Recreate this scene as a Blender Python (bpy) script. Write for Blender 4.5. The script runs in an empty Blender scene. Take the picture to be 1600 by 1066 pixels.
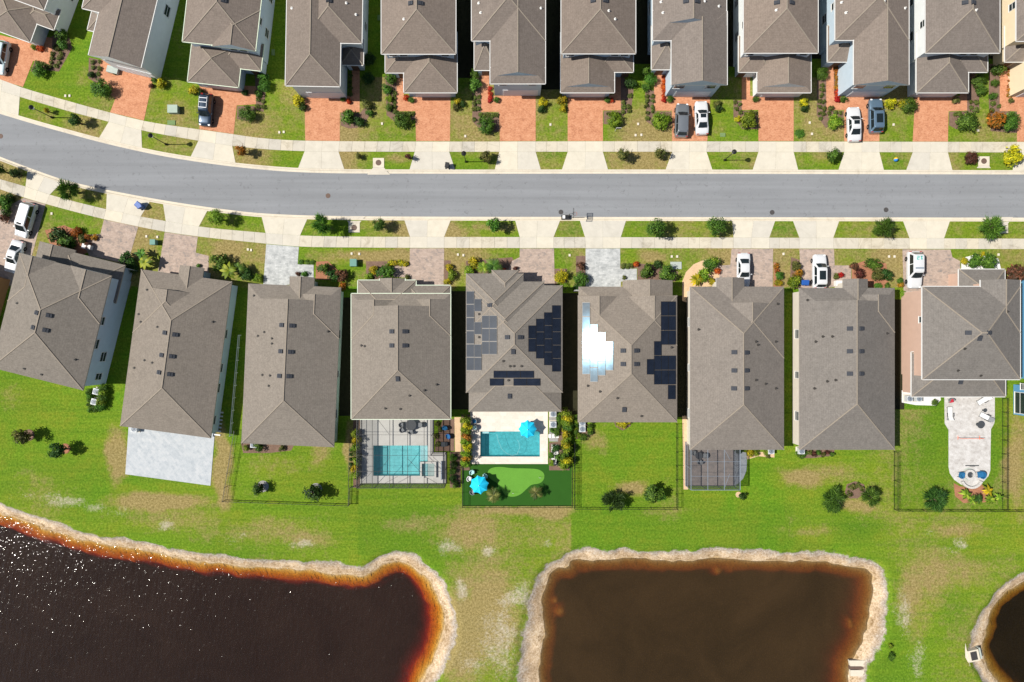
import bpy, math, random
import numpy as np
from mathutils import Vector, Matrix

# ------------------------------------------------------------------ camera, sky, sun, exposure
scene = bpy.context.scene
COL = scene.collection
CAM_H = 96.0
S = 0.09                       # metres on the ground per survey unit
SUN_EL = math.radians(51.8)

cam_d = bpy.data.cameras.new("camera")
cam_d.lens = 24.0
cam_d.sensor_width = 36.0
cam_d.clip_end = 3000.0
cam = bpy.data.objects.new("camera", cam_d)
cam.location = (0, 0, CAM_H)
cam.rotation_euler = (0, 0, 0)
COL.objects.link(cam)
scene.camera = cam

world = bpy.data.worlds.new("World")
scene.world = world
world.use_nodes = True
wn = world.node_tree
bg = wn.nodes["Background"]
sky = wn.nodes.new("ShaderNodeTexSky")
sky.sky_type = 'NISHITA'
sky.sun_disc = False
sky.sun_elevation = SUN_EL
sky.sun_rotation = math.radians(270)
wn.links.new(sky.outputs[0], bg.inputs[0])
bg.inputs[1].default_value = 0.066

sun_d = bpy.data.lights.new("sun", 'SUN')
sun_d.energy = 4.9
sun_d.angle = math.radians(0.53)
sun_d.color = (1.0, 0.955, 0.88)
sun = bpy.data.objects.new("sun", sun_d)
az = math.radians(-0.4)
sdir = Vector((math.cos(SUN_EL) * math.cos(az), -math.cos(SUN_EL) * math.sin(az), -math.sin(SUN_EL)))
sun.rotation_euler = sdir.to_track_quat('-Z', 'Y').to_euler()
sun.location = (-60, 0, 120)
COL.objects.link(sun)

vs = scene.view_settings
vs.view_transform = 'Standard'
vs.look = 'None'
vs.exposure = 0.31
vs.gamma = 1.0
vs.use_curve_mapping = False
scene.render.engine = 'CYCLES'
scene.cycles.use_denoising = True
scene.cycles.max_bounces = 6
scene.cycles.diffuse_bounces = 2
scene.cycles.transparent_max_bounces = 12
scene.cycles.caustics_reflective = False
scene.cycles.caustics_refractive = False
try:
    scene.cycles.denoising_prefilter = 'ACCURATE'
except Exception:
    pass

# ------------------------------------------------------------------ helpers
def P(px, py, h=0.0):
    """plan coordinates (survey units, read at height h above the lawn) -> metres"""
    k = S * (1 - h / CAM_H)
    return ((px - 800) * k, (533 - py) * k)

def V3(px, py, h=0.0):
    x, y = P(px, py, h)
    return Vector((x, y, h))

def props(o, label=None, cat=None, group=None, kind=None):
    if label: o["label"] = label
    if cat: o["category"] = cat
    if group: o["group"] = group
    if kind: o["kind"] = kind
    return o

def empty(name, loc=(0, 0, 0), rz=0.0):
    o = bpy.data.objects.new(name, None)
    o.location = loc
    o.rotation_euler = (0, 0, rz)
    o.empty_display_size = 0.3
    COL.objects.link(o)
    return o

def link(name, me, parent=None, loc=(0, 0, 0), rz=0.0, rot=None, scale=None):
    o = bpy.data.objects.new(name, me)
    o.location = loc
    o.rotation_euler = rot if rot is not None else (0, 0, rz)
    if scale is not None:
        o.scale = scale
    if parent is not None:
        o.parent = parent
    COL.objects.link(o)
    return o

class MB:
    def __init__(self):
        self.v = []; self.f = []; self.m = []
    def add(self, vs, fs, mat=0):
        b = len(self.v)
        self.v.extend([tuple(p) for p in vs])
        for f in fs:
            self.f.append(tuple(i + b for i in f)); self.m.append(mat)
    def quad(self, a, b, c, d, mat=0):
        self.add([a, b, c, d], [(0, 1, 2, 3)], mat)
    def box(self, x0, y0, z0, x1, y1, z1, mat=0):
        v = [(x0, y0, z0), (x1, y0, z0), (x1, y1, z0), (x0, y1, z0), (x0, y0, z1), (x1, y0, z1), (x1, y1, z1), (x0, y1, z1)]
        self.add(v, [(3, 2, 1, 0), (4, 5, 6, 7), (0, 1, 5, 4), (1, 2, 6, 5), (2, 3, 7, 6), (3, 0, 4, 7)], mat)
    def beam(self, p, q, w, h, mat=0, up=(0, 0, 1)):
        p = Vector(p); q = Vector(q); d = (q - p)
        if d.length < 1e-6: return
        d.normalize(); up = Vector(up)
        if abs(d.dot(up)) > 0.95: up = Vector((1, 0, 0))
        s = d.cross(up).normalized(); u = s.cross(d).normalized()
        a = s * w / 2; b = u * h / 2
        v = [p - a - b, p + a - b, p + a + b, p - a + b, q - a - b, q + a - b, q + a + b, q - a + b]
        self.add(v, [(0, 1, 2, 3), (7, 6, 5, 4), (1, 0, 4, 5), (2, 1, 5, 6), (3, 2, 6, 7), (0, 3, 7, 4)], mat)
    def tube(self, pts, rads, n=8, mat=0, cap=True):
        rings = []
        pts = [Vector(p) for p in pts]
        for i, p in enumerate(pts):
            d = (pts[min(i + 1, len(pts) - 1)] - pts[max(i - 1, 0)]).normalized()
            up = Vector((0, 0, 1)) if abs(d.z) < 0.9 else Vector((1, 0, 0))
            s = d.cross(up).normalized(); u = s.cross(d)
            r = rads[i] if isinstance(rads, (list, tuple)) else rads
            rings.append([p + s * r * math.cos(2 * math.pi * k / n) + u * r * math.sin(2 * math.pi * k / n) for k in range(n)])
        b = len(self.v)
        for R in rings: self.v.extend([tuple(x) for x in R])
        for i in range(len(rings) - 1):
            for k in range(n):
                k2 = (k + 1) % n
                self.f.append((b + i * n + k, b + i * n + k2, b + (i + 1) * n + k2, b + (i + 1) * n + k)); self.m.append(mat)
        if cap:
            self.f.append(tuple(b + k for k in range(n))[::-1]); self.m.append(mat)
            e = b + (len(rings) - 1) * n
            self.f.append(tuple(e + k for k in range(n))); self.m.append(mat)
    def lathe(self, prof, n=16, c=(0, 0, 0), mat=0):
        b = len(self.v)
        for (r, z) in prof:
            for k in range(n):
                a = 2 * math.pi * k / n
                self.v.append((c[0] + r * math.cos(a), c[1] + r * math.sin(a), c[2] + z))
        for i in range(len(prof) - 1):
            for k in range(n):
                k2 = (k + 1) % n
                self.f.append((b + i * n + k, b + i * n + k2, b + (i + 1) * n + k2, b + (i + 1) * n + k)); self.m.append(mat)
        self.f.append(tuple(b + k for k in range(n))[::-1]); self.m.append(mat)
        e = b + (len(prof) - 1) * n
        self.f.append(tuple(e + k for k in range(n))); self.m.append(mat)
    def prism(self, poly, z0, z1, mat=0, bottom=False):
        """poly: xy points; makes top and sides"""
        n = len(poly)
        ar = sum(poly[i][0] * poly[(i + 1) % n][1] - poly[(i + 1) % n][0] * poly[i][1] for i in range(n))
        if ar < 0: poly = poly[::-1]
        v = [(p[0], p[1], z1) for p in poly] + [(p[0], p[1], z0) for p in poly]
        fs = [tuple(range(n))]
        for i in range(n):
            j = (i + 1) % n
            fs.append((i, n + i, n + j, j))
        if bottom: fs.append(tuple(range(2 * n - 1, n - 1, -1)))
        self.add(v, fs, mat)
    def mesh(self, name, mats, smooth=False):
        me = bpy.data.meshes.new(name)
        me.from_pydata(self.v, [], self.f)
        for m in (mats if isinstance(mats, (list, tuple)) else [mats]):
            me.materials.append(m)
        if any(self.m):
            me.polygons.foreach_set("material_index", self.m)
        if smooth:
            me.polygons.foreach_set("use_smooth", [True] * len(me.polygons))
        me.update()
        return me
    def build(self, name, mats, parent=None, loc=(0, 0, 0), rz=0.0, smooth=False):
        return link(name, self.mesh(name, mats, smooth), parent, loc, rz)

def shifted(mb, o):
    mb.v = [(a - o[0], b - o[1], c - o[2]) for a, b, c in mb.v]
    return mb

# ------------------------------------------------------------------ materials
MATS = {}
class NT:
    def __init__(self, name):
        self.m = bpy.data.materials.new(name); self.m.use_nodes = True
        self.t = self.m.node_tree; self.n = self.t.nodes; self.b = self.n["Principled BSDF"]
        self.out = self.n["Material Output"]
    def node(self, typ, **kw):
        x = self.n.new(typ)
        for k, v in kw.items(): setattr(x, k, v)
        return x
    def l(self, a, b): self.t.links.new(a, b)
    def coord(self, kind="Object"):
        return self.node("ShaderNodeTexCoord").outputs[kind]
    def geo(self):
        return self.node("ShaderNodeNewGeometry").outputs["Position"]
    def noise(self, co, scale, detail=5, rough=0.6, dist=0.0):
        x = self.node("ShaderNodeTexNoise")
        x.inputs["Scale"].default_value = scale; x.inputs["Detail"].default_value = detail
        x.inputs["Roughness"].default_value = rough; x.inputs["Distortion"].default_value = dist
        if co is not None: self.l(co, x.inputs["Vector"])
        return x.outputs["Fac"]
    def ramp(self, fac, stops):
        x = self.node("ShaderNodeValToRGB"); e = x.color_ramp.elements
        while len(e) < len(stops): e.new(0.5)
        for i, (p, c) in enumerate(stops):
            e[i].position = p; e[i].color = (c[0], c[1], c[2], 1) if len(c) == 3 else c
        self.l(fac, x.inputs[0]); return x.outputs[0]
    def mix(self, fac, a, b, mode='MIX'):
        x = self.node("ShaderNodeMix", data_type='RGBA', blend_type=mode)
        self._in(fac, x.inputs[0]); self._in(a, x.inputs[6]); self._in(b, x.inputs[7])
        return x.outputs[2]
    def math(self, op, a, b=None, clamp=False):
        x = self.node("ShaderNodeMath", operation=op); x.use_clamp = clamp
        self._in(a, x.inputs[0])
        if b is not None: self._in(b, x.inputs[1])
        return x.outputs[0]
    def _in(self, v, sock):
        if isinstance(v, (int, float)): sock.default_value = v
        elif isinstance(v, tuple): sock.default_value = (v[0], v[1], v[2], 1)
        else: self.l(v, sock)
    def attr(self, name, out="Color"):
        x = self.node("ShaderNodeAttribute"); x.attribute_name = name; return x.outputs[out]
    def bump(self, h, strength=0.3, dist=0.05):
        x = self.node("ShaderNodeBump"); x.inputs["Strength"].default_value = strength
        x.inputs["Distance"].default_value = dist
        self.l(h, x.inputs["Height"]); self.l(x.outputs[0], self.b.inputs["Normal"])
    def base(self, c): self._in(c, self.b.inputs["Base Color"])
    def rough(self, r, spec=None):
        self._in(r, self.b.inputs["Roughness"])
        if spec is not None: self.b.inputs["Specular IOR Level"].default_value = spec

def reg(k, n): MATS[k] = n.m; return n.m

def simple(key, c, rough=0.7, spec=0.3, var=0.12, scale=3.0, metal=0.0, fine=25.0):
    n = NT(key); co = n.geo()
    f = n.noise(co, scale, 5); g = n.noise(co, fine, 3)
    dark = tuple(x * (1 - var) for x in c); lite = tuple(min(1, x * (1 + var)) for x in c)
    col = n.ramp(f, [(0.3, dark), (0.7, lite)])
    col = n.mix(0.35, col, n.ramp(g, [(0.3, dark), (0.7, lite)]))
    n.base(col); n.rough(rough, spec); n.b.inputs["Metallic"].default_value = metal
    return reg(key, n)

def shingle(key, c, seed=0.0):
    n = NT(key); co = n.geo()
    oi = n.node("ShaderNodeObjectInfo").outputs["Random"]
    f = n.noise(co, 2.2, 3, 0.8); g = n.noise(co, 4.6, 2, 0.9); big = n.noise(co, 0.25, 3)
    col = n.ramp(g, [(0.36, tuple(x * 0.72 for x in c)), (0.5, c), (0.64, tuple(x * 1.30 for x in c))])
    col = n.mix(0.4, col, n.ramp(f, [(0.36, tuple(x * 0.70 for x in c)), (0.5, c), (0.64, tuple(x * 1.30 for x in c))]))
    col = n.mix(0.35, col, n.mix(big, tuple(x * 0.86 for x in c), (c[0] * 1.12, c[1] * 1.08, c[2] * 1.02)))
    # courses: thin joint every 5.4 cm of height
    sep = n.node("ShaderNodeSeparateXYZ"); n.l(co, sep.inputs[0])
    w = n.math('FRACT', n.math('MULTIPLY', sep.outputs[2], 9.2))
    j = n.math('LESS_THAN', w, 0.16)
    col = n.mix(n.math('MULTIPLY', j, 0.22), col, tuple(x * 0.55 for x in c))
    # weather streaks running down the slope and faded areas
    wst = n.noise(co, 0.55, 6, 0.75, 0.7)
    col = n.mix(n.math('MULTIPLY', n.ramp(wst, [(0.50, (0, 0, 0)), (0.68, (1, 1, 1))]), 0.30), col, tuple(x * 0.62 for x in c))
    n.base(col); n.rough(0.95, 0.08)
    n.bump(g, 0.35, 0.03)
    return reg(key, n)

def pavers(key, cs, mortar, bw=0.24, bh=0.12, wear=0.3, rot=0.0, rough=0.85):
    n = NT(key); co = n.coord("Object")
    mp = n.node("ShaderNodeMapping"); mp.inputs["Rotation"].default_value = (0, 0, rot); n.l(co, mp.inputs[0])
    b = n.node("ShaderNodeTexBrick")
    b.inputs["Scale"].default_value = 1.0; b.inputs["Brick Width"].default_value = bw; b.inputs["Row Height"].default_value = bh
    b.inputs["Mortar Size"].default_value = 0.010; b.inputs["Mortar Smooth"].default_value = 0.4
    b.inputs["Color1"].default_value = (0.0, 0, 0, 1); b.inputs["Color2"].default_value = (1, 1, 1, 1); b.inputs["Mortar"].default_value = (0.5, 0.5, 0.5, 1)
    b.inputs["Bias"].default_value = 0.0
    n.l(mp.outputs[0], b.inputs["Vector"])
    f = n.noise(n.geo(), 1.1, 5, 0.7); f2 = n.noise(n.geo(), 5.5, 3, 0.7)
    mixed = n.mix(0.45, b.outputs["Color"], n.ramp(f2, [(0.3, (0, 0, 0)), (0.7, (1, 1, 1))]))
    mixed = n.mix(wear, mixed, n.ramp(f, [(0.3, (0, 0, 0)), (0.7, (1, 1, 1))]))
    k = len(cs)
    col = n.ramp(mixed, [(0.15 + 0.7 * i / max(1, k - 1), c) for i, c in enumerate(cs)])
    col = n.mix(n.math('MULTIPLY', b.outputs["Fac"], 0.6), col, mortar)
    n.base(col); n.rough(rough, 0.2)
    n.bump(b.outputs["Fac"], -0.3, 0.01)
    return reg(key, n)

def foliage(key, c1, c2, c3=None, translucency=0.25):
    n = NT(key)
    t = n.attr("tone", "Fac"); oi = n.node("ShaderNodeObjectInfo").outputs["Random"]
    col = n.ramp(t, [(0.0, c1), (0.75, c2), (1.0, c3 or c2)])
    hsv = n.node("ShaderNodeHueSaturation"); n.l(col, hsv.inputs["Color"])
    n._in(n.math('ADD', n.math('MULTIPLY', oi, 0.035), 0.4825), hsv.inputs["Hue"])
    n._in(n.math('ADD', n.math('MULTIPLY', oi, 0.4), 0.8), hsv.inputs["Value"])
    n.base(hsv.outputs[0]); n.rough(0.6, 0.25)
    tr = n.node("ShaderNodeBsdfTranslucent"); n.l(hsv.outputs[0], tr.inputs[0])
    ms = n.node("ShaderNodeMixShader"); ms.inputs[0].default_value = translucency
    n.l(n.b.outputs[0], ms.inputs[1]); n.l(tr.outputs[0], ms.inputs[2]); n.l(ms.outputs[0], n.out.inputs[0])
    return reg(key, n)

def glass(key, c=(0.02, 0.03, 0.035), rough=0.05):
    n = NT(key); n.base(n.ramp(n.noise(n.geo(), 0.8, 2), [(0.3, tuple(x * 0.8 for x in c)), (0.7, tuple(x * 1.2 for x in c))]))
    n.rough(rough, 0.6); return reg(key, n)

def paint(key, c, rough=0.28, coat=0.7, metal=0.0):
    n = NT(key); f = n.noise(n.geo(), 6.0, 4)
    n.base(n.ramp(f, [(0.3, tuple(x * 0.95 for x in c)), (0.7, c)])); n.rough(rough, 0.5)
    n.b.inputs["Coat Weight"].default_value = coat; n.b.inputs["Coat Roughness"].default_value = 0.06
    n.b.inputs["Metallic"].default_value = metal
    return reg(key, n)

def water(key, murk, murk_w, absorb, density, wave=0.5, wscale=1.2, rough=0.03, fine=0.0):
    """tinted water: clear surface with Fresnel gloss over an absorbing body, plus suspended matter"""
    n = NT(key); n.n.remove(n.b)
    co = n.geo()
    lw = n.node("ShaderNodeFresnel"); lw.inputs[0].default_value = 1.33
    tr = n.node("ShaderNodeBsdfTransparent")
    df = n.node("ShaderNodeBsdfDiffuse")
    col = n.ramp(n.noise(co, 0.11, 5, 0.65, 0.8), [(0.34, tuple(x * 0.82 for x in murk)), (0.66, (murk[0] * 1.16, murk[1] * 1.12, murk[2] * 1.1))])
    n.l(col, df.inputs[0])
    gl = n.node("ShaderNodeBsdfGlossy"); gl.inputs["Roughness"].default_value = rough
    b = n.node("ShaderNodeBump"); b.inputs["Strength"].default_value = wave; b.inputs["Distance"].default_value = fine or 0.1
    mp = n.node("ShaderNodeMapping"); mp.inputs["Rotation"].default_value = (0, 0, 0.35); mp.inputs["Scale"].default_value = (1.6, 0.7, 1); n.l(co, mp.inputs[0])
    h = n.math('ADD', n.noise(mp.outputs[0], wscale, 3, 0.6), n.math('MULTIPLY', n.noise(co, wscale * 4.5, 2, 0.5), 0.10))
    n.l(h, b.inputs["Height"])
    n.l(b.outputs[0], gl.inputs["Normal"]); n.l(b.outputs[0], lw.inputs["Normal"])
    m1 = n.node("ShaderNodeMixShader"); m1.inputs[0].default_value = murk_w
    n.l(tr.outputs[0], m1.inputs[1]); n.l(df.outputs[0], m1.inputs[2])
    m2 = n.node("ShaderNodeMixShader"); n.l(lw.outputs[0], m2.inputs[0])
    n.l(m1.outputs[0], m2.inputs[1]); n.l(gl.outputs[0], m2.inputs[2])
    n.l(m2.outputs[0], n.out.inputs["Surface"])
    va = n.node("ShaderNodeVolumeAbsorption"); va.inputs[0].default_value = (*absorb, 1); va.inputs[1].default_value = density
    n.l(va.outputs[0], n.out.inputs["Volume"])
    return reg(key, n)

def screen_mat(key, c, opacity):
    n = NT(key)
    n.base(n.ramp(n.noise(n.geo(), 4.0, 2), [(0.3, tuple(x * 0.9 for x in c)), (0.7, c)])); n.rough(0.6, 0.2)
    tr = n.node("ShaderNodeBsdfTransparent"); ms = n.node("ShaderNodeMixShader"); ms.inputs[0].default_value = opacity
    n.l(tr.outputs[0], ms.inputs[1]); n.l(n.b.outputs[0], ms.inputs[2]); n.l(ms.outputs[0], n.out.inputs[0])
    return reg(key, n)

shingle("roof_warm", (0.212, 0.178, 0.145))
shingle("roof_grey", (0.190, 0.162, 0.138))
shingle("roof_brown", (0.205, 0.158, 0.130))
rsh = random.Random(11)
def house_shingle(base):
    k = f"{base}_{len(MATS)}"
    c = {"roof_warm": (0.206, 0.183, 0.158), "roof_grey": (0.186, 0.167, 0.149), "roof_brown": (0.194, 0.162, 0.139)}[base]
    v = rsh.uniform(0.93, 1.07); w = rsh.uniform(-0.03, 0.03)
    shingle(k, (c[0] * v * (1 + w), c[1] * v, c[2] * v * (1 - w)))
    return k
simple("ridge", (0.27, 0.23, 0.185), 0.95, 0.1, 0.2, 8)
simple("white_trim", (0.66, 0.655, 0.63), 0.5, 0.4, 0.05, 2)
simple("tan_trim", (0.36, 0.32, 0.27), 0.6, 0.3, 0.08, 2)
simple("mint_trim", (0.60, 0.68, 0.53), 0.5, 0.4, 0.05, 2)
for k, c in dict(wall_white=(0.72, 0.74, 0.73), wall_blue=(0.46, 0.55, 0.62), wall_pale=(0.62, 0.66, 0.66), wall_cream=(0.74, 0.62, 0.43),
                 wall_pink=(0.52, 0.36, 0.28), wall_brown=(0.26, 0.13, 0.055), wall_sky=(0.10, 0.27, 0.46), wall_grey=(0.45, 0.46, 0.46),
                 wall_mint=(0.52, 0.62, 0.55), wall_tan=(0.60, 0.55, 0.47)).items():
    simple(k, c, 0.85, 0.2, 0.06, 1.2)
simple("door", (0.13, 0.07, 0.04), 0.5, 0.4, 0.15, 2)
simple("garage_white", (0.66, 0.67, 0.68), 0.6, 0.3, 0.05, 2)
glass("window_glass")
simple("vent_dark", (0.050, 0.054, 0.064), 0.75, 0.15, 0.15, 6)
simple("pipe_white", (0.75, 0.74, 0.7), 0.5, 0.4, 0.05, 3)
simple("pipe_dark", (0.05, 0.045, 0.04), 0.6, 0.3, 0.1, 3)
pavers("pavers_red", [(0.34, 0.135, 0.07), (0.52, 0.235, 0.125), (0.61, 0.315, 0.185)], (0.40, 0.20, 0.12), 0.22, 0.11, 0.45)
pavers("pavers_rose", [(0.20, 0.185, 0.175), (0.385, 0.295, 0.24), (0.47, 0.375, 0.315)], (0.28, 0.225, 0.19), 0.34, 0.2, 0.5)
pavers("pavers_grey", [(0.26, 0.27, 0.27), (0.42, 0.43, 0.42), (0.56, 0.565, 0.55)], (0.34, 0.34, 0.33), 0.4, 0.24, 0.5)
pavers("pavers_patio", [(0.33, 0.36, 0.385), (0.43, 0.455, 0.47), (0.50, 0.51, 0.515)], (0.36, 0.38, 0.40), 0.7, 0.35, 0.45, 0.75)
pavers("pavers_pale", [(0.36, 0.335, 0.31), (0.50, 0.48, 0.455), (0.60, 0.585, 0.565)], (0.42, 0.40, 0.38), 0.45, 0.3, 0.55, 0.4)
pavers("pavers_lanai", [(0.17, 0.155, 0.15), (0.25, 0.215, 0.195), (0.31, 0.26, 0.235)], (0.20, 0.175, 0.165), 0.5, 0.3, 0.5)
pavers("deck_cream", [(0.60, 0.52, 0.44), (0.68, 0.60, 0.52), (0.72, 0.66, 0.58)], (0.58, 0.50, 0.43), 0.8, 0.5, 0.3)

def concrete(key, c, stain=0.5, seed=0):
    n = NT(key); co = n.geo()
    oi = n.node("ShaderNodeObjectInfo").outputs["Random"]
    f = n.noise(co, 0.9, 6, 0.65); g = n.noise(co, 14, 4, 0.6); st = n.noise(co, 0.42, 6, 0.8, 0.8)
    col = n.ramp(f, [(0.3, tuple(x * 0.90 for x in c)), (0.7, tuple(x * 1.06 for x in c))])
    col = n.mix(0.25, col, n.ramp(g, [(0.3, tuple(x * 0.82 for x in c)), (0.7, tuple(x * 1.1 for x in c))]))
    col = n.mix(n.math('MULTIPLY', n.ramp(st, [(0.50, (0, 0, 0)), (0.68, (1, 1, 1))]), stain), col, (c[0] * 0.62, c[1] * 0.60, c[2] * 0.56))
    hsv = n.node("ShaderNodeHueSaturation"); n.l(col, hsv.inputs["Color"])
    n._in(n.math('ADD', n.math('MULTIPLY', oi, 0.14), 0.93), hsv.inputs["Value"])
    n._in(n.math('ADD', n.math('MULTIPLY', oi, 0.35), 0.8), hsv.inputs["Saturation"])
    n.base(hsv.outputs[0]); n.rough(0.9, 0.2); return reg(key, n)
concrete("concrete", (0.53, 0.485, 0.395), 0.85)
concrete("apron", (0.58, 0.535, 0.44), 0.25)
concrete("kerb", (0.60, 0.54, 0.44), 0.5)
concrete("pool_deck", (0.50, 0.49, 0.46), 0.3)

def asphalt():
    n = NT("asphalt"); co = n.geo()
    f = n.noise(co, 0.12, 6, 0.6); g = n.noise(co, 12, 4, 0.8)
    # long streaks along the carriageway
    mp = n.node("ShaderNodeMapping"); mp.inputs["Scale"].default_value = (0.02, 0.9, 1); n.l(co, mp.inputs[0])
    s = n.noise(mp.outputs[0], 1.3, 4, 0.6)
    c = (0.232, 0.240, 0.250)
    col = n.ramp(f, [(0.3, tuple(x * 0.86 for x in c)), (0.7, tuple(x * 1.08 for x in c))])
    col = n.mix(0.5, col, n.ramp(s, [(0.34, tuple(x * 0.72 for x in c)), (0.66, tuple(x * 1.16 for x in c))]))
    col = n.mix(0.30, col, n.ramp(g, [(0.25, tuple(x * 0.68 for x in c)), (0.75, tuple(x * 1.24 for x in c))]))
    sp = n.noise(co, 1.6, 4, 0.7, 1.0)
    col = n.mix(n.math('MULTIPLY', n.ramp(sp, [(0.58, (0, 0, 0)), (0.70, (1, 1, 1))]), 0.5), col, (0.11, 0.11, 0.115))
    n.base(col); n.rough(0.85, 0.25); n.bump(g, 0.3, 0.02)
    reg("asphalt", n)
asphalt()

def mulch(key, c1, c2):
    n = NT(key); co = n.geo()
    g = n.noise(co, 9, 5, 0.8); f = n.noise(co, 1.5, 4)
    col = n.mix(0.4, n.ramp(g, [(0.3, c1), (0.7, c2)]), n.ramp(f, [(0.3, c1), (0.7, c2)]))
    n.base(col); n.rough(0.95, 0.1); n.bump(g, 0.8, 0.06); return reg(key, n)
mulch("mulch", (0.10, 0.062, 0.045), (0.27, 0.175, 0.13))
mulch("mulch_red", (0.22, 0.09, 0.05), (0.46, 0.22, 0.13))
mulch("soil", (0.016, 0.018, 0.009), (0.040, 0.036, 0.020))  # brown ground tone taken near black, gap shade put into the colour
mulch("gravel", (0.20, 0.19, 0.18), (0.44, 0.43, 0.41))
mulch("gravel_white", (0.55, 0.54, 0.52), (0.85, 0.84, 0.82))
mulch("sand_path", (0.50, 0.34, 0.20), (0.72, 0.52, 0.33))

def grass():
    n = NT("grass"); co = n.geo()
    a = n.node("ShaderNodeSeparateColor"); n.l(n.attr("mask"), a.inputs[0])
    dry, lush, sand = a.outputs[0], a.outputs[1], a.outputs[2]
    big = n.noise(co, 0.13, 4, 0.6, 0.4); mid = n.noise(co, 0.6, 5, 0.75); fine = n.noise(co, 3.4, 4, 0.9)
    def uni(x): return n.math('MULTIPLY', n.math('SUBTRACT', x, 0.30), 2.5, True)
    lushc = n.ramp(fine, [(0.36, (0.062, 0.138, 0.006)), (0.5, (0.107, 0.222, 0.010)), (0.64, (0.180, 0.315, 0.022))])
    yell = n.ramp(fine, [(0.36, (0.125, 0.150, 0.010)), (0.5, (0.205, 0.222, 0.018)), (0.64, (0.30, 0.295, 0.038))])
    dryc = n.ramp(fine, [(0.36, (0.165, 0.115, 0.045)), (0.5, (0.28, 0.20, 0.09)), (0.64, (0.42, 0.31, 0.16))])
    deep = n.ramp(fine, [(0.36, (0.040, 0.100, 0.006)), (0.5, (0.068, 0.158, 0.009)), (0.64, (0.115, 0.220, 0.018))])
    sandc = n.ramp(fine, [(0.36, (0.27, 0.23, 0.15)), (0.64, (0.60, 0.53, 0.43))])
    yf = n.ramp(n.math('ADD', n.math('MULTIPLY', big, 0.6), n.math('MULTIPLY', mid, 0.4)), [(0.43, (0, 0, 0)), (0.60, (1, 1, 1))])
    yf = n.math('MAXIMUM', n.math('MULTIPLY', yf, 0.75), n.math('MULTIPLY', dry, 1.7, True))
    col = n.mix(yf, lushc, yell)
    col = n.mix(lush, col, deep)
    # mowing bands
    mp = n.node("ShaderNodeMapping"); mp.inputs["Scale"].default_value = (0.05, 1.0, 1); n.l(co, mp.inputs[0])
    band = n.noise(mp.outputs[0], 1.3, 3, 0.6)
    col = n.mix(n.ramp(band, [(0.44, (0, 0, 0)), (0.62, (0.42, 0.42, 0.42))]), col, deep)
    # worn and thin places
    wear = uni(n.math('ADD', n.math('MULTIPLY', n.noise(co, 0.9, 6, 0.85), 0.65), n.math('MULTIPLY', big, 0.35)))
    dmask = n.math('MULTIPLY', n.math('SUBTRACT', n.math('ADD', n.math("MULTIPLY", dry, 1.5), 0.08), wear), 2.0, True)
    col = n.mix(n.math('MULTIPLY', dmask, 0.80), col, dryc)
    sn = uni(n.math('ADD', n.math('MULTIPLY', n.noise(co, 2.4, 5, 0.9), 0.6), n.math('MULTIPLY', n.noise(co, 0.5, 4, 0.8), 0.4)))
    smask = n.math('MULTIPLY', n.math('SUBTRACT', n.math('MULTIPLY', sand, 0.80), sn), 2.2, True)
    col = n.mix(smask, col, sandc)
    # pond banks: metres outward from the water line
    d = n.attr("bank", "Fac")
    bm = n.noise(co, 0.75, 5, 0.8); bl = n.noise(co, 0.18, 3, 0.6)
    greyc = n.ramp(fine, [(0.36, (0.17, 0.14, 0.11)), (0.5, (0.33, 0.285, 0.24)), (0.64, (0.52, 0.475, 0.42))])
    strawc = n.ramp(fine, [(0.36, (0.25, 0.165, 0.09)), (0.5, (0.42, 0.30, 0.185)), (0.64, (0.58, 0.45, 0.31))])
    creamc = n.ramp(fine, [(0.36, (0.40, 0.28, 0.16)), (0.5, (0.58, 0.44, 0.29)), (0.64, (0.72, 0.60, 0.44))])
    wetc = n.ramp(fine, [(0.36, (0.16, 0.10, 0.045)), (0.64, (0.34, 0.22, 0.11))])
    bed = n.ramp(fine, [(0.36, (0.40, 0.27, 0.13)), (0.64, (0.76, 0.55, 0.30))])
    u = n.math('ADD', d, n.math('MULTIPLY', n.math('SUBTRACT', bm, 0.5), 1.5))
    u = n.math('ADD', u, n.math('MULTIPLY', n.math('SUBTRACT', fine, 0.5), 0.9))
    def st(lo, hi, v=None):
        m = n.node("ShaderNodeMapRange"); m.inputs[1].default_value = lo; m.inputs[2].default_value = hi
        n.l(v if v is not None else u, m.inputs[0]); return m.outputs[0]
    shore = n.mix(st(0.44, 0.56, bl), strawc, creamc)
    bc = n.mix(st(-0.15, 0.15), bed, n.mix(st(0.40, 0.60, bm), wetc, creamc))
    bc = n.mix(st(0.2, 0.55), bc, shore)
    bc = n.mix(st(0.8, 1.6), bc, greyc)
    col = n.mix(st(1.62, 1.82), bc, col)
    n.base(col); n.rough(0.9, 0.1); n.bump(fine, 0.6, 0.10)
    return reg("grass", n)
grass()

def turf(key, c):
    n = NT(key); co = n.geo(); g = n.noise(co, 8, 5, 0.7); f = n.noise(co, 0.7, 4)
    col = n.mix(0.5, n.ramp(g, [(0.3, tuple(x * 0.75 for x in c)), (0.7, tuple(x * 1.2 for x in c))]), n.ramp(f, [(0.3, tuple(x * 0.9 for x in c)), (0.7, tuple(x * 1.08 for x in c))]))
    n.base(col); n.rough(0.9, 0.15); return reg(key, n)
turf("turf_dark", (0.024, 0.088, 0.010)); turf("turf_light", (0.115, 0.285, 0.036))
turf("lid_green", (0.16, 0.24, 0.10))

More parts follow.
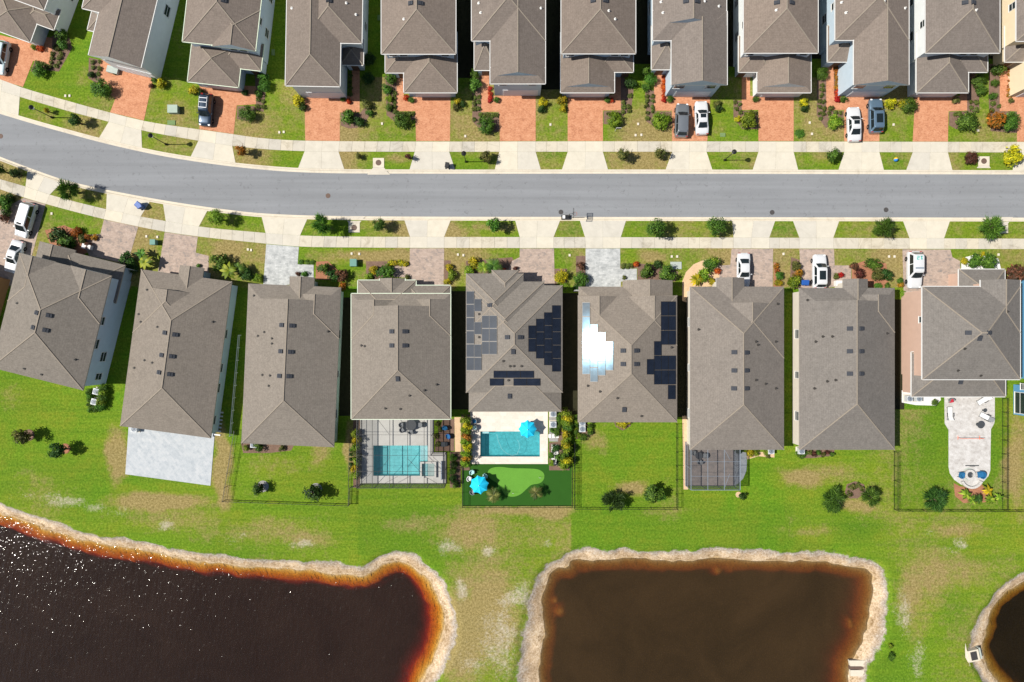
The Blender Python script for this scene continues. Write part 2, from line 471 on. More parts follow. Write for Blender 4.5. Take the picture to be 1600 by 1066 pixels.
foliage("fol_green", (0.022, 0.066, 0.008), (0.090, 0.190, 0.018), (0.18, 0.32, 0.04))
foliage("fol_dark", (0.010, 0.034, 0.006), (0.040, 0.098, 0.013), (0.09, 0.17, 0.03))
foliage("fol_lime", (0.06, 0.12, 0.007), (0.20, 0.31, 0.018), (0.38, 0.45, 0.045))
foliage("fol_yellow", (0.10, 0.14, 0.007), (0.50, 0.42, 0.013), (0.78, 0.60, 0.016))
foliage("fol_olive", (0.03, 0.045, 0.008), (0.13, 0.14, 0.03), (0.26, 0.23, 0.07))
foliage("fol_red", (0.16, 0.02, 0.006), (0.55, 0.06, 0.012), (0.75, 0.14, 0.02))
foliage("fol_orange", (0.05, 0.07, 0.008), (0.42, 0.15, 0.015), (0.70, 0.26, 0.02))
foliage("fol_maroon", (0.02, 0.02, 0.008), (0.13, 0.045, 0.028), (0.26, 0.09, 0.05))
foliage("fol_mini", (0.045, 0.065, 0.010), (0.12, 0.155, 0.025), (0.22, 0.24, 0.06))
simple("bark", (0.12, 0.085, 0.06), 0.9, 0.1, 0.3, 8)
simple("black_metal", (0.012, 0.012, 0.013), 0.4, 0.5, 0.2, 5)
simple("bronze", (0.035, 0.033, 0.034), 0.5, 0.4, 0.15, 5)
simple("bronze_white", (0.66, 0.67, 0.68), 0.5, 0.4, 0.05, 5)
screen_mat("screen", (0.045, 0.047, 0.055), 0.13)
screen_mat("screen_dense", (0.05, 0.055, 0.07), 0.42)
water("pond_tea", (0.150, 0.104, 0.076), 0.12, (0.905, 0.70, 0.0), 4.6, 1.0, 1.0, 0.10, 0.182)
water("pond_silt", (0.074, 0.046, 0.020), 0.46, (0.82, 0.54, 0.02), 3.4, 1.0, 1.6, 0.09, 0.10)
water("pond_olive", (0.05, 0.034, 0.012), 0.25, (0.80, 0.66, 0.06), 3.2, 1.0, 1.6, 0.09, 0.10)
water("pool_water", (0.05, 0.36, 0.42), 0.14, (0.20, 0.86, 0.88), 0.42, 0.25, 2.2, 0.03)
simple("pool_tile", (0.48, 0.70, 0.72), 0.5, 0.4, 0.25, 1.6, fine=5)
simple("pool_tile_dark", (0.19, 0.45, 0.49), 0.5, 0.4, 0.35, 2.2, fine=5)

# ------------------------------------------------------------------ street geometry (survey lines)
def spline(pts):
    xs = np.array([p[0] for p in pts], float); ys = np.array([p[1] for p in pts], float)
    d = np.diff(ys) / np.diff(xs)
    m = np.concatenate([[d[0]], (d[1:] + d[:-1]) / 2, [d[-1]]])
    def f(x):
        x = np.asarray(x, float)
        i = np.clip(np.searchsorted(xs, x) - 1, 0, len(xs) - 2)
        h = xs[i + 1] - xs[i]; t = (x - xs[i]) / h
        y = ((2 * t**3 - 3 * t**2 + 1) * ys[i] + (t**3 - 2 * t**2 + t) * h * m[i] + (-2 * t**3 + 3 * t**2) * ys[i + 1] + (t**3 - t**2) * h * m[i + 1])
        y = np.where(x < xs[0], ys[0] + m[0] * (x - xs[0]), y)
        y = np.where(x > xs[-1], ys[-1] + m[-1] * (x - xs[-1]), y)
        return y
    return f

road_top = spline([(0, 178), (50, 193), (100, 207), (150, 220.5), (200, 232.5), (250, 243), (300, 251.5), (350, 258.5), (400, 264), (450, 268), (510, 270.3), (580, 271), (1000, 271.3), (1600, 272.5), (2200, 274)])
road_bot = spline([(0, 245), (50, 264), (100, 281), (150, 293), (200, 303), (250, 312), (300, 320), (350, 327), (400, 332.5), (460, 335.8), (540, 337.6), (640, 338.3), (1000, 339), (1600, 340), (2200, 341)])
walk_t_in = spline([(0, 124), (32, 136), (100, 156), (172, 176), (225, 189), (312, 202.5), (365, 210), (400, 215), (440, 218.4), (477, 220), (560, 221), (1000, 221), (1600, 222), (2200, 223)])
walk_t_out = spline([(0, 142), (29, 151), (100, 172), (170, 190.5), (220, 203.5), (309, 220), (362, 228), (412, 233.3), (475, 236.5), (560, 237.2), (1000, 237.4), (1600, 238.5), (2200, 239.5)])
walk_b_out = spline([(0, 280), (40, 291.5), (77, 304), (166, 327), (220, 338.5), (259, 345.5), (311, 354), (400, 362.8), (469, 368), (560, 369.8), (650, 370.2), (1000, 370.8), (1600, 373), (2200, 375)])
walk_b_in = spline([(0, 296), (35, 308), (72, 319), (162, 342.5), (215, 354), (256, 362), (309, 369.6), (400, 379.4), (469, 385.5), (560, 387), (650, 387.5), (1000, 388), (1600, 389.5), (2200, 391)])
KERB = 6.3
def kerb_top(x): return road_top(x) - KERB
def kerb_bot(x): return road_bot(x) + KERB

def ribbon(name, mat, fa, za, fb, zb, x0, x1, step, kind="structure", mids=None):
    xs = np.arange(x0, x1 + step, step)
    mb = MB(); rows = []
    lines = [(fa, za)] + (mids or []) + [(fb, zb)]
    for x in xs:
        rows.append([(*P(x, float(f(x))), z) for f, z in lines])
    n = len(lines)
    for r in rows: mb.v.extend(r)
    for i in range(len(rows) - 1):
        for k in range(n - 1):
            mb.f.append((i * n + k, (i) * n + k + 1, (i + 1) * n + k + 1, (i + 1) * n + k)[::-1]); mb.m.append(0)
    o = mb.build(name, mat)
    return props(o, kind=kind)

ROAD_Z = -0.12
o = ribbon("road", MATS["asphalt"], road_bot, ROAD_Z, road_top, ROAD_Z, -1400, 3000, 12)
o = ribbon("kerb", MATS["kerb"], road_top, ROAD_Z + 0.006, kerb_top, 0.012, -1400, 3000, 12,
           mids=[(lambda x: road_top(x) - 3.2, ROAD_Z - 0.01), (lambda x: road_top(x) - 4.6, -0.02)])
o = ribbon("kerb", MATS["kerb"], kerb_bot, 0.012, road_bot, ROAD_Z + 0.006, -1400, 3000, 12,
           mids=[(lambda x: road_bot(x) + 4.6, -0.02), (lambda x: road_bot(x) + 3.2, ROAD_Z - 0.01)])

# ------------------------------------------------------------------ ponds (water lines)
WZ = -0.95
pond1 = [(-420, 700), (-200, 745), (-60, 780), (0, 800.6), (75, 829), (150, 849), (225, 861), (300, 874), (375, 882), (450, 889), (525, 896), (562, 899), (578, 894), (591, 886), (606, 879), (622, 877), (640, 881), (662, 896), (681, 922), (692, 950), (694, 968), (689, 992), (679, 1027), (664, 1057), (648, 1090), (600, 1180), (480, 1260), (-420, 1330)]
pond2 = [(832, 1130), (841, 1066), (847, 1030), (850, 1005), (849, 975), (848, 949), (850, 925), (854, 907), (860, 895), (870, 888), (884, 887), (891, 885), (894, 877), (905, 874), (962, 873), (1100, 874), (1225, 875), (1287, 875), (1308, 879), (1325, 885), (1350, 888), (1362, 895), (1366, 906), (1363, 936), (1355, 967), (1352, 996), (1346, 1010), (1334, 1026), (1327, 1040), (1325, 1066), (1330, 1130), (1280, 1210), (890, 1210)]
pond3 = [(1700, 880), (1640, 892), (1600, 908), (1575, 924), (1553, 946), (1543, 975), (1535, 1004), (1534, 1020), (1544, 1046), (1562, 1070), (1600, 1105), (1700, 1150), (1900, 1150), (1900, 860)]
def smooth_closed(pts, n=2):
    p = np.array(pts, float)
    for _ in range(n):
        q = np.roll(p, -1, 0)
        p = np.stack([0.75 * p + 0.25 * q, 0.25 * p + 0.75 * q], 1).reshape(-1, 2)
    return p
POND_W = [np.array([P(a, b, WZ) for a, b in smooth_closed(q)]) for q in (pond1, pond2, pond3)]

def sdist(poly, X, Y):
    """signed distance, positive outside"""
    d2 = np.full(X.shape, 1e18); inside = np.zeros(X.shape, bool)
    n = len(poly)
    for i in range(n):
        ax, ay = poly[i]; bx, by = poly[(i + 1) % n]
        ex, ey = bx - ax, by - ay
        L = ex * ex + ey * ey + 1e-12
        t = np.clip(((X - ax) * ex + (Y - ay) * ey) / L, 0, 1)
        d2 = np.minimum(d2, (X - ax - t * ex)**2 + (Y - ay - t * ey)**2)
        c = ((ay > Y) != (by > Y)) & (X < (bx - ax) * (Y - ay) / (by - ay + 1e-12) + ax)
        inside ^= c
    d = np.sqrt(d2)
    return np.where(inside, -d, d)

rng = np.random.default_rng(7)
def vnoise(X, Y, scale, seed=0):
    r = np.random.default_rng(seed); tab = r.random((257, 257))
    x = X / scale + 1000.0; y = Y / scale + 1000.0
    xi = np.floor(x).astype(int); yi = np.floor(y).astype(int); fx = x - xi; fy = y - yi
    fx = fx * fx * (3 - 2 * fx); fy = fy * fy * (3 - 2 * fy)
    a = tab[xi % 257, yi % 257]; b = tab[(xi + 1) % 257, yi % 257]; c = tab[xi % 257, (yi + 1) % 257]; d = tab[(xi + 1) % 257, (yi + 1) % 257]
    return (a * (1 - fx) + b * fx) * (1 - fy) + (c * (1 - fx) + d * fx) * fy

# wear of the lawns: (px, py, rx, ry, amount) worn-brown, deep green, sandy
DRY = [(740, 830, 75, 45, .62), (770, 830, 110, 50, .45), (250, 785, 75, 16, .95), (183, 715, 16, 45, .9), (345, 725, 14, 70, .85), (560, 640, 12, 120, .8), (725, 990, 40, 80, .9), (760, 960, 60, 110, .75),
       (280, 180, 30, 35, .62), (595, 400, 70, 12, .95), (670, 360, 60, 22, .9), (520, 400, 45, 14, .55), (360, 390, 40, 14, .95), (350, 378, 40, 10, .7), (700, 360, 20, 16, .95), (730, 400, 30, 20, .5), (1015, 402, 32, 14, .7), (986, 760, 30, 14, .85),
       (930, 690, 25, 22, .5), (1335, 790, 45, 12, .6), (1255, 745, 40, 18, .8), (1300, 740, 50, 20, .5), (1270, 830, 60, 14, .45), (1500, 830, 60, 18, .6), (1460, 900, 40, 60, .6), (1430, 930, 30, 70, .6), (1500, 890, 70, 40, .5),
       (500, 700, 25, 60, .5), (440, 730, 60, 30, .4), (480, 840, 60, 20, .45), (640, 690 + 130, 80, 20, .4), (400, 830, 120, 30, .45), (280, 810, 140, 25, .42), (20, 620, 30, 30, .4),
       (225, 170, 25, 30, .4), (455, 150, 30, 30, .5), (130, 120, 25, 25, .35), (850, 210, 20, 18, .35), (985, 195, 30, 22, .45), (1260, 180, 30, 30, .45), (1120, 200, 25, 20, .4), (1400, 200, 20, 16, .4), (700, 420, 18, 40, .8), (440, 400 + 250, 1, 1, 0),
       (975, 245, 28, 14, .6), (620, 245, 30, 12, .55), (380, 245, 30, 14, .6), (775, 355, 60, 12, .55), (1290, 245, 25, 16, .5), (650, 410, 15, 15, .7), (1375, 355, 60, 14, .5), (290, 222, 30, 14, .5), (60, 180, 40, 16, .5), (1500, 405, 60, 12, .4),
       (1045, 800, 60, 12, .4), (860, 800, 40, 14, .8), (800, 800, 90, 10, .7), (545, 700, 8, 40, .9), (1585, 720, 20, 90, .7), (1590, 800, 30, 40, .4), (350, 775, 16, 25, .8)]
LUSH = [(640, 820, 75, 38, .7), (820, 365, 0, 0, 0), (890, 357, 22, 14, .7), (1010, 357, 40, 14, .45), (1226, 358, 24, 14, .8), (1060, 400, 80, 18, .5), (1360, 405, 60, 24, .45), (1440, 690, 45, 80, .75), (1555, 700, 12, 80, .5), (1340, 825, 45, 22, .75),
        (1150, 830, 60, 30, .35), (860, 240, 25, 14, .6), (1400, 250, 20, 14, .7), (100, 230, 1, 1, 0), (950, 830, 50, 30, .35), (120, 770, 60, 30, .3), (1380, 900, 40, 50, .3), (1495, 960, 30, 40, .5), (100, 340, 70, 26, .5), (470, 700, 60, 40, .25), (940, 690, 60, 70, .3), (830, 810, 1, 1, 0),
        (760, 250, 30, 14, .45), (430, 245, 40, 14, .5), (1145, 250, 40, 14, .3), (1520, 245, 40, 16, .4)]
SAND = [(60, 775, 45, 10, .62), (100, 782, 34, 12, .85), (150, 795, 18, 10, .85), (260, 820, 16, 8, .9), (370, 840, 40, 10, .62), (470, 848, 22, 8, .95), (700, 858, 22, 12, .9), (765, 862, 12, 12, .95), (720, 920, 10, 18, .95), (800, 940, 26, 14, .95), (780, 1000, 40, 60, .82), (820, 930, 12, 25, .95),
        (1415, 960, 18, 40, .75), (1430, 1030, 14, 40, .8), (1480, 860, 25, 8, .6), (1500, 850, 12, 8, .8), (1455, 835, 20, 8, .6), (740, 1040, 30, 30, .7), (850, 845, 10, 8, .7), (190, 800, 30, 10, .6), (740, 800, 26, 8, .5)]

def masks(X, Y):
    px = X / S + 800; py = 533 - Y / S
    wob = (vnoise(X, Y, 2.2, 3) - 0.5) * 14
    out = []
    for L in (DRY, LUSH, SAND):
        m = np.zeros(X.shape)
        for (a, b, rx, ry, s) in L:
            if s <= 0 or rx <= 0: continue
            q = np.sqrt(((px + wob - a) / rx)**2 + ((py + wob * 0.7 - b) / ry)**2) * (0.78 if L is SAND else 1.0)
            m = np.maximum(m, s * np.clip(1.5 - q, 0, 1) / 1.0 if False else m * 0 + s * np.clip((1.6 - q) / 1.3, 0, 1))
        out.append(m)
    dry, lush, sand = out
    # lots are mown and fed differently; the limits run straight along the plot lines
    lots = [(-200, 130, .0, .10), (130, 270, .10, .0), (270, 430, .22, .0), (430, 590, .10, .05), (590, 730, .0, .30), (730, 870, .05, .22), (870, 1010, .12, .05), (1010, 1140, .15, .0), (1140, 1290, .18, .0), (1290, 1425, .10, .12), (1425, 1800, .05, .2)]
    for (a, b, d, l) in lots:
        z = (px >= a) & (px < b) & (py < 300)
        dry = np.where(z, np.maximum(dry, d), dry); lush = np.where(z, np.maximum(lush, l), lush)
    for (x0, y0, x1, y1, d, l) in [(718, 790, 893, 960, .36, 0), (893, 790, 1240, 860, 0, .42), (560, 790, 719, 868, 0, .55), (-100, 580, 190, 720, 0, .1), (1225, 700, 1396, 850, .22, 0), (1396, 620, 1568, 800, 0, .55), (1568, 640, 1700, 800, .35, 0), (895, 655, 1057, 793, .05, .28), (358, 690, 550, 786, .18, .12)]:
        z = (px >= x0) & (px < x1) & (py >= y0) & (py < y1)
        dry = np.where(z, np.maximum(dry, d), dry); lush = np.where(z, np.maximum(lush, l), lush)
    front = (py < 450) & (py > 120)
    dry = np.where(front, np.maximum(dry, 0.20 + 0.55 * vnoise(X, Y, 6.0, 21)**1.5), dry)
    lush = np.where(~front & (py > 450), np.maximum(lush, 0.50 * vnoise(X, Y, 10.0, 22)**1.3), np.maximum(lush, 0.25))
    dry = np.where(py > 640, np.maximum(dry, 0.36 * np.clip(vnoise(X, Y, 11.0, 23) * 1.5 - 0.45, 0, 1)), dry)
    return dry, lush, sand

def grid_mesh(name, X, Y, Z, mat, keep=None, attrs=None):
    nr, nc = X.shape
    idx = np.arange(nr * nc).reshape(nr, nc)
    q = np.stack([idx[:-1, :-1], idx[1:, :-1], idx[1:, 1:], idx[:-1, 1:]], -1).reshape(-1, 4)
    if keep is not None: q = q[keep.reshape(-1)]
    used, inv = np.unique(q.reshape(-1), return_inverse=True)
    q = inv.reshape(-1, 4)
    co = np.stack([X, Y, Z], -1).reshape(-1, 3)[used]
    me = bpy.data.meshes.new(name)
    me.vertices.add(len(co)); me.vertices.foreach_set("co", co.astype(np.float32).reshape(-1))
    me.loops.add(q.size); me.loops.foreach_set("vertex_index", q.astype(np.int32).reshape(-1))
    me.polygons.add(len(q)); me.polygons.foreach_set("loop_start", np.arange(0, q.size, 4, dtype=np.int32))
    me.polygons.foreach_set("use_smooth", np.ones(len(q), bool))
    me.update(calc_edges=True); me.validate()
    for k, a in (attrs or {}).items():
        if a.ndim == 3:
            at = me.color_attributes.new(k, 'FLOAT_COLOR', 'POINT')
            c = np.concatenate([a.reshape(-1, 3)[used], np.ones((len(used), 1))], 1)
            at.data.foreach_set("color", c.astype(np.float32).reshape(-1))
        else:
            at = me.attributes.new(k, 'FLOAT', 'POINT')
            at.data.foreach_set("value", a.reshape(-1)[used].astype(np.float32))
    me.materials.append(mat)
    return me

def outer(a, b, n, far):   # stretched coordinates beyond the detailed part
    t = np.linspace(0, 1, n + 1)[1:]
    return a + (far - a) * t**2.2 if b > 0 else (a + (far - a) * t**2.2)

HOLES = [(584, 697, 667, 743), (751.5, 675.5, 842.5, 712.5), (658, 722, 682, 745)]
xc = np.concatenate([outer(-80, -1, 14, -700)[::-1], np.arange(-80, 80.01, 0.30), outer(80, 1, 14, 700)])
# south: from the kerb to beyond the ponds
t = np.linspace(0, 1, 112)
yk = P(0, 0)[1] * 0 + (533 - kerb_bot(xc / S + 800)) * S
Ytop = yk[None, :] + (-21.0 - yk[None, :]) * t[:, None]
yl = np.concatenate([np.arange(-21.28, -64, -0.28), outer(-64, -1, 14, -700)])
Y = np.concatenate([Ytop, np.repeat(yl[:, None], len(xc), 1)], 0)
X = np.repeat(xc[None, :], Y.shape[0], 0)
D = np.minimum.reduce([sdist(p, X, Y) for p in POND_W])
D = D + np.where(D < 6, (vnoise(X, Y, 2.6, 15) - 0.5) * 0.55 + (vnoise(X, Y, 0.95, 16) - 0.5) * 0.35, 0)
bw = 2.0 + (vnoise(X, Y, 5.0, 5) - 0.5) * 0.9
for (a_, b_, r_, w_) in [(818, 1060, 6.0, 2.0), (826, 990, 4.5, 1.0), (1385, 960, 5.0, 0.9), (712, 1000, 4.5, 0.8), (1508, 1010, 4.0, 0.9)]:
    mx, my = P(a_, b_); bw = bw + w_ * np.exp(-((X - mx)**2 + (Y - my)**2) / r_**2)
q = np.clip(D / bw, -10, 1)
rill = (vnoise(X, Y, 0.55, 9) - 0.5) * 0.16 + (vnoise(X, Y, 1.6, 10) - 0.5) * 0.20
Z = np.where(D >= bw, 0.0, np.where(D > 0, WZ * (1 - q)**0.8 + rill * np.clip(4 * q * (1 - q), 0, 1), WZ + np.where(D > -1.8, D * 0.40, np.maximum(-0.72 + (D + 1.8) * 1.7, -4.6))))
Z += np.where(D > 3, (vnoise(X, Y, 6.0, 2) - 0.5) * 0.05 * np.clip((D - 3) / 6, 0, 1) * (Y < -24), 0)
for (a_, b_, r_) in [(875, 957, 1.1), (868, 940, 0.7), (1333, 980, 0.8), (1331, 972, 0.6), (1124, 893, 0.9), (1340, 1012, 0.8), (672, 1030, 1.2)]:
    mx, my = P(a_, b_, WZ)
    Z = np.where(D < 0, np.maximum(Z, WZ - 0.22 - 0.75 * ((X - mx)**2 + (Y - my)**2) / r_**2 + (vnoise(X, Y, 0.6, 31) - 0.5) * 0.25 - 0.05), Z)
dry, lush, sand = masks(X, Y)
C = lambda A: (A[:-1, :-1] + A[1:, :-1] + A[1:, 1:] + A[:-1, 1:]) / 4
Xc_, Yc_, Dc_ = C(X), C(Y), C(D)
pxc, pyc = Xc_ / S + 800, 533 - Yc_ / S
hole = np.zeros(Xc_.shape, bool)
for (a, b, c, d) in HOLES:
    hole |= (pxc > a - 3) & (pxc < c + 3) & (pyc > b - 3) & (pyc < d + 3)
isbank = Dc_ < 5.2
A = dict(mask=np.stack([dry, lush, sand], -1), bank=np.clip(np.where(D > 0, D * 2.2 / bw, D), -5, 8))
props(link("ground", grid_mesh("ground", X, Y, Z, MATS["grass"], ~isbank & ~hole, A)), kind="structure")
props(link("pond_bank", grid_mesh("pond_bank", X, Y, Z, MATS["grass"], isbank, A)), kind="structure")
# north
yk = (533 - kerb_top(xc / S + 800)) * S
t = np.linspace(0, 1, 90)
Yn = yk[None, :] + (52.0 - yk[None, :]) * t[:, None]
yo = outer(52, 1, 14, 700)
Yn = np.concatenate([Yn, np.repeat(yo[:, None], len(xc), 1)], 0)[::-1]
Xn = np.repeat(xc[None, :], Yn.shape[0], 0)
dry, lush, sand = masks(Xn, Yn)
props(link("ground", grid_mesh("ground", Xn, Yn, Xn * 0, MATS["grass"], None, dict(mask=np.stack([dry, lush, sand], -1), bank=Xn * 0 + 8.0))), kind="structure")

for poly, m in zip(POND_W, ("pond_tea", "pond_silt", "pond_olive")):
    mb = MB(); pts = [(a, b, WZ) for a, b in poly]
    ar = sum(pts[i][0] * pts[(i + 1) % len(pts)][1] - pts[(i + 1) % len(pts)][0] * pts[i][1] for i in range(len(pts)))
    if ar < 0: pts = pts[::-1]
    # let the sheet run a little under the bank
    c = np.mean(np.array(pts), 0)
    n = len(pts); out = []
    for i in range(n):
        a = Vector(pts[i - 1]); b = Vector(pts[(i + 1) % n]); t_ = (b - a).normalized()
        out.append((pts[i][0] + t_.y * 0.35, pts[i][1] - t_.x * 0.35, WZ))
    mb.add(out, [tuple(range(n))])
    props(mb.build("pond_water", MATS[m]), kind="structure")

# ------------------------------------------------------------------ pavements: single slabs
def slab_obj(name, pts, z0, z1, mat, parent, gap=0.018):
    c = Vector((sum(p[0] for p in pts) / len(pts), sum(p[1] for p in pts) / len(pts)))
    q = []
    for p in pts:
        v = Vector(p) - c; L = v.length
        q.append(tuple(v * (1 - gap / max(L, 0.2))))
    mb = MB(); mb.prism(q, z0, z1)
    return link(name, mb.mesh(name, mat), parent, (c.x, c.y, 0))

AP_T = [(-25, 33, -27, 31, -30, 29), (172, 225, 170, 221, 155, 222), (312, 365, 310, 363, 298, 368), (477, 531, 476, 529, 466, 538), (650, 703, 648, 702, 640, 711), (781, 837, 780, 837, 773, 845), (887, 942, 887, 942, 878, 950), (1050, 1105, 1050, 1104, 1040, 1113), (1185, 1240, 1185, 1240, 1176, 1247), (1319, 1374, 1319, 1374, 1310, 1381), (1426, 1481, 1426, 1481, 1416, 1488), (1589, 1645, 1589, 1645, 1582, 1652)]
AP_B = [(37, 72, 40, 78, 43, 96), (162, 216, 166, 220, 167, 234), (257, 309, 259, 311, 255, 324), (416, 467, 415, 469, 409, 480), (640.5, 694, 640.5, 694, 632, 704), (812, 865, 812, 865, 805, 875), (915, 969, 914, 970, 906, 978), (1146, 1202, 1146, 1202, 1144, 1211), (1249, 1302, 1249, 1302, 1239, 1311), (1421, 1475, 1421, 1475, 1411, 1484)]
def pave_side(aprons, f_in, f_out, f_k, name):
    walk = props(empty("pavement", (0, 0, 0)), kind="structure")
    for (a0, a1, b0, b1, c0, c1) in aprons:
        ap = props(empty("driveway_apron", (0, 0, 0)), kind="structure")
        for r in range(2):
            for k in range(2):
                t0, t1 = k / 2, (k + 1) / 2
                L = [(a0, a1, f_in), (b0, b1, f_out), (c0, c1, f_k)]
                (u0, u1, fu), (w0, w1, fw) = L[r], L[r + 1]
                xs = [u0 + (u1 - u0) * t0, u0 + (u1 - u0) * t1, w0 + (w1 - w0) * t1, w0 + (w1 - w0) * t0]
                pts = [P(xs[0], float(fu(xs[0]))), P(xs[1], float(fu(xs[1]))), P(xs[2], float(fw(xs[2]))), P(xs[3], float(fw(xs[3])))]
                slab_obj("slab", pts, -0.05, 0.030, MATS["apron"], ap, 0.010)
    # walk between the aprons
    ends = [(-90, -90)] + [((a[0], a[2]), (a[1], a[3])) for a in aprons] + [(1690, 1690)]
    for i in range(len(ends) - 1):
        s_in, s_out = (ends[i][1] if i else (-90, -90)); e = ends[i + 1]
        e_in, e_out = e[0] if i < len(ends) - 2 else (1690, 1690)
        n = max(1, round((e_in - s_in) / 18.5))
        for k in range(n):
            t0, t1 = k / n, (k + 1) / n
            xa, xb = s_in + (e_in - s_in) * t0, s_in + (e_in - s_in) * t1
            xc_, xd = s_out + (e_out - s_out) * t1, s_out + (e_out - s_out) * t0
            pts = [P(xa, float(f_in(xa))), P(xb, float(f_in(xb))), P(xc_, float(f_out(xc_))), P(xd, float(f_out(xd)))]
            slab_obj("slab", pts, -0.05, 0.034, MATS["concrete"], walk)
pave_side(AP_T, walk_t_in, walk_t_out, kerb_top, "upper")
pave_side(AP_B, walk_b_in, walk_b_out, kerb_bot, "lower")

def flat(name, pts, mat, z=0.022, ang=0.0, kind="structure", h=0.0):
    """a laid surface with a small edge; ang (degrees) is the laying direction"""
    w = [P(a, b) for a, b in pts]
    cx = sum(p[0] for p in w) / len(w); cy = sum(p[1] for p in w) / len(w)
    r = math.radians(-ang); co, si = math.cos(-r), math.sin(-r)
    q = [((x - cx) * co - (y - cy) * si, (x - cx) * si + (y - cy) * co) for x, y in w]
    mb = MB(); mb.prism(q, -0.05, z)
    o = mb.build(name, MATS[mat], None, (cx, cy, 0), r)
    return props(o, kind=kind)

for pts, m, a in [
    ([(-40, 45), (46, 66), (62, 55), (82, 60), (80, 105), (52, 95), (36, 136), (-25, 118)], "pavers_red", 18),
    ([(157, 93), (240, 118), (225, 188.5), (172, 175.8), (180, 155), (156, 130)], "pavers_red", 13),
    ([(312, 130), (400, 135), (400, 163), (370, 165), (365, 209.6), (312, 202)], "pavers_red", 7),
    ([(476, 148), (550, 150), (550, 98), (562, 98), (562, 175), (531, 176), (531, 220.4), (477, 219.8)], "pavers_red", 0),
    ([(620, 116), (631, 116), (631, 150), (704, 148), (703, 220.6), (650, 220.6), (649, 174), (620, 174)], "pavers_red", 0),
    ([(752, 115), (764, 115), (764, 150), (837, 150), (837, 220.6), (781, 220.6), (780, 175), (752, 175)], "pavers_red", 0),
    ([(887, 148), (960, 148), (960, 113), (970, 113), (970, 172), (942, 173), (942, 220.6), (887, 220.6)], "pavers_red", 0),
    ([(1022, 113), (1040, 113), (1040, 148), (1110, 148), (1105, 220.6), (1050, 220.6), (1050, 173), (1022, 173)], "pavers_red", 0),
    ([(1159, 118), (1172, 118), (1172, 150), (1240, 150), (1240, 220.6), (1185, 220.6), (1185, 172), (1159, 172)], "pavers_red", 0),
    ([(1291, 103), (1303, 103), (1303, 150), (1374, 150), (1374, 221), (1319, 221), (1319, 172), (1291, 172)], "pavers_red", 0),
    ([(1430, 150), (1500, 150), (1500, 113), (1511, 113), (1511, 173), (1482, 174), (1481, 221.4), (1426, 221.4)], "pavers_red", 0),
    ([(1562, 103), (1575, 103), (1575, 148), (1645, 148), (1645, 221.6), (1589, 221.6), (1589, 174), (1562, 174)], "pavers_red", 0),
    ([(37, 309.4), (71.5, 319.2), (52, 392), (45, 415), (30, 450), (-60, 430), (-30, 345)], "pavers_rose", 16),
    ([(162.5, 343.2), (216, 354.8), (203, 400), (195, 412), (140, 400), (127, 376), (131, 367), (157, 366)], "pavers_rose", 13),
    ([(257.5, 362.8), (309, 370.4), (306, 395), (326, 400), (326, 428), (246, 428), (250, 408)], "pavers_rose", 8),
    ([(416, 381.8), (467, 386), (465, 413), (490, 414), (490, 440), (411, 450)], "pavers_grey", 2),
    ([(640.5, 388), (694, 388.2), (693, 452), (632, 452), (635, 434), (613, 433), (613, 417), (640, 415)], "pavers_rose", 0),
    ([(812, 388.4), (865.5, 388.4), (867, 455), (796, 450), (795, 420), (800, 408), (812, 402)], "pavers_rose", 0),
    ([(915, 388.4), (969, 388.4), (969, 420), (995, 420), (995, 440), (970, 440), (970, 455), (915, 455)], "pavers_grey", 0),
    ([(1143, 389), (1208, 389), (1207, 455), (1140, 455), (1124, 440), (1124, 415), (1141, 414)], "pavers_rose", 0),
    ([(1249, 389.4), (1303, 389.4), (1304, 415), (1330, 415), (1330, 445), (1252, 455)], "pavers_rose", 0),
    ([(1410, 389.8), (1485, 390), (1488, 402), (1500, 408), (1502, 455), (1450, 458), (1412, 460)], "pavers_rose", 0)]:
    flat("driveway", pts, m, 0.022, a)
flat("patio", [(202, 655), (337, 660), (329, 759), (196, 741)], "pavers_patio", 0.05, 7)
flat("patio", [(1475, 600), (1554, 600), (1554, 656), (1553, 662), (1548, 671), (1547, 735), (1544, 744), (1537, 752), (1527, 758), (1514, 760), (1501, 757), (1491, 750), (1484, 740), (1482, 730), (1482, 672), (1476, 662)], "pavers_pale", 0.05, 0)
flat("patio", [(1070, 690), (1146, 690), (1146, 759), (1070, 759)], "pavers_lanai", 0.04, 0)
flat("patio", [(1147, 705), (1166, 707), (1167, 722), (1166, 736), (1161, 748), (1153, 756), (1147, 758.5)], "pavers_patio", 0.032, 0)
flat("path", [(1066, 650), (1074, 650), (1075, 765), (1068, 765)], "sand_path", 0.012, 0)
flat("path", [(1166, 712), (1178, 706), (1210, 707), (1210, 715), (1185, 713), (1168, 718)], "sand_path", 0.012, 0)
flat("path", [(710, 652), (720, 652), (720, 706), (711, 706)], "sand_path", 0.02, 0)
flat("path", [(692, 655), (710, 655), (710, 705), (680, 705), (680, 690)], "mulch", 0.016, 0)
flat("gravel_bed", [(1409, 610), (1468, 613), (1470, 625), (1462, 634), (1430, 633), (1409, 629)], "gravel_white", 0.02, 0)
flat("path", [(858, 640), (872, 640), (872, 690), (858, 690)], "gravel", 0.018, 0)

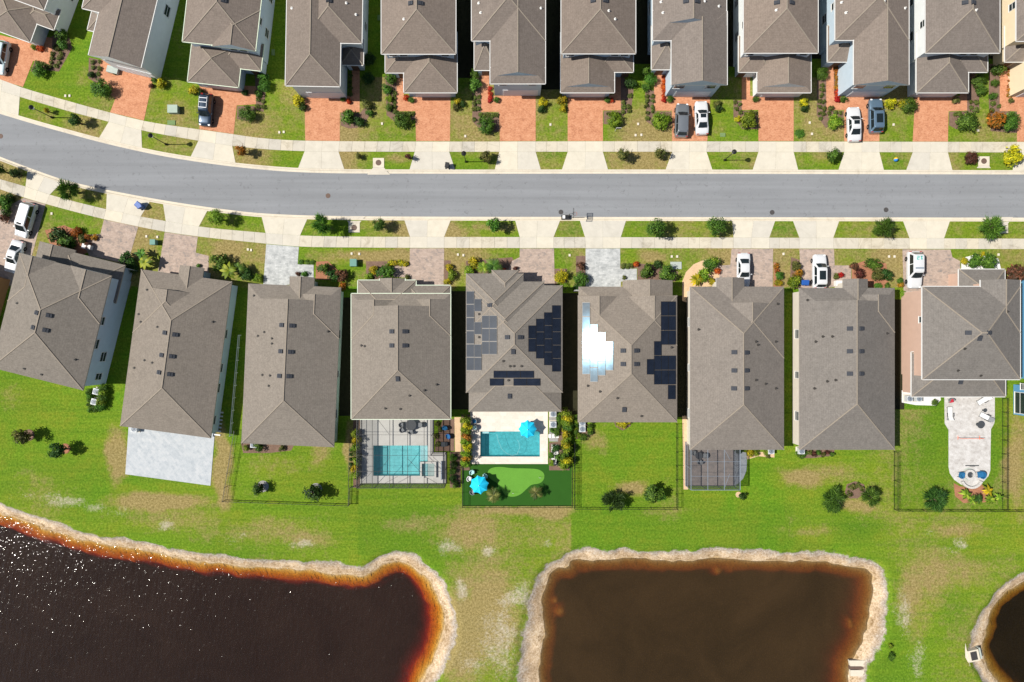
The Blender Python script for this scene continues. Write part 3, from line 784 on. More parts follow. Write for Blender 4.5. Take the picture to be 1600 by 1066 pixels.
# planting beds
for pts, m in [
    ([(76, 60), (104, 45), (113, 75), (92, 112), (74, 110), (48, 112), (54, 96), (80, 104)], "mulch"),
    ([(139, 90), (157, 94), (156, 128), (150, 130), (138, 122)], "mulch"),
    ([(398, 110), (418, 115), (412, 175), (400, 172)], "mulch"), ([(371, 166), (398, 166), (400, 176), (388, 190), (370, 186)], "mulch"),
    ([(533, 176), (562, 177), (578, 160), (580, 176), (570, 193), (558, 200), (545, 201), (532, 196)], "mulch"),
    ([(602, 110), (620, 118), (620, 175), (649, 176), (649, 186), (625, 197), (604, 180)], "mulch"),
    ([(738, 118), (752, 118), (752, 176), (780, 177), (780, 206), (755, 206), (738, 190)], "mulch"),
    ([(970, 115), (990, 140), (986, 172), (975, 180), (966, 196), (943, 194), (943, 174), (970, 173)], "mulch"),
    ([(1008, 140), (1022, 142), (1022, 174), (1049, 175), (1049, 196), (1028, 202), (1010, 190)], "mulch"),
    ([(1146, 156), (1159, 158), (1159, 173), (1184, 174), (1184, 202), (1160, 202), (1146, 185)], "mulch"),
    ([(1277, 120), (1291, 120), (1291, 173), (1318, 174), (1318, 198), (1290, 200), (1276, 180)], "mulch"),
    ([(1303, 104), (1311, 104), (1311, 160), (1303, 160)], "mulch"),
    ([(1511, 118), (1530, 118), (1530, 175), (1512, 182), (1512, 200), (1494, 202), (1483, 196), (1483, 175), (1511, 174)], "mulch"),
    ([(1545, 100), (1562, 100), (1562, 174), (1589, 175), (1589, 208), (1548, 205), (1545, 160)], "mulch"),
    ([(760, 118), (765, 118), (765, 163), (760, 163)], "mulch"), ([(1034, 118), (1041, 118), (1041, 160), (1034, 160)], "mulch"), ([(1573, 103), (1581, 103), (1581, 160), (1573, 160)], "mulch"),
    ([(70, 360), (100, 352), (130, 364), (126, 378), (150, 388), (130, 398), (80, 386)], "mulch_red"),
    ([(494, 409), (512, 408), (530, 424), (528, 438), (493, 437)], "mulch_red"),
    ([(572, 408.5), (640, 408.5), (640, 416), (613, 418), (612, 440), (572, 438)], "mulch"), ([(694, 407), (704, 407), (704, 445), (694, 445)], "mulch"),
    ([(728, 408), (800, 402), (806, 412), (795, 420), (795, 430), (728, 440)], "mulch"),
    ([(970, 412), (1000, 412), (1035, 415), (1060, 425), (1055, 440), (996, 440), (996, 419), (970, 419)], "mulch"),
    ([(900, 400), (915, 400), (915, 450), (900, 452)], "mulch"), ([(866, 420), (886, 420), (886, 452), (866, 452)], "mulch"),
    ([(1066, 470), (1066, 440), (1072, 425), (1084, 413), (1100, 406), (1124, 405), (1124, 446), (1085, 450), (1078, 475)], "sand_path"),
    ([(1209, 410), (1216, 412), (1222, 440), (1222, 452), (1209, 452)], "mulch_red"), ([(1236, 402), (1249, 406), (1252, 452), (1234, 450)], "mulch"),
    ([(1331, 414), (1350, 408), (1362, 404), (1385, 412), (1386, 430), (1390, 450), (1360, 450), (1331, 438)], "mulch_red"),
    ([(1320, 770), (1323, 757), (1336, 752), (1350, 757), (1354, 769), (1340, 779), (1327, 779)], "mulch"),
    ([(1490, 755), (1500, 760), (1515, 762), (1535, 757), (1545, 770), (1540, 785), (1505, 786), (1492, 775)], "mulch_red"),
    ([(1502, 412), (1508, 402), (1525, 398), (1560, 404), (1565, 424), (1502, 424)], "gravel_white"),
    ([(1250, 700), (1305, 700), (1302, 712), (1270, 716), (1252, 716)], "mulch"), ([(376, 690), (460, 695), (455, 704), (420, 708), (380, 708)], "mulch"),
    ([(552, 650), (562, 650), (562, 762), (552, 762)], "mulch"), ([(703, 706), (720, 706), (720, 762), (703, 762)], "mulch"), ([(721, 648), (734, 648), (734, 735), (721, 735)], "mulch"),
    ([(872, 640), (890, 640), (890, 735), (858, 735), (858, 692), (872, 690)], "mulch"),
    ([(958, 656), (988, 656), (985, 666), (973, 673), (962, 667)], "mulch"), ([(898, 652), (926, 652), (926, 680), (900, 686)], "mulch")]:
    flat("planting_bed", pts, m, 0.008 + 0.002 * (hash(str(pts[0])) % 2 if False else 0), 0)

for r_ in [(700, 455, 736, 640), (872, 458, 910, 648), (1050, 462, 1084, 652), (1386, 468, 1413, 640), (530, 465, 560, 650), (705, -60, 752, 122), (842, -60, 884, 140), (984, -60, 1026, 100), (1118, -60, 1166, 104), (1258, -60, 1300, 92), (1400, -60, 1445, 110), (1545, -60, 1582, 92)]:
    flat("gap_shade_soil", [(r_[0], r_[1]), (r_[2], r_[1]), (r_[2], r_[3]), (r_[0], r_[3])], "soil", 0.005)  # dark strips added to deepen the shade in the gaps between houses

# artificial lawn with the putting green
flat("artificial_turf", [(722, 724), (893, 724), (893, 791), (722, 791)], "turf_dark", 0.006)
gp = smooth_closed([(761, 742), (764, 732), (780, 729), (800, 732), (822, 732), (842, 733), (851, 740), (850, 750), (843, 756), (830, 757), (822, 765), (812, 774), (800, 777), (789, 774), (784, 765), (778, 755), (768, 750)], 3)
flat("putting_green", [tuple(p) for p in gp], "turf_light", 0.016)
# ------------------------------------------------------------------ houses
PITCH = 0.4167
WIN = {}
def window_meshes(w, h):
    key = (round(w, 2), round(h, 2))
    if key not in WIN:
        f = MB(); t = 0.07
        for (a, b, c, d) in [(-w / 2, 0, w / 2, t), (-w / 2, h - t, w / 2, h), (-w / 2, t, -w / 2 + t, h - t), (w / 2 - t, t, w / 2, h - t), (-w / 2 + t, h / 2 - t / 2, w / 2 - t, h / 2 + t / 2)]:
            f.box(a, -0.05, b, c, 0.02, d)
        f.box(-w / 2 - 0.05, -0.09, -0.06, w / 2 + 0.05, 0.02, -0.003)
        p = MB(); p.box(-w / 2 + 0.01, -0.025, 0.01, w / 2 - 0.01, 0.01, h - 0.01)
        WIN[key] = (f.mesh("window", MATS["white_trim"]), p.mesh("pane", MATS["window_glass"]))
    return WIN[key]

class House:
    def __init__(self, label, wall, trim="tan_trim", roof="roof_warm", pivot=(0, 0), ang=0.0, gutters=False, cap=True):
        self.pv = pivot; self.ang = math.radians(ang); self.wall = wall; self.trim = trim; self.roofm = house_shingle(roof); self.gut = gutters
        self.label = label; self.blocks = []; self.root = None; self.cap = cap
    def img(self, lx, ly):
        c, s = math.cos(self.ang), math.sin(self.ang)
        return (self.pv[0] + lx * c - ly * s, self.pv[1] + lx * s + ly * c)
    def add(self, x0, y0, x1, y1, h, axis='y', ends='hh', pitch=PITCH, walls=True, cap=True):
        i = len(self.blocks)
        h = h + 0.005 * i
        k = S * (1 - h / CAM_H)
        cx, cy = self.img((x0 + x1) / 2, (y0 + y1) / 2)
        C = Vector((*P(cx, cy, h), 0))
        b = dict(C=C, a=(x1 - x0) / 2 * k - 0.003 * i, b=(y1 - y0) / 2 * k - 0.003 * i, h=h, axis=axis, ends=ends, pitch=pitch, i=i, walls=walls, cap=cap)
        if self.root is None:
            self.root = props(empty("house", (C.x, C.y, 0)), self.label, "house", "houses along the street")
            self.o = Vector((C.x, C.y, 0))
        self.blocks.append(b)
        self.make(b)
        return i
    def W(self, b, u, w, z):
        """block coordinates: u right, w up (plan), metres -> relative to the house"""
        c, s = math.cos(self.ang), math.sin(self.ang)
        ex = Vector((c, -s, 0)); ew = Vector((s, c, 0))
        p = b['C'] + ex * u + ew * w
        return Vector((p.x - self.o.x, p.y - self.o.y, z))
    def make(self, b):
        a, d, h, p = b['a'], b['b'], b['h'], b['pitch']
        t = 0.2
        if b['axis'] == 'y':
            half, L = a, d; e_hi, e_lo = b['ends'][0], b['ends'][1]
            R = lambda r, s_, z: self.W(b, s_, r, z)       # r along ridge (up), s across
        else:
            half, L = d, a; e_lo, e_hi = b['ends'][0], b['ends'][1]
            R = lambda r, s_, z: self.W(b, r, -s_, z)      # r along ridge (right)
        rise = half * p
        i_hi = half if e_hi == 'h' else 0.0
        i_lo = half if e_lo == 'h' else 0.0
        if i_hi + i_lo > 2 * L * 0.985:
            f = 2 * L * 0.985 / (i_hi + i_lo); i_hi *= f; i_lo *= f
        b['ins'] = (i_lo, i_hi, half, L)
        c = [R(-L, -half, h), R(-L, half, h), R(L, half, h), R(L, -half, h)]
        r0, r1 = R(-L + i_lo, 0, h + rise), R(L - i_hi, 0, h + rise)
        mb = MB()
        # slopes
        mb.add([c[0], c[3], r1, r0], [(0, 1, 2, 3)], 0) if False else None
        mb.add([c[1], c[2], r1, r0], [(0, 1, 2, 3)], 0)
        mb.add([c[3], c[0], r0, r1], [(0, 1, 2, 3)], 0)
        mb.add([c[2], c[3], r1], [(0, 1, 2)], 0 if e_hi == 'h' else 2)
        mb.add([c[0], c[1], r0], [(0, 1, 2)], 0 if e_lo == 'h' else 2)
        lo = [v - Vector((0, 0, t)) for v in c]
        for k in range(4):
            j = (k + 1) % 4
            mb.add([c[k], lo[k], lo[j], c[j]], [(0, 1, 2, 3)], 1)
        mb.add(lo, [(3, 2, 1, 0)], 1)
        ro = mb.build("roof", [MATS[self.roofm], MATS[self.trim], MATS[self.wall]], self.root)
        b['roof'] = ro
        # ridge and hip caps
        if b['cap'] and self.cap:
            cm = MB(); segs = [(r0, r1)]
            if e_hi == 'h': segs += [(r1, c[2]), (r1, c[3])]
            if e_lo == 'h': segs += [(r0, c[0]), (r0, c[1])]
            for q0, q1 in segs:
                if (q1 - q0).length > 0.3:
                    cm.beam(q0 + Vector((0, 0, 0.02)), q1 + Vector((0, 0, 0.02)), 0.14, 0.05)
            cm.build("ridge_cap", MATS["ridge"], ro)
        if self.gut:
            g = MB(); gw = 0.085
            sides = [(c[1], c[2]), (c[3], c[0])]
            if e_hi == 'h': sides.append((c[2], c[3]))
            if e_lo == 'h': sides.append((c[0], c[1]))
            mid = (c[0] + c[1] + c[2] + c[3]) / 4
            for q0, q1 in sides:
                m = (q0 + q1) / 2; n = (m - mid); n.z = 0
                dirv = (q1 - q0).normalized(); n = (n - dirv * n.dot(dirv)).normalized()
                g.beam(q0 + n * gw / 2 + Vector((0, 0, -0.045)), q1 + n * gw / 2 + Vector((0, 0, -0.045)), gw, 0.13)
            g.build("gutter", MATS[self.trim], ro)
        if b['walls']:
            ov = 0.42 + 0.006 * b['i']
            w = MB(); q = [(-a + ov, -d + ov), (a - ov, -d + ov), (a - ov, d - ov), (-a + ov, d - ov)]
            top = h - t + 0.01; bot = -0.3
            V = [self.W(b, u, v, bot) for u, v in q] + [self.W(b, u, v, top) for u, v in q]
            w.add(V, [(0, 1, 5, 4), (1, 2, 6, 5), (2, 3, 7, 6), (3, 0, 4, 7)])
            w.build("wall", MATS[self.wall], self.root)
            b['ov'] = ov
    def side(self, i, sd, t, z, out=0.0):
        """point on a wall face: sd l r t b, t metres from its middle"""
        b = self.blocks[i]; a, d, ov = b['a'], b['b'], b['ov'] - out
        u, w, r = {'l': (-a + ov, t, -90), 'r': (a - ov, t, 90), 't': (t, d - ov, 180), 'b': (t, -d + ov, 0)}[sd]
        return self.W(b, u, w, z), math.radians(r) - self.ang
    def win(self, i, sd, t, z, w=1.1, h=1.3):
        loc, rz = self.side(i, sd, t, z)
        f, p = window_meshes(w, h)
        o = link("window", f, self.root, loc, rz)
        link("pane", p, o)
    def auto_windows(self, i, sides='lr', storeys=2, step=4.4):
        b = self.blocks[i]
        for sd in sides:
            L = (b['b'] if sd in 'lr' else b['a']) - 1.6
            n = max(1, int(2 * L / step))
            for k in range(n):
                t = -L + (k + 0.5) * 2 * L / n
                for s in range(storeys):
                    self.win(i, sd, t + (0.5 if s else 0), 0.95 + 2.75 * s, 1.0 if (k + s) % 2 else 1.3, 1.25)
    def garage(self, i, sd, t, w=4.9, h=2.2):
        loc, rz = self.side(i, sd, t, 0.03)
        mb = MB(); mb.box(-w / 2, -0.035, 0, w / 2, 0.02, h)
        for r in range(4):
            for c in range(6):
                x0 = -w / 2 + 0.08 + c * (w - 0.1) / 6; z0 = 0.06 + r * (h - 0.06) / 4
                mb.box(x0, -0.055, z0, x0 + (w - 0.1) / 6 - 0.08, -0.034, z0 + (h - 0.06) / 4 - 0.08)
        mb.build("garage_door", MATS["garage_white"], self.root, loc, rz)
    def door(self, i, sd, t):
        loc, rz = self.side(i, sd, t, 0.03)
        mb = MB(); mb.box(-0.5, -0.04, 0, 0.5, 0.02, 2.1)
        for (x0, z0, x1, z1) in [(-0.38, 0.15, -0.05, 0.9), (0.05, 0.15, 0.38, 0.9), (-0.38, 1.05, -0.05, 1.95), (0.05, 1.05, 0.38, 1.95)]:
            mb.box(x0, -0.06, z0, x1, -0.039, z1)
        d = mb.build("front_door", MATS["door"], self.root, loc, rz)
        k = MB(); k.tube([(0.42, -0.05, 1.0), (0.42, -0.11, 1.0)], 0.03, 8); k.build("handle", MATS["black_metal"], d)
    def zat(self, x, y):
        best = (-1, None)
        c, s = math.cos(self.ang), math.sin(self.ang)
        for b in self.blocks:
            dx, dy = x - b['C'].x, y - b['C'].y
            u = dx * c - dy * s; w = dx * s + dy * c
            if abs(u) > b['a'] or abs(w) > b['b']: continue
            i_lo, i_hi, half, L = b['ins']; p = b['pitch']
            if b['axis'] == 'y': r, sx, hi, lo = w, u, b['ends'][0], b['ends'][1]
            else: r, sx, lo, hi = u, w, b['ends'][0], b['ends'][1]
            z = (half - abs(sx)) * p
            if hi == 'h': z = min(z, (L - r) * p * half / max(i_hi, 1e-3))
            if lo == 'h': z = min(z, (L + r) * p * half / max(i_lo, 1e-3))
            z += b['h']
            if z > best[0]: best = (z, b)
        return best
    def on_roof(self, px, py):
        z = self.blocks[0]['h'] + 1
        for _ in range(8):
            x, y = P(px, py, z); z2, b = self.zat(x, y)
            if b is None: break
            z = z2
        x, y = P(px, py, z); e = 0.05
        zx = (self.zat(x + e, y)[0] - self.zat(x - e, y)[0]) / (2 * e); zy = (self.zat(x, y + e)[0] - self.zat(x, y - e)[0]) / (2 * e)
        if abs(zx) > 1 or abs(zy) > 1: zx = zy = 0
        n = Vector((-zx, -zy, 1)).normalized()
        return Vector((x - self.o.x, y - self.o.y, z)), n, b
    def vents(self, pts):
        for px, py in pts:
            loc, n, b = self.on_roof(px, py)
            o = link("roof_vent", VENT, b['roof'] if b else self.root, loc)
            q = n.to_track_quat('Z', 'Y'); o.rotation_mode = 'QUATERNION'; o.rotation_quaternion = q
    def pipes(self, pts, white=False):
        for px, py in pts:
            loc, n, b = self.on_roof(px, py)
            link("vent_pipe", PIPE_W if white else PIPE_D, b['roof'] if b else self.root, loc)
    def panels(self, cells, name="solar_array"):
        """cells: plan rectangles of single panels"""
        arr = empty(name, (0, 0, 0)); arr.parent = self.root
        for (x0, y0, x1, y1) in cells:
            cx, cy = (x0 + x1) / 2, (y0 + y1) / 2
            _, n, b = self.on_roof(cx, cy)
            q = []
            for (a, c) in [(x0 + .25, y1 - .25), (x1 - .25, y1 - .25), (x1 - .25, y0 + .25), (x0 + .25, y0 + .25)]:
                loc, _, _ = self.on_roof(a, c); q.append(loc)
            # all four on the plane through the middle
            m, _, _ = self.on_roof(cx, cy)
            q = [Vector((v.x, v.y, m.z - ((v.x - m.x) * n.x + (v.y - m.y) * n.y) / n.z)) for v in q]
            mb = MB(); c0 = sum(q, Vector()) / 4
            lo = [v - c0 + n * 0.05 for v in q]; hi = [v - c0 + n * 0.11 for v in q]
            mb.add(lo + hi, [(4, 5, 6, 7), (0, 1, 5, 4), (1, 2, 6, 5), (2, 3, 7, 6), (3, 0, 4, 7), (3, 2, 1, 0)], 0)
            # glass on top, inside the frame
            ins = [hi[k] * 0.96 + sum(hi, Vector()) / 4 * 0.04 + n * 0.004 for k in range(4)]
            mb.add(ins, [(0, 1, 2, 3)], 1)
            mb.build("solar_panel", [MATS["panel_frame"], MATS["panel_glass"]], arr, c0)
        return arr

mb = MB(); mb.box(-0.24, -0.33, -0.05, 0.24, 0.33, 0.15); mb.box(-0.29, -0.38, -0.03, 0.29, 0.38, 0.02); mb.box(-0.19, -0.03, 0.149, 0.19, 0.03, 0.19)
VENT = mb.mesh("roof_vent", MATS["vent_dark"])
mb = MB(); mb.lathe([(0.05, -0.1), (0.05, 0.26), (0.065, 0.26), (0.065, 0.30)], 10); mb.lathe([(0.2, -0.04), (0.16, 0.06)], 10)
PIPE_D = mb.mesh("vent_pipe", MATS["pipe_dark"]); PIPE_W = mb.mesh("vent_pipe", MATS["pipe_white"])
def panel_mats():
    n = NT("panel_glass"); co = n.coord("Object")
    # cell grid
    sep = n.node("ShaderNodeSeparateXYZ"); n.l(co, sep.inputs[0])
    fx = n.math('FRACT', n.math('MULTIPLY', sep.outputs[0], 6.1)); fy = n.math('FRACT', n.math('MULTIPLY', sep.outputs[1], 6.1))
    line = n.math('MAXIMUM', n.math('LESS_THAN', fx, 0.07), n.math('LESS_THAN', fy, 0.07))
    f = n.noise(n.geo(), 0.8, 3)
    col = n.mix(line, n.ramp(f, [(0.3, (0.008, 0.011, 0.019)), (0.7, (0.015, 0.020, 0.034))]), (0.04, 0.045, 0.055))
    n.base(col); n.rough(n.math('ADD', n.math('MULTIPLY', f, 0.03), 0.035), 0.4); n.b.inputs["Specular Tint"].default_value = (0.36, 0.72, 1.0, 1); n.b.inputs["Coat Weight"].default_value = 0.17; n.b.inputs["Coat Roughness"].default_value = 0.36; reg("panel_glass", n)
    simple("panel_frame", (0.02, 0.02, 0.022), 0.4, 0.5, 0.1, 4)
panel_mats()

LOW, HI = 2.9, 5.6
T = {}; B = {}
# ---- upper row
h = House("first house at the top left corner, tilted, with grey-white side wall", "wall_pale", "white_trim", "roof_brown", (47, 66.6), 20, True)
h.add(-100, -210, 3, -55, HI); h.add(-75, -62, 0, 0, LOW); h.add(-22, -64, 28, -31, LOW, 'x', 'hh')
h.auto_windows(0, 'r'); h.garage(1, 'b', 0, 4.9); h.door(2, 'b', 0.6); T[0] = h
h = House("second house in the top row, tilted, gable front and tall white side wall", "wall_white", "white_trim", "roof_brown", (220, 106), 13.5, True)
h.add(-84, -215, 0, 0, HI, 'y', 'hg'); h.add(-111, -215, -10, -69, HI); h.add(-95, -78, -60, -38, LOW, 'x', 'hh')
h.win(0, 'r', 1.6, 4.0, 1.3, 1.2); h.win(0, 'r', 0.2, 1.6, 1.5, 1.3); h.win(0, 'r', 7.2, 4.0, 1.3, 1.2)
for tt in (-2, 2): h.win(0, 'b', tt, 3.9, 1.2, 1.3)
h.garage(0, 'b', 0.6, 4.9); h.door(2, 'b', 0); T[1] = h
h = House("third house in the top row, slightly tilted, bluish walls and yellow-lit gutters", "wall_blue", "mint_trim", "roof_brown", (285, 65), 6.5, True)
h.add(0, -150, 115, 0, HI); h.add(47, -62, 115, 2, HI, 'y', 'hg'); h.add(15, -8, 95, 61.5, LOW); h.add(60, -10, 127, 32, LOW, 'x', 'hh')
h.auto_windows(0, 'r'); h.win(1, 'b', -0.6, 3.9); h.win(1, 'b', 0.7, 3.9); h.garage(2, 'b', 0); h.door(3, 'b', 1.4); h.vents([(350, 1)]); T[2] = h
h = House("fourth house in the top row with recessed dark blue porch roof on its right", "wall_pale", "white_trim", "roof_brown", (446, 134), 1.0, True)
h.add(0, -220, 85, 0, HI); h.add(22, -220, 118, -68, HI); h.add(86, -74, 121, -34, LOW, 'x', 'hh')
h.auto_windows(1, 'r'); h.garage(0, 'b', 0.5, 4.9); h.door(2, 'b', 0); h.vents([(514, 1)]); h.pipes([(456, 13), (541, 5), (556, 23)], True); T[3] = h
h = House("fifth house in the top row, hip roof with hipped garage at lower right", "wall_blue", "white_trim", "roof_brown", (0, 0), 0, True)
h.add(596, -120, 712, 84.5, HI); h.add(631, 50, 714, 145, LOW); h.add(602, 60, 690, 114, LOW, 'x', 'hh')
h.garage(1, 'b', 0.2); h.door(2, 'b', -1.8); [h.win(0, 'b', q, 3.9) for q in (-3.6, -2.2, 3.4)]; h.auto_windows(0, 'lr'); h.vents([(642, 5), (657, 5)]); h.pipes([(631, 30)], True); T[4] = h
h = House("sixth house in the top row, long gable roof with red flower strip beside it", "wall_blue", "white_trim", "roof_brown", (0, 0), 0, True)
h.add(737, -120, 852, 64, HI); h.add(766, -60, 852, 120, HI, 'y', 'hg'); h.add(766, 106, 852, 131, HI, 'x', 'hh', cap=False); h.add(741, 40, 775, 110, LOW, 'x', 'hh')
h.garage(2, 'b', 0.4); h.door(3, 'b', 0); h.win(2, 'b', -2, 3.9); h.win(2, 'b', 2, 3.9); h.auto_windows(1, 'lr'); h.pipes([(748, 5), (751, 20), (845, 13)], True); T[5] = h
h = House("seventh house in the top row, hip roof with gabled garage at lower left", "wall_blue", "white_trim", "roof_brown", (0, 0), 0, True)
h.add(877, -120, 993, 84, HI); h.add(876, 50, 960, 137, LOW, 'y', 'hg'); h.add(876, 126, 960, 145, LOW, 'x', 'hh', cap=False); h.add(930, 56, 989.5, 113, LOW, 'x', 'hh')
h.garage(2, 'b', 0.2); h.door(3, 'b', 1.8); [h.win(0, 'b', q, 3.9) for q in (-3.6, 2.4, 3.7)]; h.vents([(927, 1), (946, 1)]); h.pipes([(951, 17), (961, 30)], True); T[6] = h
h = House("eighth house in the top row, gable front with two cars on its driveway", "wall_blue", "white_trim", "roof_brown", (0, 0), 0, True)
h.add(1020, -120, 1135, 40, HI, 'y', 'hg'); h.add(1020, 17, 1136, 63.5, HI, 'x', 'hh', cap=False); h.add(1049, 34, 1136, 133, HI, 'y', 'gg'); h.add(1018, 40, 1060, 109, LOW, 'x', 'hh')
h.garage(2, 'b', 0.2); h.door(3, 'b', -0.4); h.win(2, 'b', -2.2, 3.3, 1.5, 1.4); h.win(2, 'b', 2.0, 3.3, 1.5, 1.4); h.auto_windows(0, 'lr'); h.vents([(1072, 2), (1089, 2)]); h.pipes([(1033, 3), (1036, 20), (1101, 2), (1123, 10)], True); T[7] = h
h = House("ninth house in the top row, hip roof with gabled garage and empty driveway", "wall_white", "white_trim", "roof_brown", (0, 0), 0, True)
h.add(1162, -120, 1278, 83, HI); h.add(1183, 50, 1267, 137, LOW, 'y', 'hg'); h.add(1183, 126, 1267, 145, LOW, 'x', 'hh', cap=False); h.add(1154, 56, 1205, 113, LOW, 'x', 'hh')
h.garage(2, 'b', 0.2); h.door(3, 'b', -1.2); [h.win(0, 'b', q, 3.9) for q in (-3.6, 2.2, 3.6)]; h.auto_windows(0, 'lr'); h.vents([(1214, 4), (1237, 4)]); h.pipes([(1213, 16)], True); T[8] = h
h = House("tenth house in the top row, gable front above white car and blue SUV", "wall_blue", "white_trim", "roof_brown", (0, 0), 0, True)
h.add(1305, -120, 1420, 63, HI); h.add(1334, -60, 1420, 133, HI, 'y', 'hg'); h.add(1293, 40, 1340, 97, LOW, 'x', 'hh')
h.garage(1, 'b', 0.4); h.door(2, 'b', 0); h.win(1, 'b', -2.0, 3.3, 1.5, 1.4); h.win(1, 'b', 2.0, 3.3, 1.5, 1.4); h.auto_windows(0, 'lr'); h.auto_windows(1, 'r'); h.pipes([(1315, 4), (1322, 20), (1382, 1), (1414, 13)], True); T[9] = h
h = House("eleventh house in the top row, cream side wall and garage at lower left", "wall_white", "white_trim", "roof_brown", (0, 0), 0, True)
h.add(1446, -120, 1562, 83, HI); h.add(1432, 50, 1513, 145, LOW); h.add(1480, 56, 1543, 113, LOW, 'x', 'hh')
h.garage(1, 'b', 0); h.door(2, 'b', 1.8); [h.win(0, 'b', q, 3.9) for q in (1.0, 2.4)]; h.auto_windows(0, 'lr'); h.vents([(1508, 4), (1521, 4)]); h.pipes([(1525, 16)], True); T[10] = h
h = House("last house at the top right corner, cut by the frame, cream walls", "wall_cream", "white_trim", "roof_brown", (0, 0), 0, True)
h.add(1588, -120, 1705, 64.5, HI); h.add(1618, -60, 1705, 133, HI, 'y', 'hg'); h.add(1570, 40, 1630, 97, LOW, 'x', 'hh')
h.garage(1, 'b', 0.2); h.door(2, 'b', -1.0); h.auto_windows(0, 'l'); T[11] = h

# ---- lower row
h = House("brown-walled house at the left edge beside the parked white car", "wall_brown", "tan_trim", "roof_warm", (-26, 428), 16)
h.add(-130, 0, 0, 160, HI); h.auto_windows(0, 'r', 2, 9); B[0] = h
h = House("far left tilted two-storey house with light blue side wall", "wall_blue", "tan_trim", "roof_warm", (80, 503), 14)
h.add(-74, -92, 74, 92, HI); h.add(-74, -93, -16, -15, HI, 'y', 'gh'); h.add(8, -93, 74, -15, HI, 'y', 'gh')
h.add(-48, -118, 10, -60, LOW, 'y', 'gh'); h.add(-4, -114, 91, -52, LOW, 'x', 'hh')
h.win(0, 'r', 1.6, 4.0, 1.2, 1.2); h.win(0, 'r', -1.6, 4.0, 1.4, 1.2); h.win(0, 'r', -3.4, 1.6, 1.4, 1.3); h.win(0, 'r', -6.2, 1.5, 1.0, 1.4)
h.garage(4, 't', 2.0); h.door(3, 't', 0.5); h.auto_windows(0, 'lb')
h.vents([(58, 489), (77, 493), (52.5, 512), (71.5, 516)]); h.pipes([(27, 474), (38, 576), (65, 585), (117, 562)]); B[1] = h
h = House("second house of the lower row, tilted, with bare grey patio behind", "wall_blue", "tan_trim", "roof_warm", (220.6, 421), 7.7)
h.add(0, 0, 143, 247, 3.2); h.add(0, 26, 112, 100, 3.2, 'y', 'gh'); h.add(59, -15, 97, 60, 3.2, 'y', 'gh')
h.garage(0, 't', -3.0); h.door(2, 't', 0.3)
for q in (3.5, -1.2, -4.0, -8.5): h.win(0, 'r', q, 1.5, 1.3, 1.1)
h.auto_windows(0, 'l', 1, 5); h.auto_windows(0, 'b', 1, 4)
h.vents([(258, 520), (274, 523), (253, 555), (269, 557), (249, 582), (266, 585)])
h.pipes([(230, 453), (217, 491), (220, 503), (246, 511), (332, 503), (226, 563), (238, 567), (210, 575)]); B[2] = h
h = House("third house of the lower row, with pale grey paver driveway and fenced garden", "wall_mint", "tan_trim", "roof_warm", (388, 443), 2.5)
h.add(0, 23, 145, 250, 3.2, 'y', 'gh'); h.add(0, 0, 145, 46, 3.2, 'x', 'hh', cap=False); h.add(72, 13, 145, 80, 3.2, 'y', 'gh'); h.add(64, -14, 103, 40, 3.2, 'y', 'gh')
h.garage(1, 't', -3.2); h.door(3, 't', 0); h.auto_windows(0, 'lrb', 1, 5)
h.vents([(440.5, 508), (456.5, 509), (439, 549), (454.5, 550), (437, 587.5), (452, 588)])
h.pipes([(397, 462), (403, 525), (413, 519), (425, 529), (425, 537), (512, 518), (410, 586), (422, 587), (420, 603)]); B[3] = h
h = House("house with the screened pool, mint-green gutters all round", "wall_mint", "mint_trim", "roof_warm", (0, 0), 0, True)
h.add(549, 479, 704, 655, 3.5, 'y', 'gh'); h.add(549, 459, 704, 511, 3.5, 'x', 'hh', cap=False); h.add(549, 469, 625, 530, 3.5, 'y', 'gh'); h.add(642, 468, 704, 525, 3.5, 'y', 'gh')
h.add(559, 438, 650, 500, 2.7, 'x', 'hh'); h.add(593, 435, 633, 500, 2.7, 'y', 'gh'); h.add(637, 446, 704, 500, 2.7, 'x', 'hh')
h.garage(6, 't', -0.2); h.door(5, 't', 0); h.auto_windows(0, 'lrb', 1, 4.5)
h.vents([(612.5, 518), (633, 518), (612.5, 540), (633, 540), (621.5, 592)]); h.pipes([(565, 540), (570, 541), (682, 601), (602, 638), (625.5, 639), (640, 618), (663, 610)]); B[4] = h
h = House("house with dark solar panels on three slopes and a pool with turquoise umbrellas", "wall_grey", "tan_trim", "roof_warm", (0, 0), 0)
h.add(728, 446, 879, 613.5, 3.4); h.add(732.5, 560, 877, 643.5, 2.3, 'x', 'hh'); h.add(728, 427.5, 818, 520, 3.4); h.add(728, 440, 850.5, 560, 3.4); h.add(768, 422, 810, 500, 3.4)
h.garage(3, 't', 3.0); h.door(4, 't', 0); h.auto_windows(0, 'lr', 1, 4.5)
h.vents([(765.5, 477), (793, 527), (813, 527), (802, 549.5), (796.5, 619)]); h.pipes([(749, 491), (749, 527), (786.5, 564), (797, 572), (803, 572), (815, 572), (794.5, 594)])
def col(x0, x1, y0, y1, n): return [(x0, y0 + (y1 - y0) * k / n, x1, y0 + (y1 - y0) * (k + 1) / n) for k in range(n)]
def row(x0, x1, y0, y1, n): return [(x0 + (x1 - x0) * k / n, y0, x0 + (x1 - x0) * (k + 1) / n, y1) for k in range(n)]
h.panels(col(729, 741.5, 455, 579, 6) + col(741.5, 753, 467, 487, 1) + col(741.5, 753, 503, 523, 1) + col(741.5, 753, 538, 579, 2) + col(753.2, 765, 493, 554, 3) + col(765, 777, 493, 554, 3))
h.panels(col(825, 837, 508.5, 550, 2) + col(837, 849.5, 498, 560.5, 3) + col(849.5, 862, 488, 571, 4) + col(862, 875, 477, 581, 5))
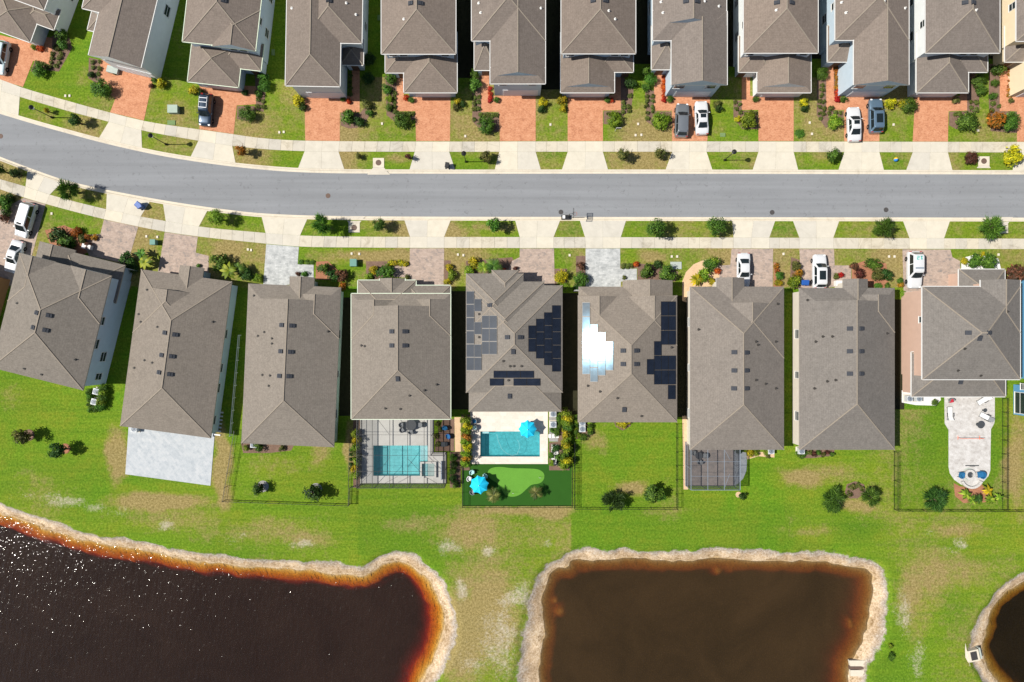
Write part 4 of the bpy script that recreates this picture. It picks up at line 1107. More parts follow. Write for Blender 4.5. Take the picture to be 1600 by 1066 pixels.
h.panels(row(771, 834, 579, 590.3, 3) + row(765, 787, 591, 602.5, 1) + row(802, 844, 591, 602.5, 2)); B[5] = h
h = House("house with sun-glaring solar panels on its left slope", "wall_tan", "tan_trim", "roof_warm", (0, 0), 0)
h.add(903, 462, 1058, 660, 3.4); h.add(903, 463, 966, 530, 3.4, 'y', 'gh'); h.add(980, 463, 1058, 540, 3.4, 'y', 'gh')
h.add(904, 448, 1000, 488, 2.9, 'x', 'hh', cap=False); h.add(973, 438, 1051, 510, 2.9, 'y', 'gh')
h.garage(3, 't', -2.2); h.door(4, 't', -1.5); h.auto_windows(0, 'lrb', 1, 4.5)
h.vents([(974, 548), (994.5, 548), (974, 569), (994.5, 569), (975.5, 640)]); h.pipes([(919, 603), (938, 612), (965, 622), (1002.5, 650), (1049, 543)])
h.panels(col(910, 922.3, 472.5, 585, 5) + col(922.3, 934.5, 506.5, 597, 4) + col(934.5, 946.5, 519, 587, 3) + col(946.5, 958.7, 533.5, 579, 2))
h.panels(col(1032, 1043.6, 471, 539, 3) + col(1043.6, 1055, 471, 539, 3) + col(1010, 1021.3, 561, 585.5, 1) + col(1021.3, 1032.6, 533, 601, 3) + col(1032.6, 1043.6, 555.5, 601, 2) + col(1043.6, 1055, 555.5, 601, 2) + col(1043, 1054.6, 601.5, 624, 1)); B[6] = h
h = House("house with the small screened porch behind and no solar panels", "wall_tan", "white_trim", "roof_grey", (0, 0), 0)
h.add(1078, 448, 1225, 703, 3.3); h.add(1110, 474, 1225, 560, 3.3, 'y', 'gh'); h.add(1119, 434, 1163, 500, 3.3, 'y', 'gh')
h.garage(0, 't', 4.0); h.door(2, 't', 0); h.auto_windows(0, 'lrb', 1, 5)
h.vents([(1147.5, 550.5), (1166.5, 551), (1147.5, 579), (1166.5, 579), (1147, 607), (1166.5, 607)]); h.pipes([(1092, 515), (1184, 539), (1181, 534), (1181, 594), (1196, 600), (1215, 475), (1212, 534), (1212, 607)]); B[7] = h
h = House("house between the screened porch and the fire pit patio, six roof vents", "wall_tan", "tan_trim", "roof_grey", (0, 0), 0)
h.add(1249, 471, 1398, 703, 3.3, 'y', 'gh'); h.add(1249, 450, 1398, 492, 3.3, 'x', 'hh', cap=False); h.add(1332, 461, 1398, 520, 3.3, 'y', 'gh'); h.add(1317, 436, 1356, 490, 3.3, 'y', 'gh')
h.garage(1, 't', -3.2); h.door(3, 't', 0); h.auto_windows(0, 'lrb', 1, 5)
h.vents([(1328, 513.5), (1346, 513.5), (1328, 549), (1346, 549), (1328, 584), (1346, 584)]); h.pipes([(1262, 469), (1275, 534), (1286, 526), (1301, 526), (1386, 521), (1273, 607), (1293, 596), (1306, 594)]); B[8] = h
h = House("two-storey house with pink side wall and fire pit patio behind", "wall_pink", "white_trim", "roof_grey", (0, 0), 0, True)
h.add(1441, 448, 1594, 593, HI, 'x', 'hh'); h.add(1532, 437.5, 1594, 520, HI, 'y', 'gh'); h.add(1498, 421, 1570, 480, LOW, 'x', 'hh'); h.add(1424, 550, 1571, 620, LOW, 'x', 'hh')
h.garage(0, 't', -3.4); h.door(2, 't', -1.5); h.win(0, 'l', 1.8, 4.2, 0.9, 1.1); h.win(3, 'l', 1.0, 1.2, 0.9, 1.3); h.auto_windows(0, 'rb')
h.vents([(1513, 520), (1545.5, 520), (1531, 528.5), (1501, 596.5)]); h.pipes([(1507.5, 545), (1497, 579), (1532.5, 587), (1574, 487)]); B[9] = h
h = House("blue house at the right edge behind the fire pit patio", "wall_sky", "white_trim", "roof_grey", (0, 0), 0, True)
h.add(1640, 425, 1790, 600, HI, 'x', 'hh'); h.add(1603, 598, 1740, 656, LOW, 'x', 'hh')
h.auto_windows(0, 'l', 2, 5); h.win(1, 'l', -0.4, 0.3, 3.0, 2.0); h.win(1, 'l', 1.9, 1.4, 0.9, 0.9); B[10] = h
# ------------------------------------------------------------------ plants
def leaf_mesh(name, mat, seed, n, leaf, clumps=14, squash=0.85, spread=0.34, hollow=0.35, tri=False, base=0.0, spiky=0.0):
    """unit plant: crown of leaf faces around clumps inside a unit half-ellipsoid standing on z=0"""
    r = np.random.default_rng(seed)
    cc = []
    while len(cc) < clumps:
        p = r.uniform(-1, 1, 3)
        q = np.linalg.norm(p)
        if hollow < q < 0.86: cc.append(p)
    cc = np.array(cc)
    k = r.integers(0, clumps, n)
    size = r.uniform(0.6, 1.15, clumps)[k][:, None]
    pos = cc[k] + r.normal(0, 1, (n, 3)) * spread * size * 0.62
    q = np.linalg.norm(pos, axis=1, keepdims=True)
    pos = np.where(q > 1.12, pos / q * (1.0 + 0.12 * r.random((n, 1))), pos)
    nrm = pos / (np.linalg.norm(pos, axis=1, keepdims=True) + 1e-6) + r.normal(0, 0.55, (n, 3)) + np.array([0, 0, 0.35])
    nrm /= np.linalg.norm(nrm, axis=1, keepdims=True)
    t = np.cross(nrm, r.normal(0, 1, (n, 3))); t /= np.linalg.norm(t, axis=1, keepdims=True) + 1e-9
    if spiky:
        t = pos / (np.linalg.norm(pos, axis=1, keepdims=True) + 1e-6) + r.normal(0, 0.45, (n, 3)); t /= np.linalg.norm(t, axis=1, keepdims=True)
        nrm = np.cross(t, r.normal(0, 1, (n, 3))); nrm /= np.linalg.norm(nrm, axis=1, keepdims=True) + 1e-9
    b = np.cross(nrm, t)
    s = leaf * r.uniform(0.6, 1.4, (n, 1))
    if spiky: P4 = np.stack([pos - t * s, pos - b * s * 0.16, pos + t * s * spiky, pos + b * s * 0.16], 1)
    else: P4 = np.stack([pos - t * s, pos - b * s * 0.45, pos + t * s, pos + b * s * 0.45], 1)
    P4[..., 2] = (P4[..., 2] * squash + squash * 0.98)
    P4[..., 2] = np.maximum(P4[..., 2], 0.01 + base)
    v = P4.reshape(-1, 3)
    me = bpy.data.meshes.new(name)
    me.vertices.add(4 * n); me.vertices.foreach_set("co", v.astype(np.float32).reshape(-1))
    me.loops.add(4 * n); me.loops.foreach_set("vertex_index", np.arange(4 * n, dtype=np.int32))
    me.polygons.add(n); me.polygons.foreach_set("loop_start", np.arange(0, 4 * n, 4, dtype=np.int32))
    me.update(calc_edges=True)
    tone = np.clip(r.uniform(0, 0.75, n) + (r.random(clumps)[k] - 0.5) * 0.5 + 0.12, 0, 1)
    at = me.attributes.new("tone", 'FLOAT', 'FACE'); at.data.foreach_set("value", tone.astype(np.float32))
    me.materials.append(mat)
    return me

CACHE = {}
def shrub_mesh(colr, var, style):
    key = (colr, var, style)
    if key not in CACHE:
        st = dict(dense=(1500, 0.115, 34, 0.80, 0.32), loose=(850, 0.14, 17, 0.85, 0.36), mini=(220, 0.27, 9, 0.7, 0.38), flower=(900, 0.15, 22, 0.7, 0.36), big=(2300, 0.095, 42, 0.85, 0.30), hedge=(1300, 0.11, 36, 0.7, 0.33), spiky=(1500, 0.17, 30, 0.8, 0.26))[style]
        n, leaf, cl, sq, sp = st
        CACHE[key] = leaf_mesh("shrub", MATS["fol_" + colr], hash((colr, style)) % 1 + var * 17 + len(style), n, leaf, cl, sq, sp, spiky=2.0 if style == "spiky" else 0.0)
    return CACHE[key]

def palm_mesh(colr, var, nf=13, leafw=0.055, broad=False):
    key = ("palm", colr, var, nf, broad)
    if key in CACHE: return CACHE[key]
    r = random.Random(var * 31 + nf); mb = MB(); tones = []
    for f in range(nf):
        a = 2 * math.pi * (f + r.uniform(-.3, .3)) / nf; L = r.uniform(0.75, 1.05); up = r.uniform(0.25, 0.8); droop = r.uniform(0.35, 0.75)
        d = Vector((math.cos(a), math.sin(a), 0)); sd = Vector((-math.sin(a), math.cos(a), 0))
        pts = []
        N = 7
        for i in range(N + 1):
            t = i / N
            pts.append(d * (L * t) + Vector((0, 0, 1.0 + up * t * 0.9 - droop * t * t * 1.3)))
        tone = r.random()
        if broad:
            for i in range(N):
                w0 = 0.17 * math.sin(math.pi * min(1, (i / N) * 0.9 + 0.08)); w1 = 0.17 * math.sin(math.pi * min(1, ((i + 1) / N) * 0.9 + 0.08))
                mb.add([pts[i] - sd * w0, pts[i], pts[i + 1], pts[i + 1] - sd * w1], [(0, 1, 2, 3)]); mb.add([pts[i], pts[i] + sd * w0, pts[i + 1] + sd * w1, pts[i + 1]], [(0, 1, 2, 3)])
                tones += [tone, min(1, tone + 0.12)]
        else:
            for i in range(1, N + 1):
                for s in (-1, 1):
                    for e in range(2):
                        b0 = pts[i - 1].lerp(pts[i], e * 0.5); w = 0.34 * math.sin(math.pi * (0.12 + 0.85 * (i - 0.5) / N))
                        tip = b0 + sd * s * w + d * 0.16 + Vector((0, 0, -0.10))
                        mb.add([b0 - d * leafw * 0.5, b0 + d * leafw * 0.6, tip], [(0, 1, 2)]); tones.append(min(1, max(0, tone + r.uniform(-.2, .2))))
    me = mb.mesh("fronds", MATS["fol_" + colr])
    at = me.attributes.new("tone", 'FLOAT', 'FACE'); at.data.foreach_set("value", tones)
    CACHE[key] = me
    return me

def trunk_mesh(var, h=1.0, r0=0.07, limbs=5):
    key = ("trunk", var, limbs, r0)
    if key in CACHE: return CACHE[key]
    r = random.Random(var * 7 + 1); mb = MB()
    mb.tube([(0, 0, -0.05), (r.uniform(-.02, .02), r.uniform(-.02, .02), 0.35), (r.uniform(-.04, .04), r.uniform(-.04, .04), 0.7), (0.02, 0, 1.05)], [r0 * 1.25, r0, r0 * 0.75, r0 * 0.35], 7)
    for k in range(limbs):
        a = 2 * math.pi * k / max(1, limbs) + r.uniform(-.4, .4); z = r.uniform(0.42, 0.8); L = r.uniform(0.25, 0.42)
        mb.tube([(0, 0, z), (math.cos(a) * L * 0.5, math.sin(a) * L * 0.5, z + 0.16), (math.cos(a) * L, math.sin(a) * L, z + 0.25)], [r0 * 0.5, r0 * 0.35, r0 * 0.15], 5)
    CACHE[key] = mb.mesh("trunk", MATS["bark"], True)
    return CACHE[key]

LOTS_T = [(-99, 120, "first"), (120, 270, "second"), (270, 435, "third"), (435, 590, "fourth"), (590, 728, "fifth"), (728, 868, "sixth"), (868, 1003, "seventh"), (1003, 1144, "eighth"), (1144, 1275, "ninth"), (1275, 1432, "tenth"), (1432, 1543, "eleventh"), (1543, 1700, "last")]
LOTS_B = [(-99, 30, "left-edge brown house"), (30, 190, "tilted blue house"), (190, 375, "grey patio house"), (375, 545, "grey-driveway house"), (545, 716, "screened pool house"), (716, 894, "turquoise umbrella house"), (894, 1063, "glaring solar panel house"), (1063, 1232, "small screened porch house"), (1232, 1403, "six-vent house"), (1403, 1572, "pink-walled house"), (1572, 1700, "right-edge blue house")]
def lot(px, py):
    if py < 300:
        for a, b, n in LOTS_T:
            if a <= px < b: return f"{n} top-row house"
    for a, b, n in LOTS_B:
        if a <= px < b: return n
    return "street"
def zone(px, py):
    if py < 222: return "in front of the " + lot(px, py)
    if py < 275: return "on the upper verge before the " + lot(px, py)
    if 275 <= py < 388 and not (px < 130 and py > 300): return "on the lower verge before the " + lot(px, py)
    if py < 470: return "in front of the " + lot(px, py)
    return "behind the " + lot(px, py)
CNAME = dict(green="green", dark="dark green", lime="lime green", yellow="yellow", olive="olive", red="red flowering", orange="orange flowering", maroon="maroon", mini="small tufted green")
PL = []
rp = random.Random(5)
def shrub(px, py, r, colr="green", style="dense", hh=None, oval=1.0):
    """r in plan units of the crown; placed so that the crown's middle is seen at px,py"""
    R = r * S * (1.1 if style != "mini" else 1.2); H = (hh if hh else 0.95) * R * (1.7 if style != 'mini' else 1.2)
    x, y = P(px, py, H * 0.5)
    me = shrub_mesh(colr, rp.randrange(3), style)
    sq = dict(dense=0.80, loose=0.85, mini=0.7, flower=0.7, big=0.85, hedge=0.7)[style]
    o = link("shrub" if style not in ("flower", "hedge") else ("flowering_shrub" if style == "flower" else "hedge_shrub"), me, None, (x, y, 0.0), rp.uniform(0, 6.28), scale=(R * oval, R, H / (2 * sq)))
    if oval != 1.0: o.rotation_euler = (0, 0, 0)
    PL.append((o, px, py, colr, style))
    return o
def tree(px, py, r, H, colr="green", style="big", trunk_r=0.06, lean=(0, 0), dens=None):
    """px,py: foot of the trunk"""
    x, y = P(px, py)
    root = empty("tree", (x, y, 0))
    v = rp.randrange(3)
    t = link("trunk", trunk_mesh(v, 1, 0.035 * (1 if H > 3 else 1.3)), root, scale=(H, H, H * 0.62))
    R = r * S * 1.08
    me = shrub_mesh(colr, v, style)
    sq = 0.85 if style in ("big", "loose") else 0.8
    ch = H * 0.72
    link("crown", me, root, (lean[0], lean[1], H - ch), rp.uniform(0, 6.28), scale=(R, R, ch / (2 * sq)))
    PL.append((root, px, py, colr, "tree"))
    return root
def palm(px, py, r, H, colr="green", broad=False, nf=13):
    x, y = P(px, py); root = empty("palm", (x, y, 0)); R = r * S
    mb = MB(); mb.tube([(0, 0, -0.05), (0.02, 0, H * 0.3), (0.03, 0.02, H * 0.62)], [0.09, 0.07, 0.06], 8)
    mb.build("trunk", MATS["bark"], root)
    link("fronds", palm_mesh(colr, rp.randrange(3), nf, 0.055, broad), root, (0, 0, H * 0.62 - R), rp.uniform(0, 6), scale=(R, R, R))
    PL.append((root, px, py, colr, "broad" if broad else "palm"))

def minis(pts, colr="mini", r=3.1):
    for a, b in pts: shrub(a + rp.uniform(-.6, .6), b + rp.uniform(-.6, .6), r * rp.uniform(.85, 1.15), colr, "mini")

# upper row, left to right
minis([(82, 84), (95, 84), (80, 91), (93, 91), (79, 97), (92, 98), (78, 104), (88, 103), (58, 98), (66, 99), (72, 104)])
shrub(60, 110, 10, "green"); shrub(96, 54, 9, "green", "loose"); shrub(98, 70, 8, "green", "loose"); shrub(88, 75, 5, "olive"); shrub(63, 76, 5, "red", "flower"); shrub(52, 74, 4, "lime")
minis([(145, 97), (155, 97), (145, 106), (155, 107), (153, 116)]); shrub(142, 117, 5, "dark"); shrub(158, 138, 13.5, "green", "big"); shrub(252, 131, 8, "yellow", "loose"); shrub(241, 124, 5, "green"); shrub(236, 134, 4, "maroon"); shrub(180, 114, 3.5, "olive")
shrub(303, 141, 8, "yellow", "loose"); shrub(312, 144, 6, "dark"); shrub(383, 145, 5, "dark"); shrub(411, 121, 8, "green", "loose"); shrub(413, 134, 9, "green"); shrub(404, 147, 6, "green", "loose"); shrub(386, 178, 11.5, "green", "big"); minis([(403, 156), (411, 158), (402, 166), (411, 168)])
shrub(466, 157, 9, "yellow", "loose"); shrub(473, 168, 6, "dark", "loose"); shrub(543, 183, 10, "green", "flower"); shrub(561, 190, 8, "dark", "loose"); shrub(573, 163, 8, "olive", "loose"); shrub(577, 177, 6, "green", "loose"); shrub(577, 92, 9, "dark"); shrub(575, 122, 9, "dark"); shrub(536, 155, 4, "green"); shrub(545, 158, 4, "red", "flower"); minis([(547, 118), (547, 128), (547, 138), (547, 147)])
shrub(611, 121, 10, "green"); shrub(604, 139, 8, "green", "loose"); shrub(608, 155, 6, "lime", "loose"); shrub(608, 168, 6, "green"); minis([(616, 146), (616, 153), (616, 160), (616, 167), (617, 174), (627, 178), (633, 178), (639, 178), (645, 178)]); shrub(628, 188, 12, "green", "big"); shrub(634, 153, 4.5, "red", "flower"); shrub(643, 156, 4.5, "green"); shrub(715, 158, 6, "yellow", "loose"); shrub(713, 168, 6, "olive", "loose"); shrub(723, 163, 5, "dark", "loose")
shrub(741, 116, 8, "green"); shrub(743, 133, 10, "green", "loose"); minis([(741, 153), (748, 151), (741, 161), (748, 160), (741, 170), (748, 169), (750, 179), (757, 180), (763, 179), (769, 180), (776, 180), (741, 187)]); shrub(760, 195, 12.5, "green", "big"); minis([(766, 139), (766, 145), (766, 151), (766, 157)], "red", 3.5); shrub(776, 156, 4.5, "green")
shrub(848, 160, 7.5, "yellow", "loose"); shrub(846, 171, 6.5, "dark", "loose"); shrub(877, 156, 8, "yellow", "loose"); shrub(879, 169, 6, "yellow", "loose"); shrub(949, 156, 4.5, "green"); shrub(956, 157, 3.5, "red", "flower"); shrub(985, 130, 9, "dark", "loose"); minis([(974, 160), (974, 167), (983, 166), (973, 175), (983, 173), (984, 150), (950, 178), (958, 178), (967, 178)]); shrub(961, 187, 11, "lime", "big")
shrub(1013, 111, 9, "green", "loose"); shrub(1017, 124, 9, "green"); shrub(1009, 137, 7, "green", "loose"); minis([(1011, 150), (1020, 150), (1011, 158), (1020, 158), (1010, 166), (1020, 168), (1012, 177), (1021, 174), (1012, 185)]); shrub(1033, 189, 13, "lime", "big"); minis([(1037, 121), (1037, 128), (1037, 135), (1037, 142), (1037, 149), (1037, 156)], "red", 3.5); shrub(1047, 155, 5, "green"); shrub(1120, 162, 6, "olive", "loose"); shrub(1124, 170, 6, "dark", "loose")
minis([(1149, 160), (1156, 163), (1150, 170), (1157, 176), (1165, 178), (1173, 177), (1180, 177)]); shrub(1169, 188, 12.5, "lime", "big"); shrub(1152, 186, 5, "yellow", "loose"); shrub(1181, 155, 5, "green", "loose"); shrub(1256, 160, 7, "yellow", "loose"); shrub(1257, 170, 6, "dark", "loose"); shrub(1250, 208, 7, "green", "dense", 0.35)
shrub(1285, 115, 9, "green"); minis([(1285, 133), (1285, 141), (1285, 149), (1280, 158), (1288, 160), (1280, 167), (1288, 170), (1287, 178), (1281, 177), (1282, 185), (1296, 177), (1306, 177), (1313, 177)]); shrub(1298, 169, 4.5, "olive"); shrub(1305, 191, 11, "lime", "big"); minis([(1307, 108), (1307, 115), (1307, 122), (1307, 129), (1307, 136)], "orange", 3.6); minis([(1308, 143), (1308, 150), (1308, 156)], "red", 3.6); shrub(1319, 155, 5.5, "green", "loose"); shrub(1391, 162, 9, "yellow", "loose"); shrub(1412, 162, 8, "yellow", "loose"); shrub(1421, 164, 11, "green", "big")
shrub(1494, 157, 5.5, "olive", "loose"); minis([(1517, 160), (1526, 160), (1518, 168), (1526, 172), (1493, 178), (1500, 178)]); shrub(1512, 191, 15, "green", "big"); shrub(1530, 126, 9.5, "green"); shrub(1532, 141, 9, "green", "loose"); shrub(1560, 108, 10, "green", "loose"); shrub(1555, 130, 6, "green"); shrub(1552, 150, 6, "green", "loose"); minis([(1552, 162), (1560, 166), (1550, 172)]); shrub(1557, 185, 13, "orange", "flower"); shrub(1578, 190, 13, "green", "big"); minis([(1578, 110), (1578, 118), (1578, 126), (1578, 134), (1578, 142), (1578, 150)], "orange", 3.6); shrub(1580, 157, 4, "olive")
# verges, upper
tree(128, 194, 9, 2.6, "dark", "loose"); tree(80, 176, 4, 1.4, "yellow", "loose"); tree(384, 241, 8, 2.6, "orange", "loose"); tree(640, 248, 5, 1.6, "maroon", "loose"); tree(562, 246, 5, 1.3, "olive", "loose"); tree(760, 249, 9, 2.2, "olive", "loose"); tree(970, 247, 9, 3.0, "olive", "loose"); tree(1029, 244, 9, 2.4, "olive", "loose"); tree(1293, 246, 10, 2.4, "green", "loose")
shrub(1518, 247, 9.5, "maroon", "dense"); shrub(1581, 244, 15, "yellow", "loose"); 
# verges, lower
tree(14, 271, 9, 3.2, "green", "loose"); tree(34, 274, 7, 2.2, "dark", "loose"); tree(124, 302, 13, 4.0, "green", "spiky"); tree(348, 344, 11, 3.2, "lime", "big"); tree(511, 356, 14, 4.2, "green", "spiky"); tree(596, 355, 9, 3.0, "green", "big"); tree(772, 356, 11, 3.2, "green", "loose"); tree(1020, 362, 13.5, 3.8, "green", "big"); tree(1112, 358, 13.5, 3.4, "green", "big"); tree(1368, 361, 13.5, 3.4, "green", "spiky"); tree(1532, 360, 15, 3.6, "green", "spiky")
# lower row fronts
shrub(90, 366, 13, "dark", "loose"); shrub(104, 379, 12, "green", "loose"); shrub(118, 362, 8, "orange", "flower"); shrub(128, 374, 7, "olive", "loose"); shrub(137, 369, 5, "orange", "flower"); shrub(148, 371, 5, "orange", "flower"); shrub(138, 384, 6, "maroon", "loose"); shrub(6, 318, 12, "green", "loose"); shrub(14, 310, 8, "dark"); shrub(6, 342, 7, "maroon", "flower"); shrub(9, 330, 8, "dark")
shrub(200, 405, 12, "dark", "loose"); palm(236, 412, 14, 2.6, "lime", True, 15); palm(228, 398, 11, 2.0, "green", True); shrub(207, 418, 9, "dark")
shrub(343, 411, 14, "green", "loose"); palm(366, 425, 15, 3.0, "lime", True, 14); shrub(385, 429, 10, "dark", "loose"); palm(380, 420, 11, 2.6, "green"); shrub(400, 434, 6, "lime"); shrub(310, 416, 3.5, "green", "hedge")
shrub(466, 428, 4, "maroon", "loose"); shrub(476, 428, 5, "green", "loose"); shrub(505, 420, 9.5, "green", "loose"); shrub(520, 430, 10, "dark", "loose"); shrub(534, 431, 10, "maroon", "loose"); shrub(535, 447, 6, "orange", "flower"); shrub(404, 436, 6, "lime", "hedge"); shrub(470, 409.5, 4, "green", "hedge", 0.5); shrub(480, 410, 4, "green", "hedge", 0.5); shrub(488, 410, 4, "green", "hedge", 0.5)
shrub(584, 422, 7, "yellow", "loose"); shrub(577, 432, 7, "lime", "loose"); shrub(602, 425, 13, "green", "loose"); minis([(609, 412), (617, 411.5), (625, 411.5), (633, 412)], "yellow", 4.2); shrub(702, 418, 6, "yellow", "loose"); shrub(706, 430, 8, "lime", "loose"); shrub(699, 440, 6, "yellow", "loose"); shrub(636, 433, 4.5, "olive", "loose")
shrub(740, 411, 9, "yellow", "loose"); shrub(733, 424, 8, "lime", "loose"); palm(756, 420, 12, 2.6, "lime"); palm(772, 418, 15, 3.2, "green", False, 16); shrub(786, 424, 5, "red", "flower"); shrub(806, 420, 4, "maroon", "loose"); shrub(877, 431, 10, "yellow", "dense"); shrub(876, 445, 6, "lime", "hedge", 0.6); shrub(884, 447, 5, "lime", "hedge", 0.6)
shrub(908, 416, 7, "maroon", "loose"); shrub(908, 437, 11, "green", "dense"); shrub(902, 450, 6, "dark"); minis([(974, 416), (980, 416), (986, 416)], "mini", 3.4); shrub(994, 414, 4.5, "red", "flower"); shrub(1010, 425, 11, "green", "loose"); shrub(1043, 427, 13, "green", "loose"); shrub(1028, 414, 7, "dark", "loose"); shrub(975, 434, 3.5, "olive", "loose")
palm(1086, 438, 12, 1.8, "yellow", True, 14); shrub(1100, 430, 10, "lime", "loose"); shrub(1109, 414, 11, "green", "loose"); shrub(1116, 409, 9, "lime", "loose"); shrub(1112, 440, 6, "yellow", "loose"); shrub(1121, 425, 5, "red", "flower"); minis([(1213, 416), (1214, 423)], "orange", 4); shrub(1218, 431, 6, "green"); shrub(1216, 442, 6, "yellow", "loose"); shrub(1243, 416, 8, "olive", "loose"); shrub(1246, 426, 7, "orange", "flower"); shrub(1241, 441, 10, "lime", "loose")
shrub(1306, 432, 5, "olive", "loose"); shrub(1314, 431, 5, "red", "flower"); shrub(1334, 417, 6, "maroon", "loose"); shrub(1342, 428, 8, "maroon", "flower"); shrub(1363, 413, 8.5, "green", "hedge", 0.8, 1.7); shrub(1370, 429, 10, "olive", "loose"); shrub(1385, 430, 9, "dark", "flower"); shrub(1372, 447, 5, "green", "hedge", 0.6, 1.3); shrub(1386, 447, 5, "green", "hedge", 0.6); shrub(1407, 439, 4.5, "green"); shrub(1408, 446, 4.5, "orange", "flower"); shrub(1411, 459.5, 5, "lime")
shrub(1508, 408, 5, "yellow"); shrub(1523, 409, 11, "green", "loose"); shrub(1546, 410, 13, "green", "dense"); shrub(1590, 427, 14, "maroon", "flower"); minis([(1537, 397), (1533, 401)], "yellow", 3)
# back gardens
tree(50, 680, 12, 3.4, "olive", "loose"); tree(103, 701, 12, 3.2, "dark", "loose")
for k in range(5): shrub(139 + k * 0.6, 612 + k * 7, 5, "green", "hedge", 1.1)
for k in range(5): shrub(161 - k * 0.9, 606 + k * 7.5, 7, "lime" if k % 2 else "green", "hedge", 1.1)
shrub(150, 638, 6, "green", "hedge", 1.0)
tree(409, 760, 9, 2.4, "dark", "loose"); tree(495, 766, 14, 3.0, "dark", "loose"); shrub(403, 699, 8, "green", "loose"); shrub(384, 700, 5, "lime", "loose"); shrub(440, 701, 5, "olive", "loose")
for k, (a, b) in enumerate([(556, 678), (558, 688), (555, 699), (557, 710), (558, 721), (556, 732), (557, 741)]): shrub(a, b, 7.2, ["lime", "yellow", "lime", "olive"][k % 4], "loose", 1.3)
for k in range(5): shrub(548, 703 + k * 7.5, 3, "dark", "hedge", 1.0)
for k, (a, b) in enumerate([(708, 715), (709, 726), (707, 737), (708, 748), (712, 757)]): shrub(a, b, 6, "dark" if k % 2 else "green", "loose")
for k in range(9): shrub(728 + (k % 2) * 2.5, 656 + k * 8.6, 8, ["lime", "yellow", "lime", "orange"][k % 4], "loose", 1.4)
for k in range(11): shrub(884 + (k % 2) * 3 - (k > 6) * 1, 645 + k * 8.2, 8.2, ["lime", "yellow", "lime", "green", "yellow"][k % 5], "loose", 1.4)
for k in range(6): shrub(873 - (k > 3) * 3, 648 + k * 6, 4.5, "green", "hedge", 1.0)
shrub(862, 673, 4, "green", "hedge"); shrub(868, 700, 7, "dark", "loose"); shrub(861, 712, 5, "green", "loose"); shrub(872, 715, 5, "green", "loose"); shrub(862, 724, 5, "lime", "loose"); shrub(874, 724, 5, "green", "loose"); minis([(683, 662), (688, 671), (682, 682), (684, 695)], "olive", 4)
for k in range(6): shrub(900 + (k == 5) * 4, 653 + k * 5.6, 4.2, "lime" if k % 2 else "green", "hedge", 1.2)
for k in range(5): shrub(922, 655 + k * 5.5, 4.2, "lime" if k % 2 else "green", "hedge", 1.2)
shrub(912, 684, 6, "green"); shrub(898, 700, 5, "dark"); shrub(897, 718, 5, "dark"); shrub(972, 663, 8, "yellow", "loose"); shrub(980, 659, 5, "yellow", "loose"); shrub(965, 660, 5, "lime", "loose")
tree(957, 778, 15, 2.6, "dark", "spiky"); tree(1018, 766, 14, 2.6, "green", "loose"); tree(1029, 772, 9, 1.8, "green", "loose"); tree(1011, 771, 8, 2, "dark", "loose")
palm(771, 770, 14, 3.0, "olive"); palm(836, 766, 13, 2.6, "olive", False, 11)
shrub(1160, 775, 6, "dark", "loose"); shrub(1172, 708, 6, "yellow", "hedge"); shrub(1181, 708, 5, "lime", "hedge"); shrub(1155, 704, 5, "dark"); shrub(1198, 707, 5, "lime", "hedge")
tree(1293, 777, 17, 2.2, "green", "spiky"); tree(1352, 773, 13, 2.4, "green", "spiky"); minis([(1331, 762), (1340, 758), (1346, 764), (1328, 772)], "olive", 4)
for k in range(5): shrub(1246 + k * 3.2, 708 + [0, 4, 6, 4, 0][k], 3.2, "green", "hedge")
for k in range(6): shrub(1265 + k * 7, 707 + (k % 2) * 3, 4.2, ["olive", "maroon", "green"][k % 3], "loose")
tree(1452, 777, 16, 2.2, "dark", "spiky"); palm(1503, 770, 10, 1.6, "lime", True, 10); palm(1512, 779, 9, 1.5, "lime"); palm(1536, 764, 10, 1.7, "yellow", True, 9); palm(1540, 778, 10, 1.6, "lime", True, 10); palm(1520, 776, 9, 2.0, "dark"); palm(1554, 775, 8, 1.5, "lime", True, 9); shrub(1530, 783, 5, "lime", "loose"); shrub(1461, 629, 5, "green", "hedge", 0.8)
shrub(1393, 1027, 6, "green", "loose"); shrub(1391, 1010, 4, "lime", "loose"); shrub(1200 - 0, 713, 3, "olive", "mini")

def ordinal(n): return ["first", "second", "third", "fourth", "fifth", "sixth", "seventh", "eighth", "ninth", "tenth", "eleventh", "twelfth", "thirteenth", "fourteenth"][n]
groups = {}
for o, px, py, colr, style in PL:
    kind = {"tree": "young tree", "palm": "feathery palm", "broad": "broad-leaved palm", "mini": "low plant", "hedge": "hedge shrub", "flower": "blossoming shrub", "big": "round dense shrub", "dense": "round shrub", "loose": "loose leafy shrub"}[style]
    cn = "small tufted" if colr == "mini" else CNAME[colr].replace(" flowering", "")
    groups.setdefault((kind, cn, zone(px, py), style), []).append((px, py, o))
for (kind, cn, z, style), L in groups.items():
    cat = {"tree": "tree", "palm": "palm", "broad": "palm"}.get(style, "shrub")
    if style in ("mini", "hedge"):
        for _, _, o in L: props(o, f"{cn} {kind} {z}", cat, f"{cn} {kind}s {z}")
    elif len(L) == 1:
        props(L[0][2], f"{cn} {kind} {z}", cat, "garden plants")
    else:
        byy = max(a[1] for a in L) - min(a[1] for a in L) > max(a[0] for a in L) - min(a[0] for a in L)
        L.sort(key=lambda a: a[1] if byy else a[0])
        for i, (_, _, o) in enumerate(L):
            props(o, f"{cn} {kind} {z}, {ordinal(i)} from {'top' if byy else 'left'}".replace("glaring solar panel house", "solar glare house"), cat, "garden plants")
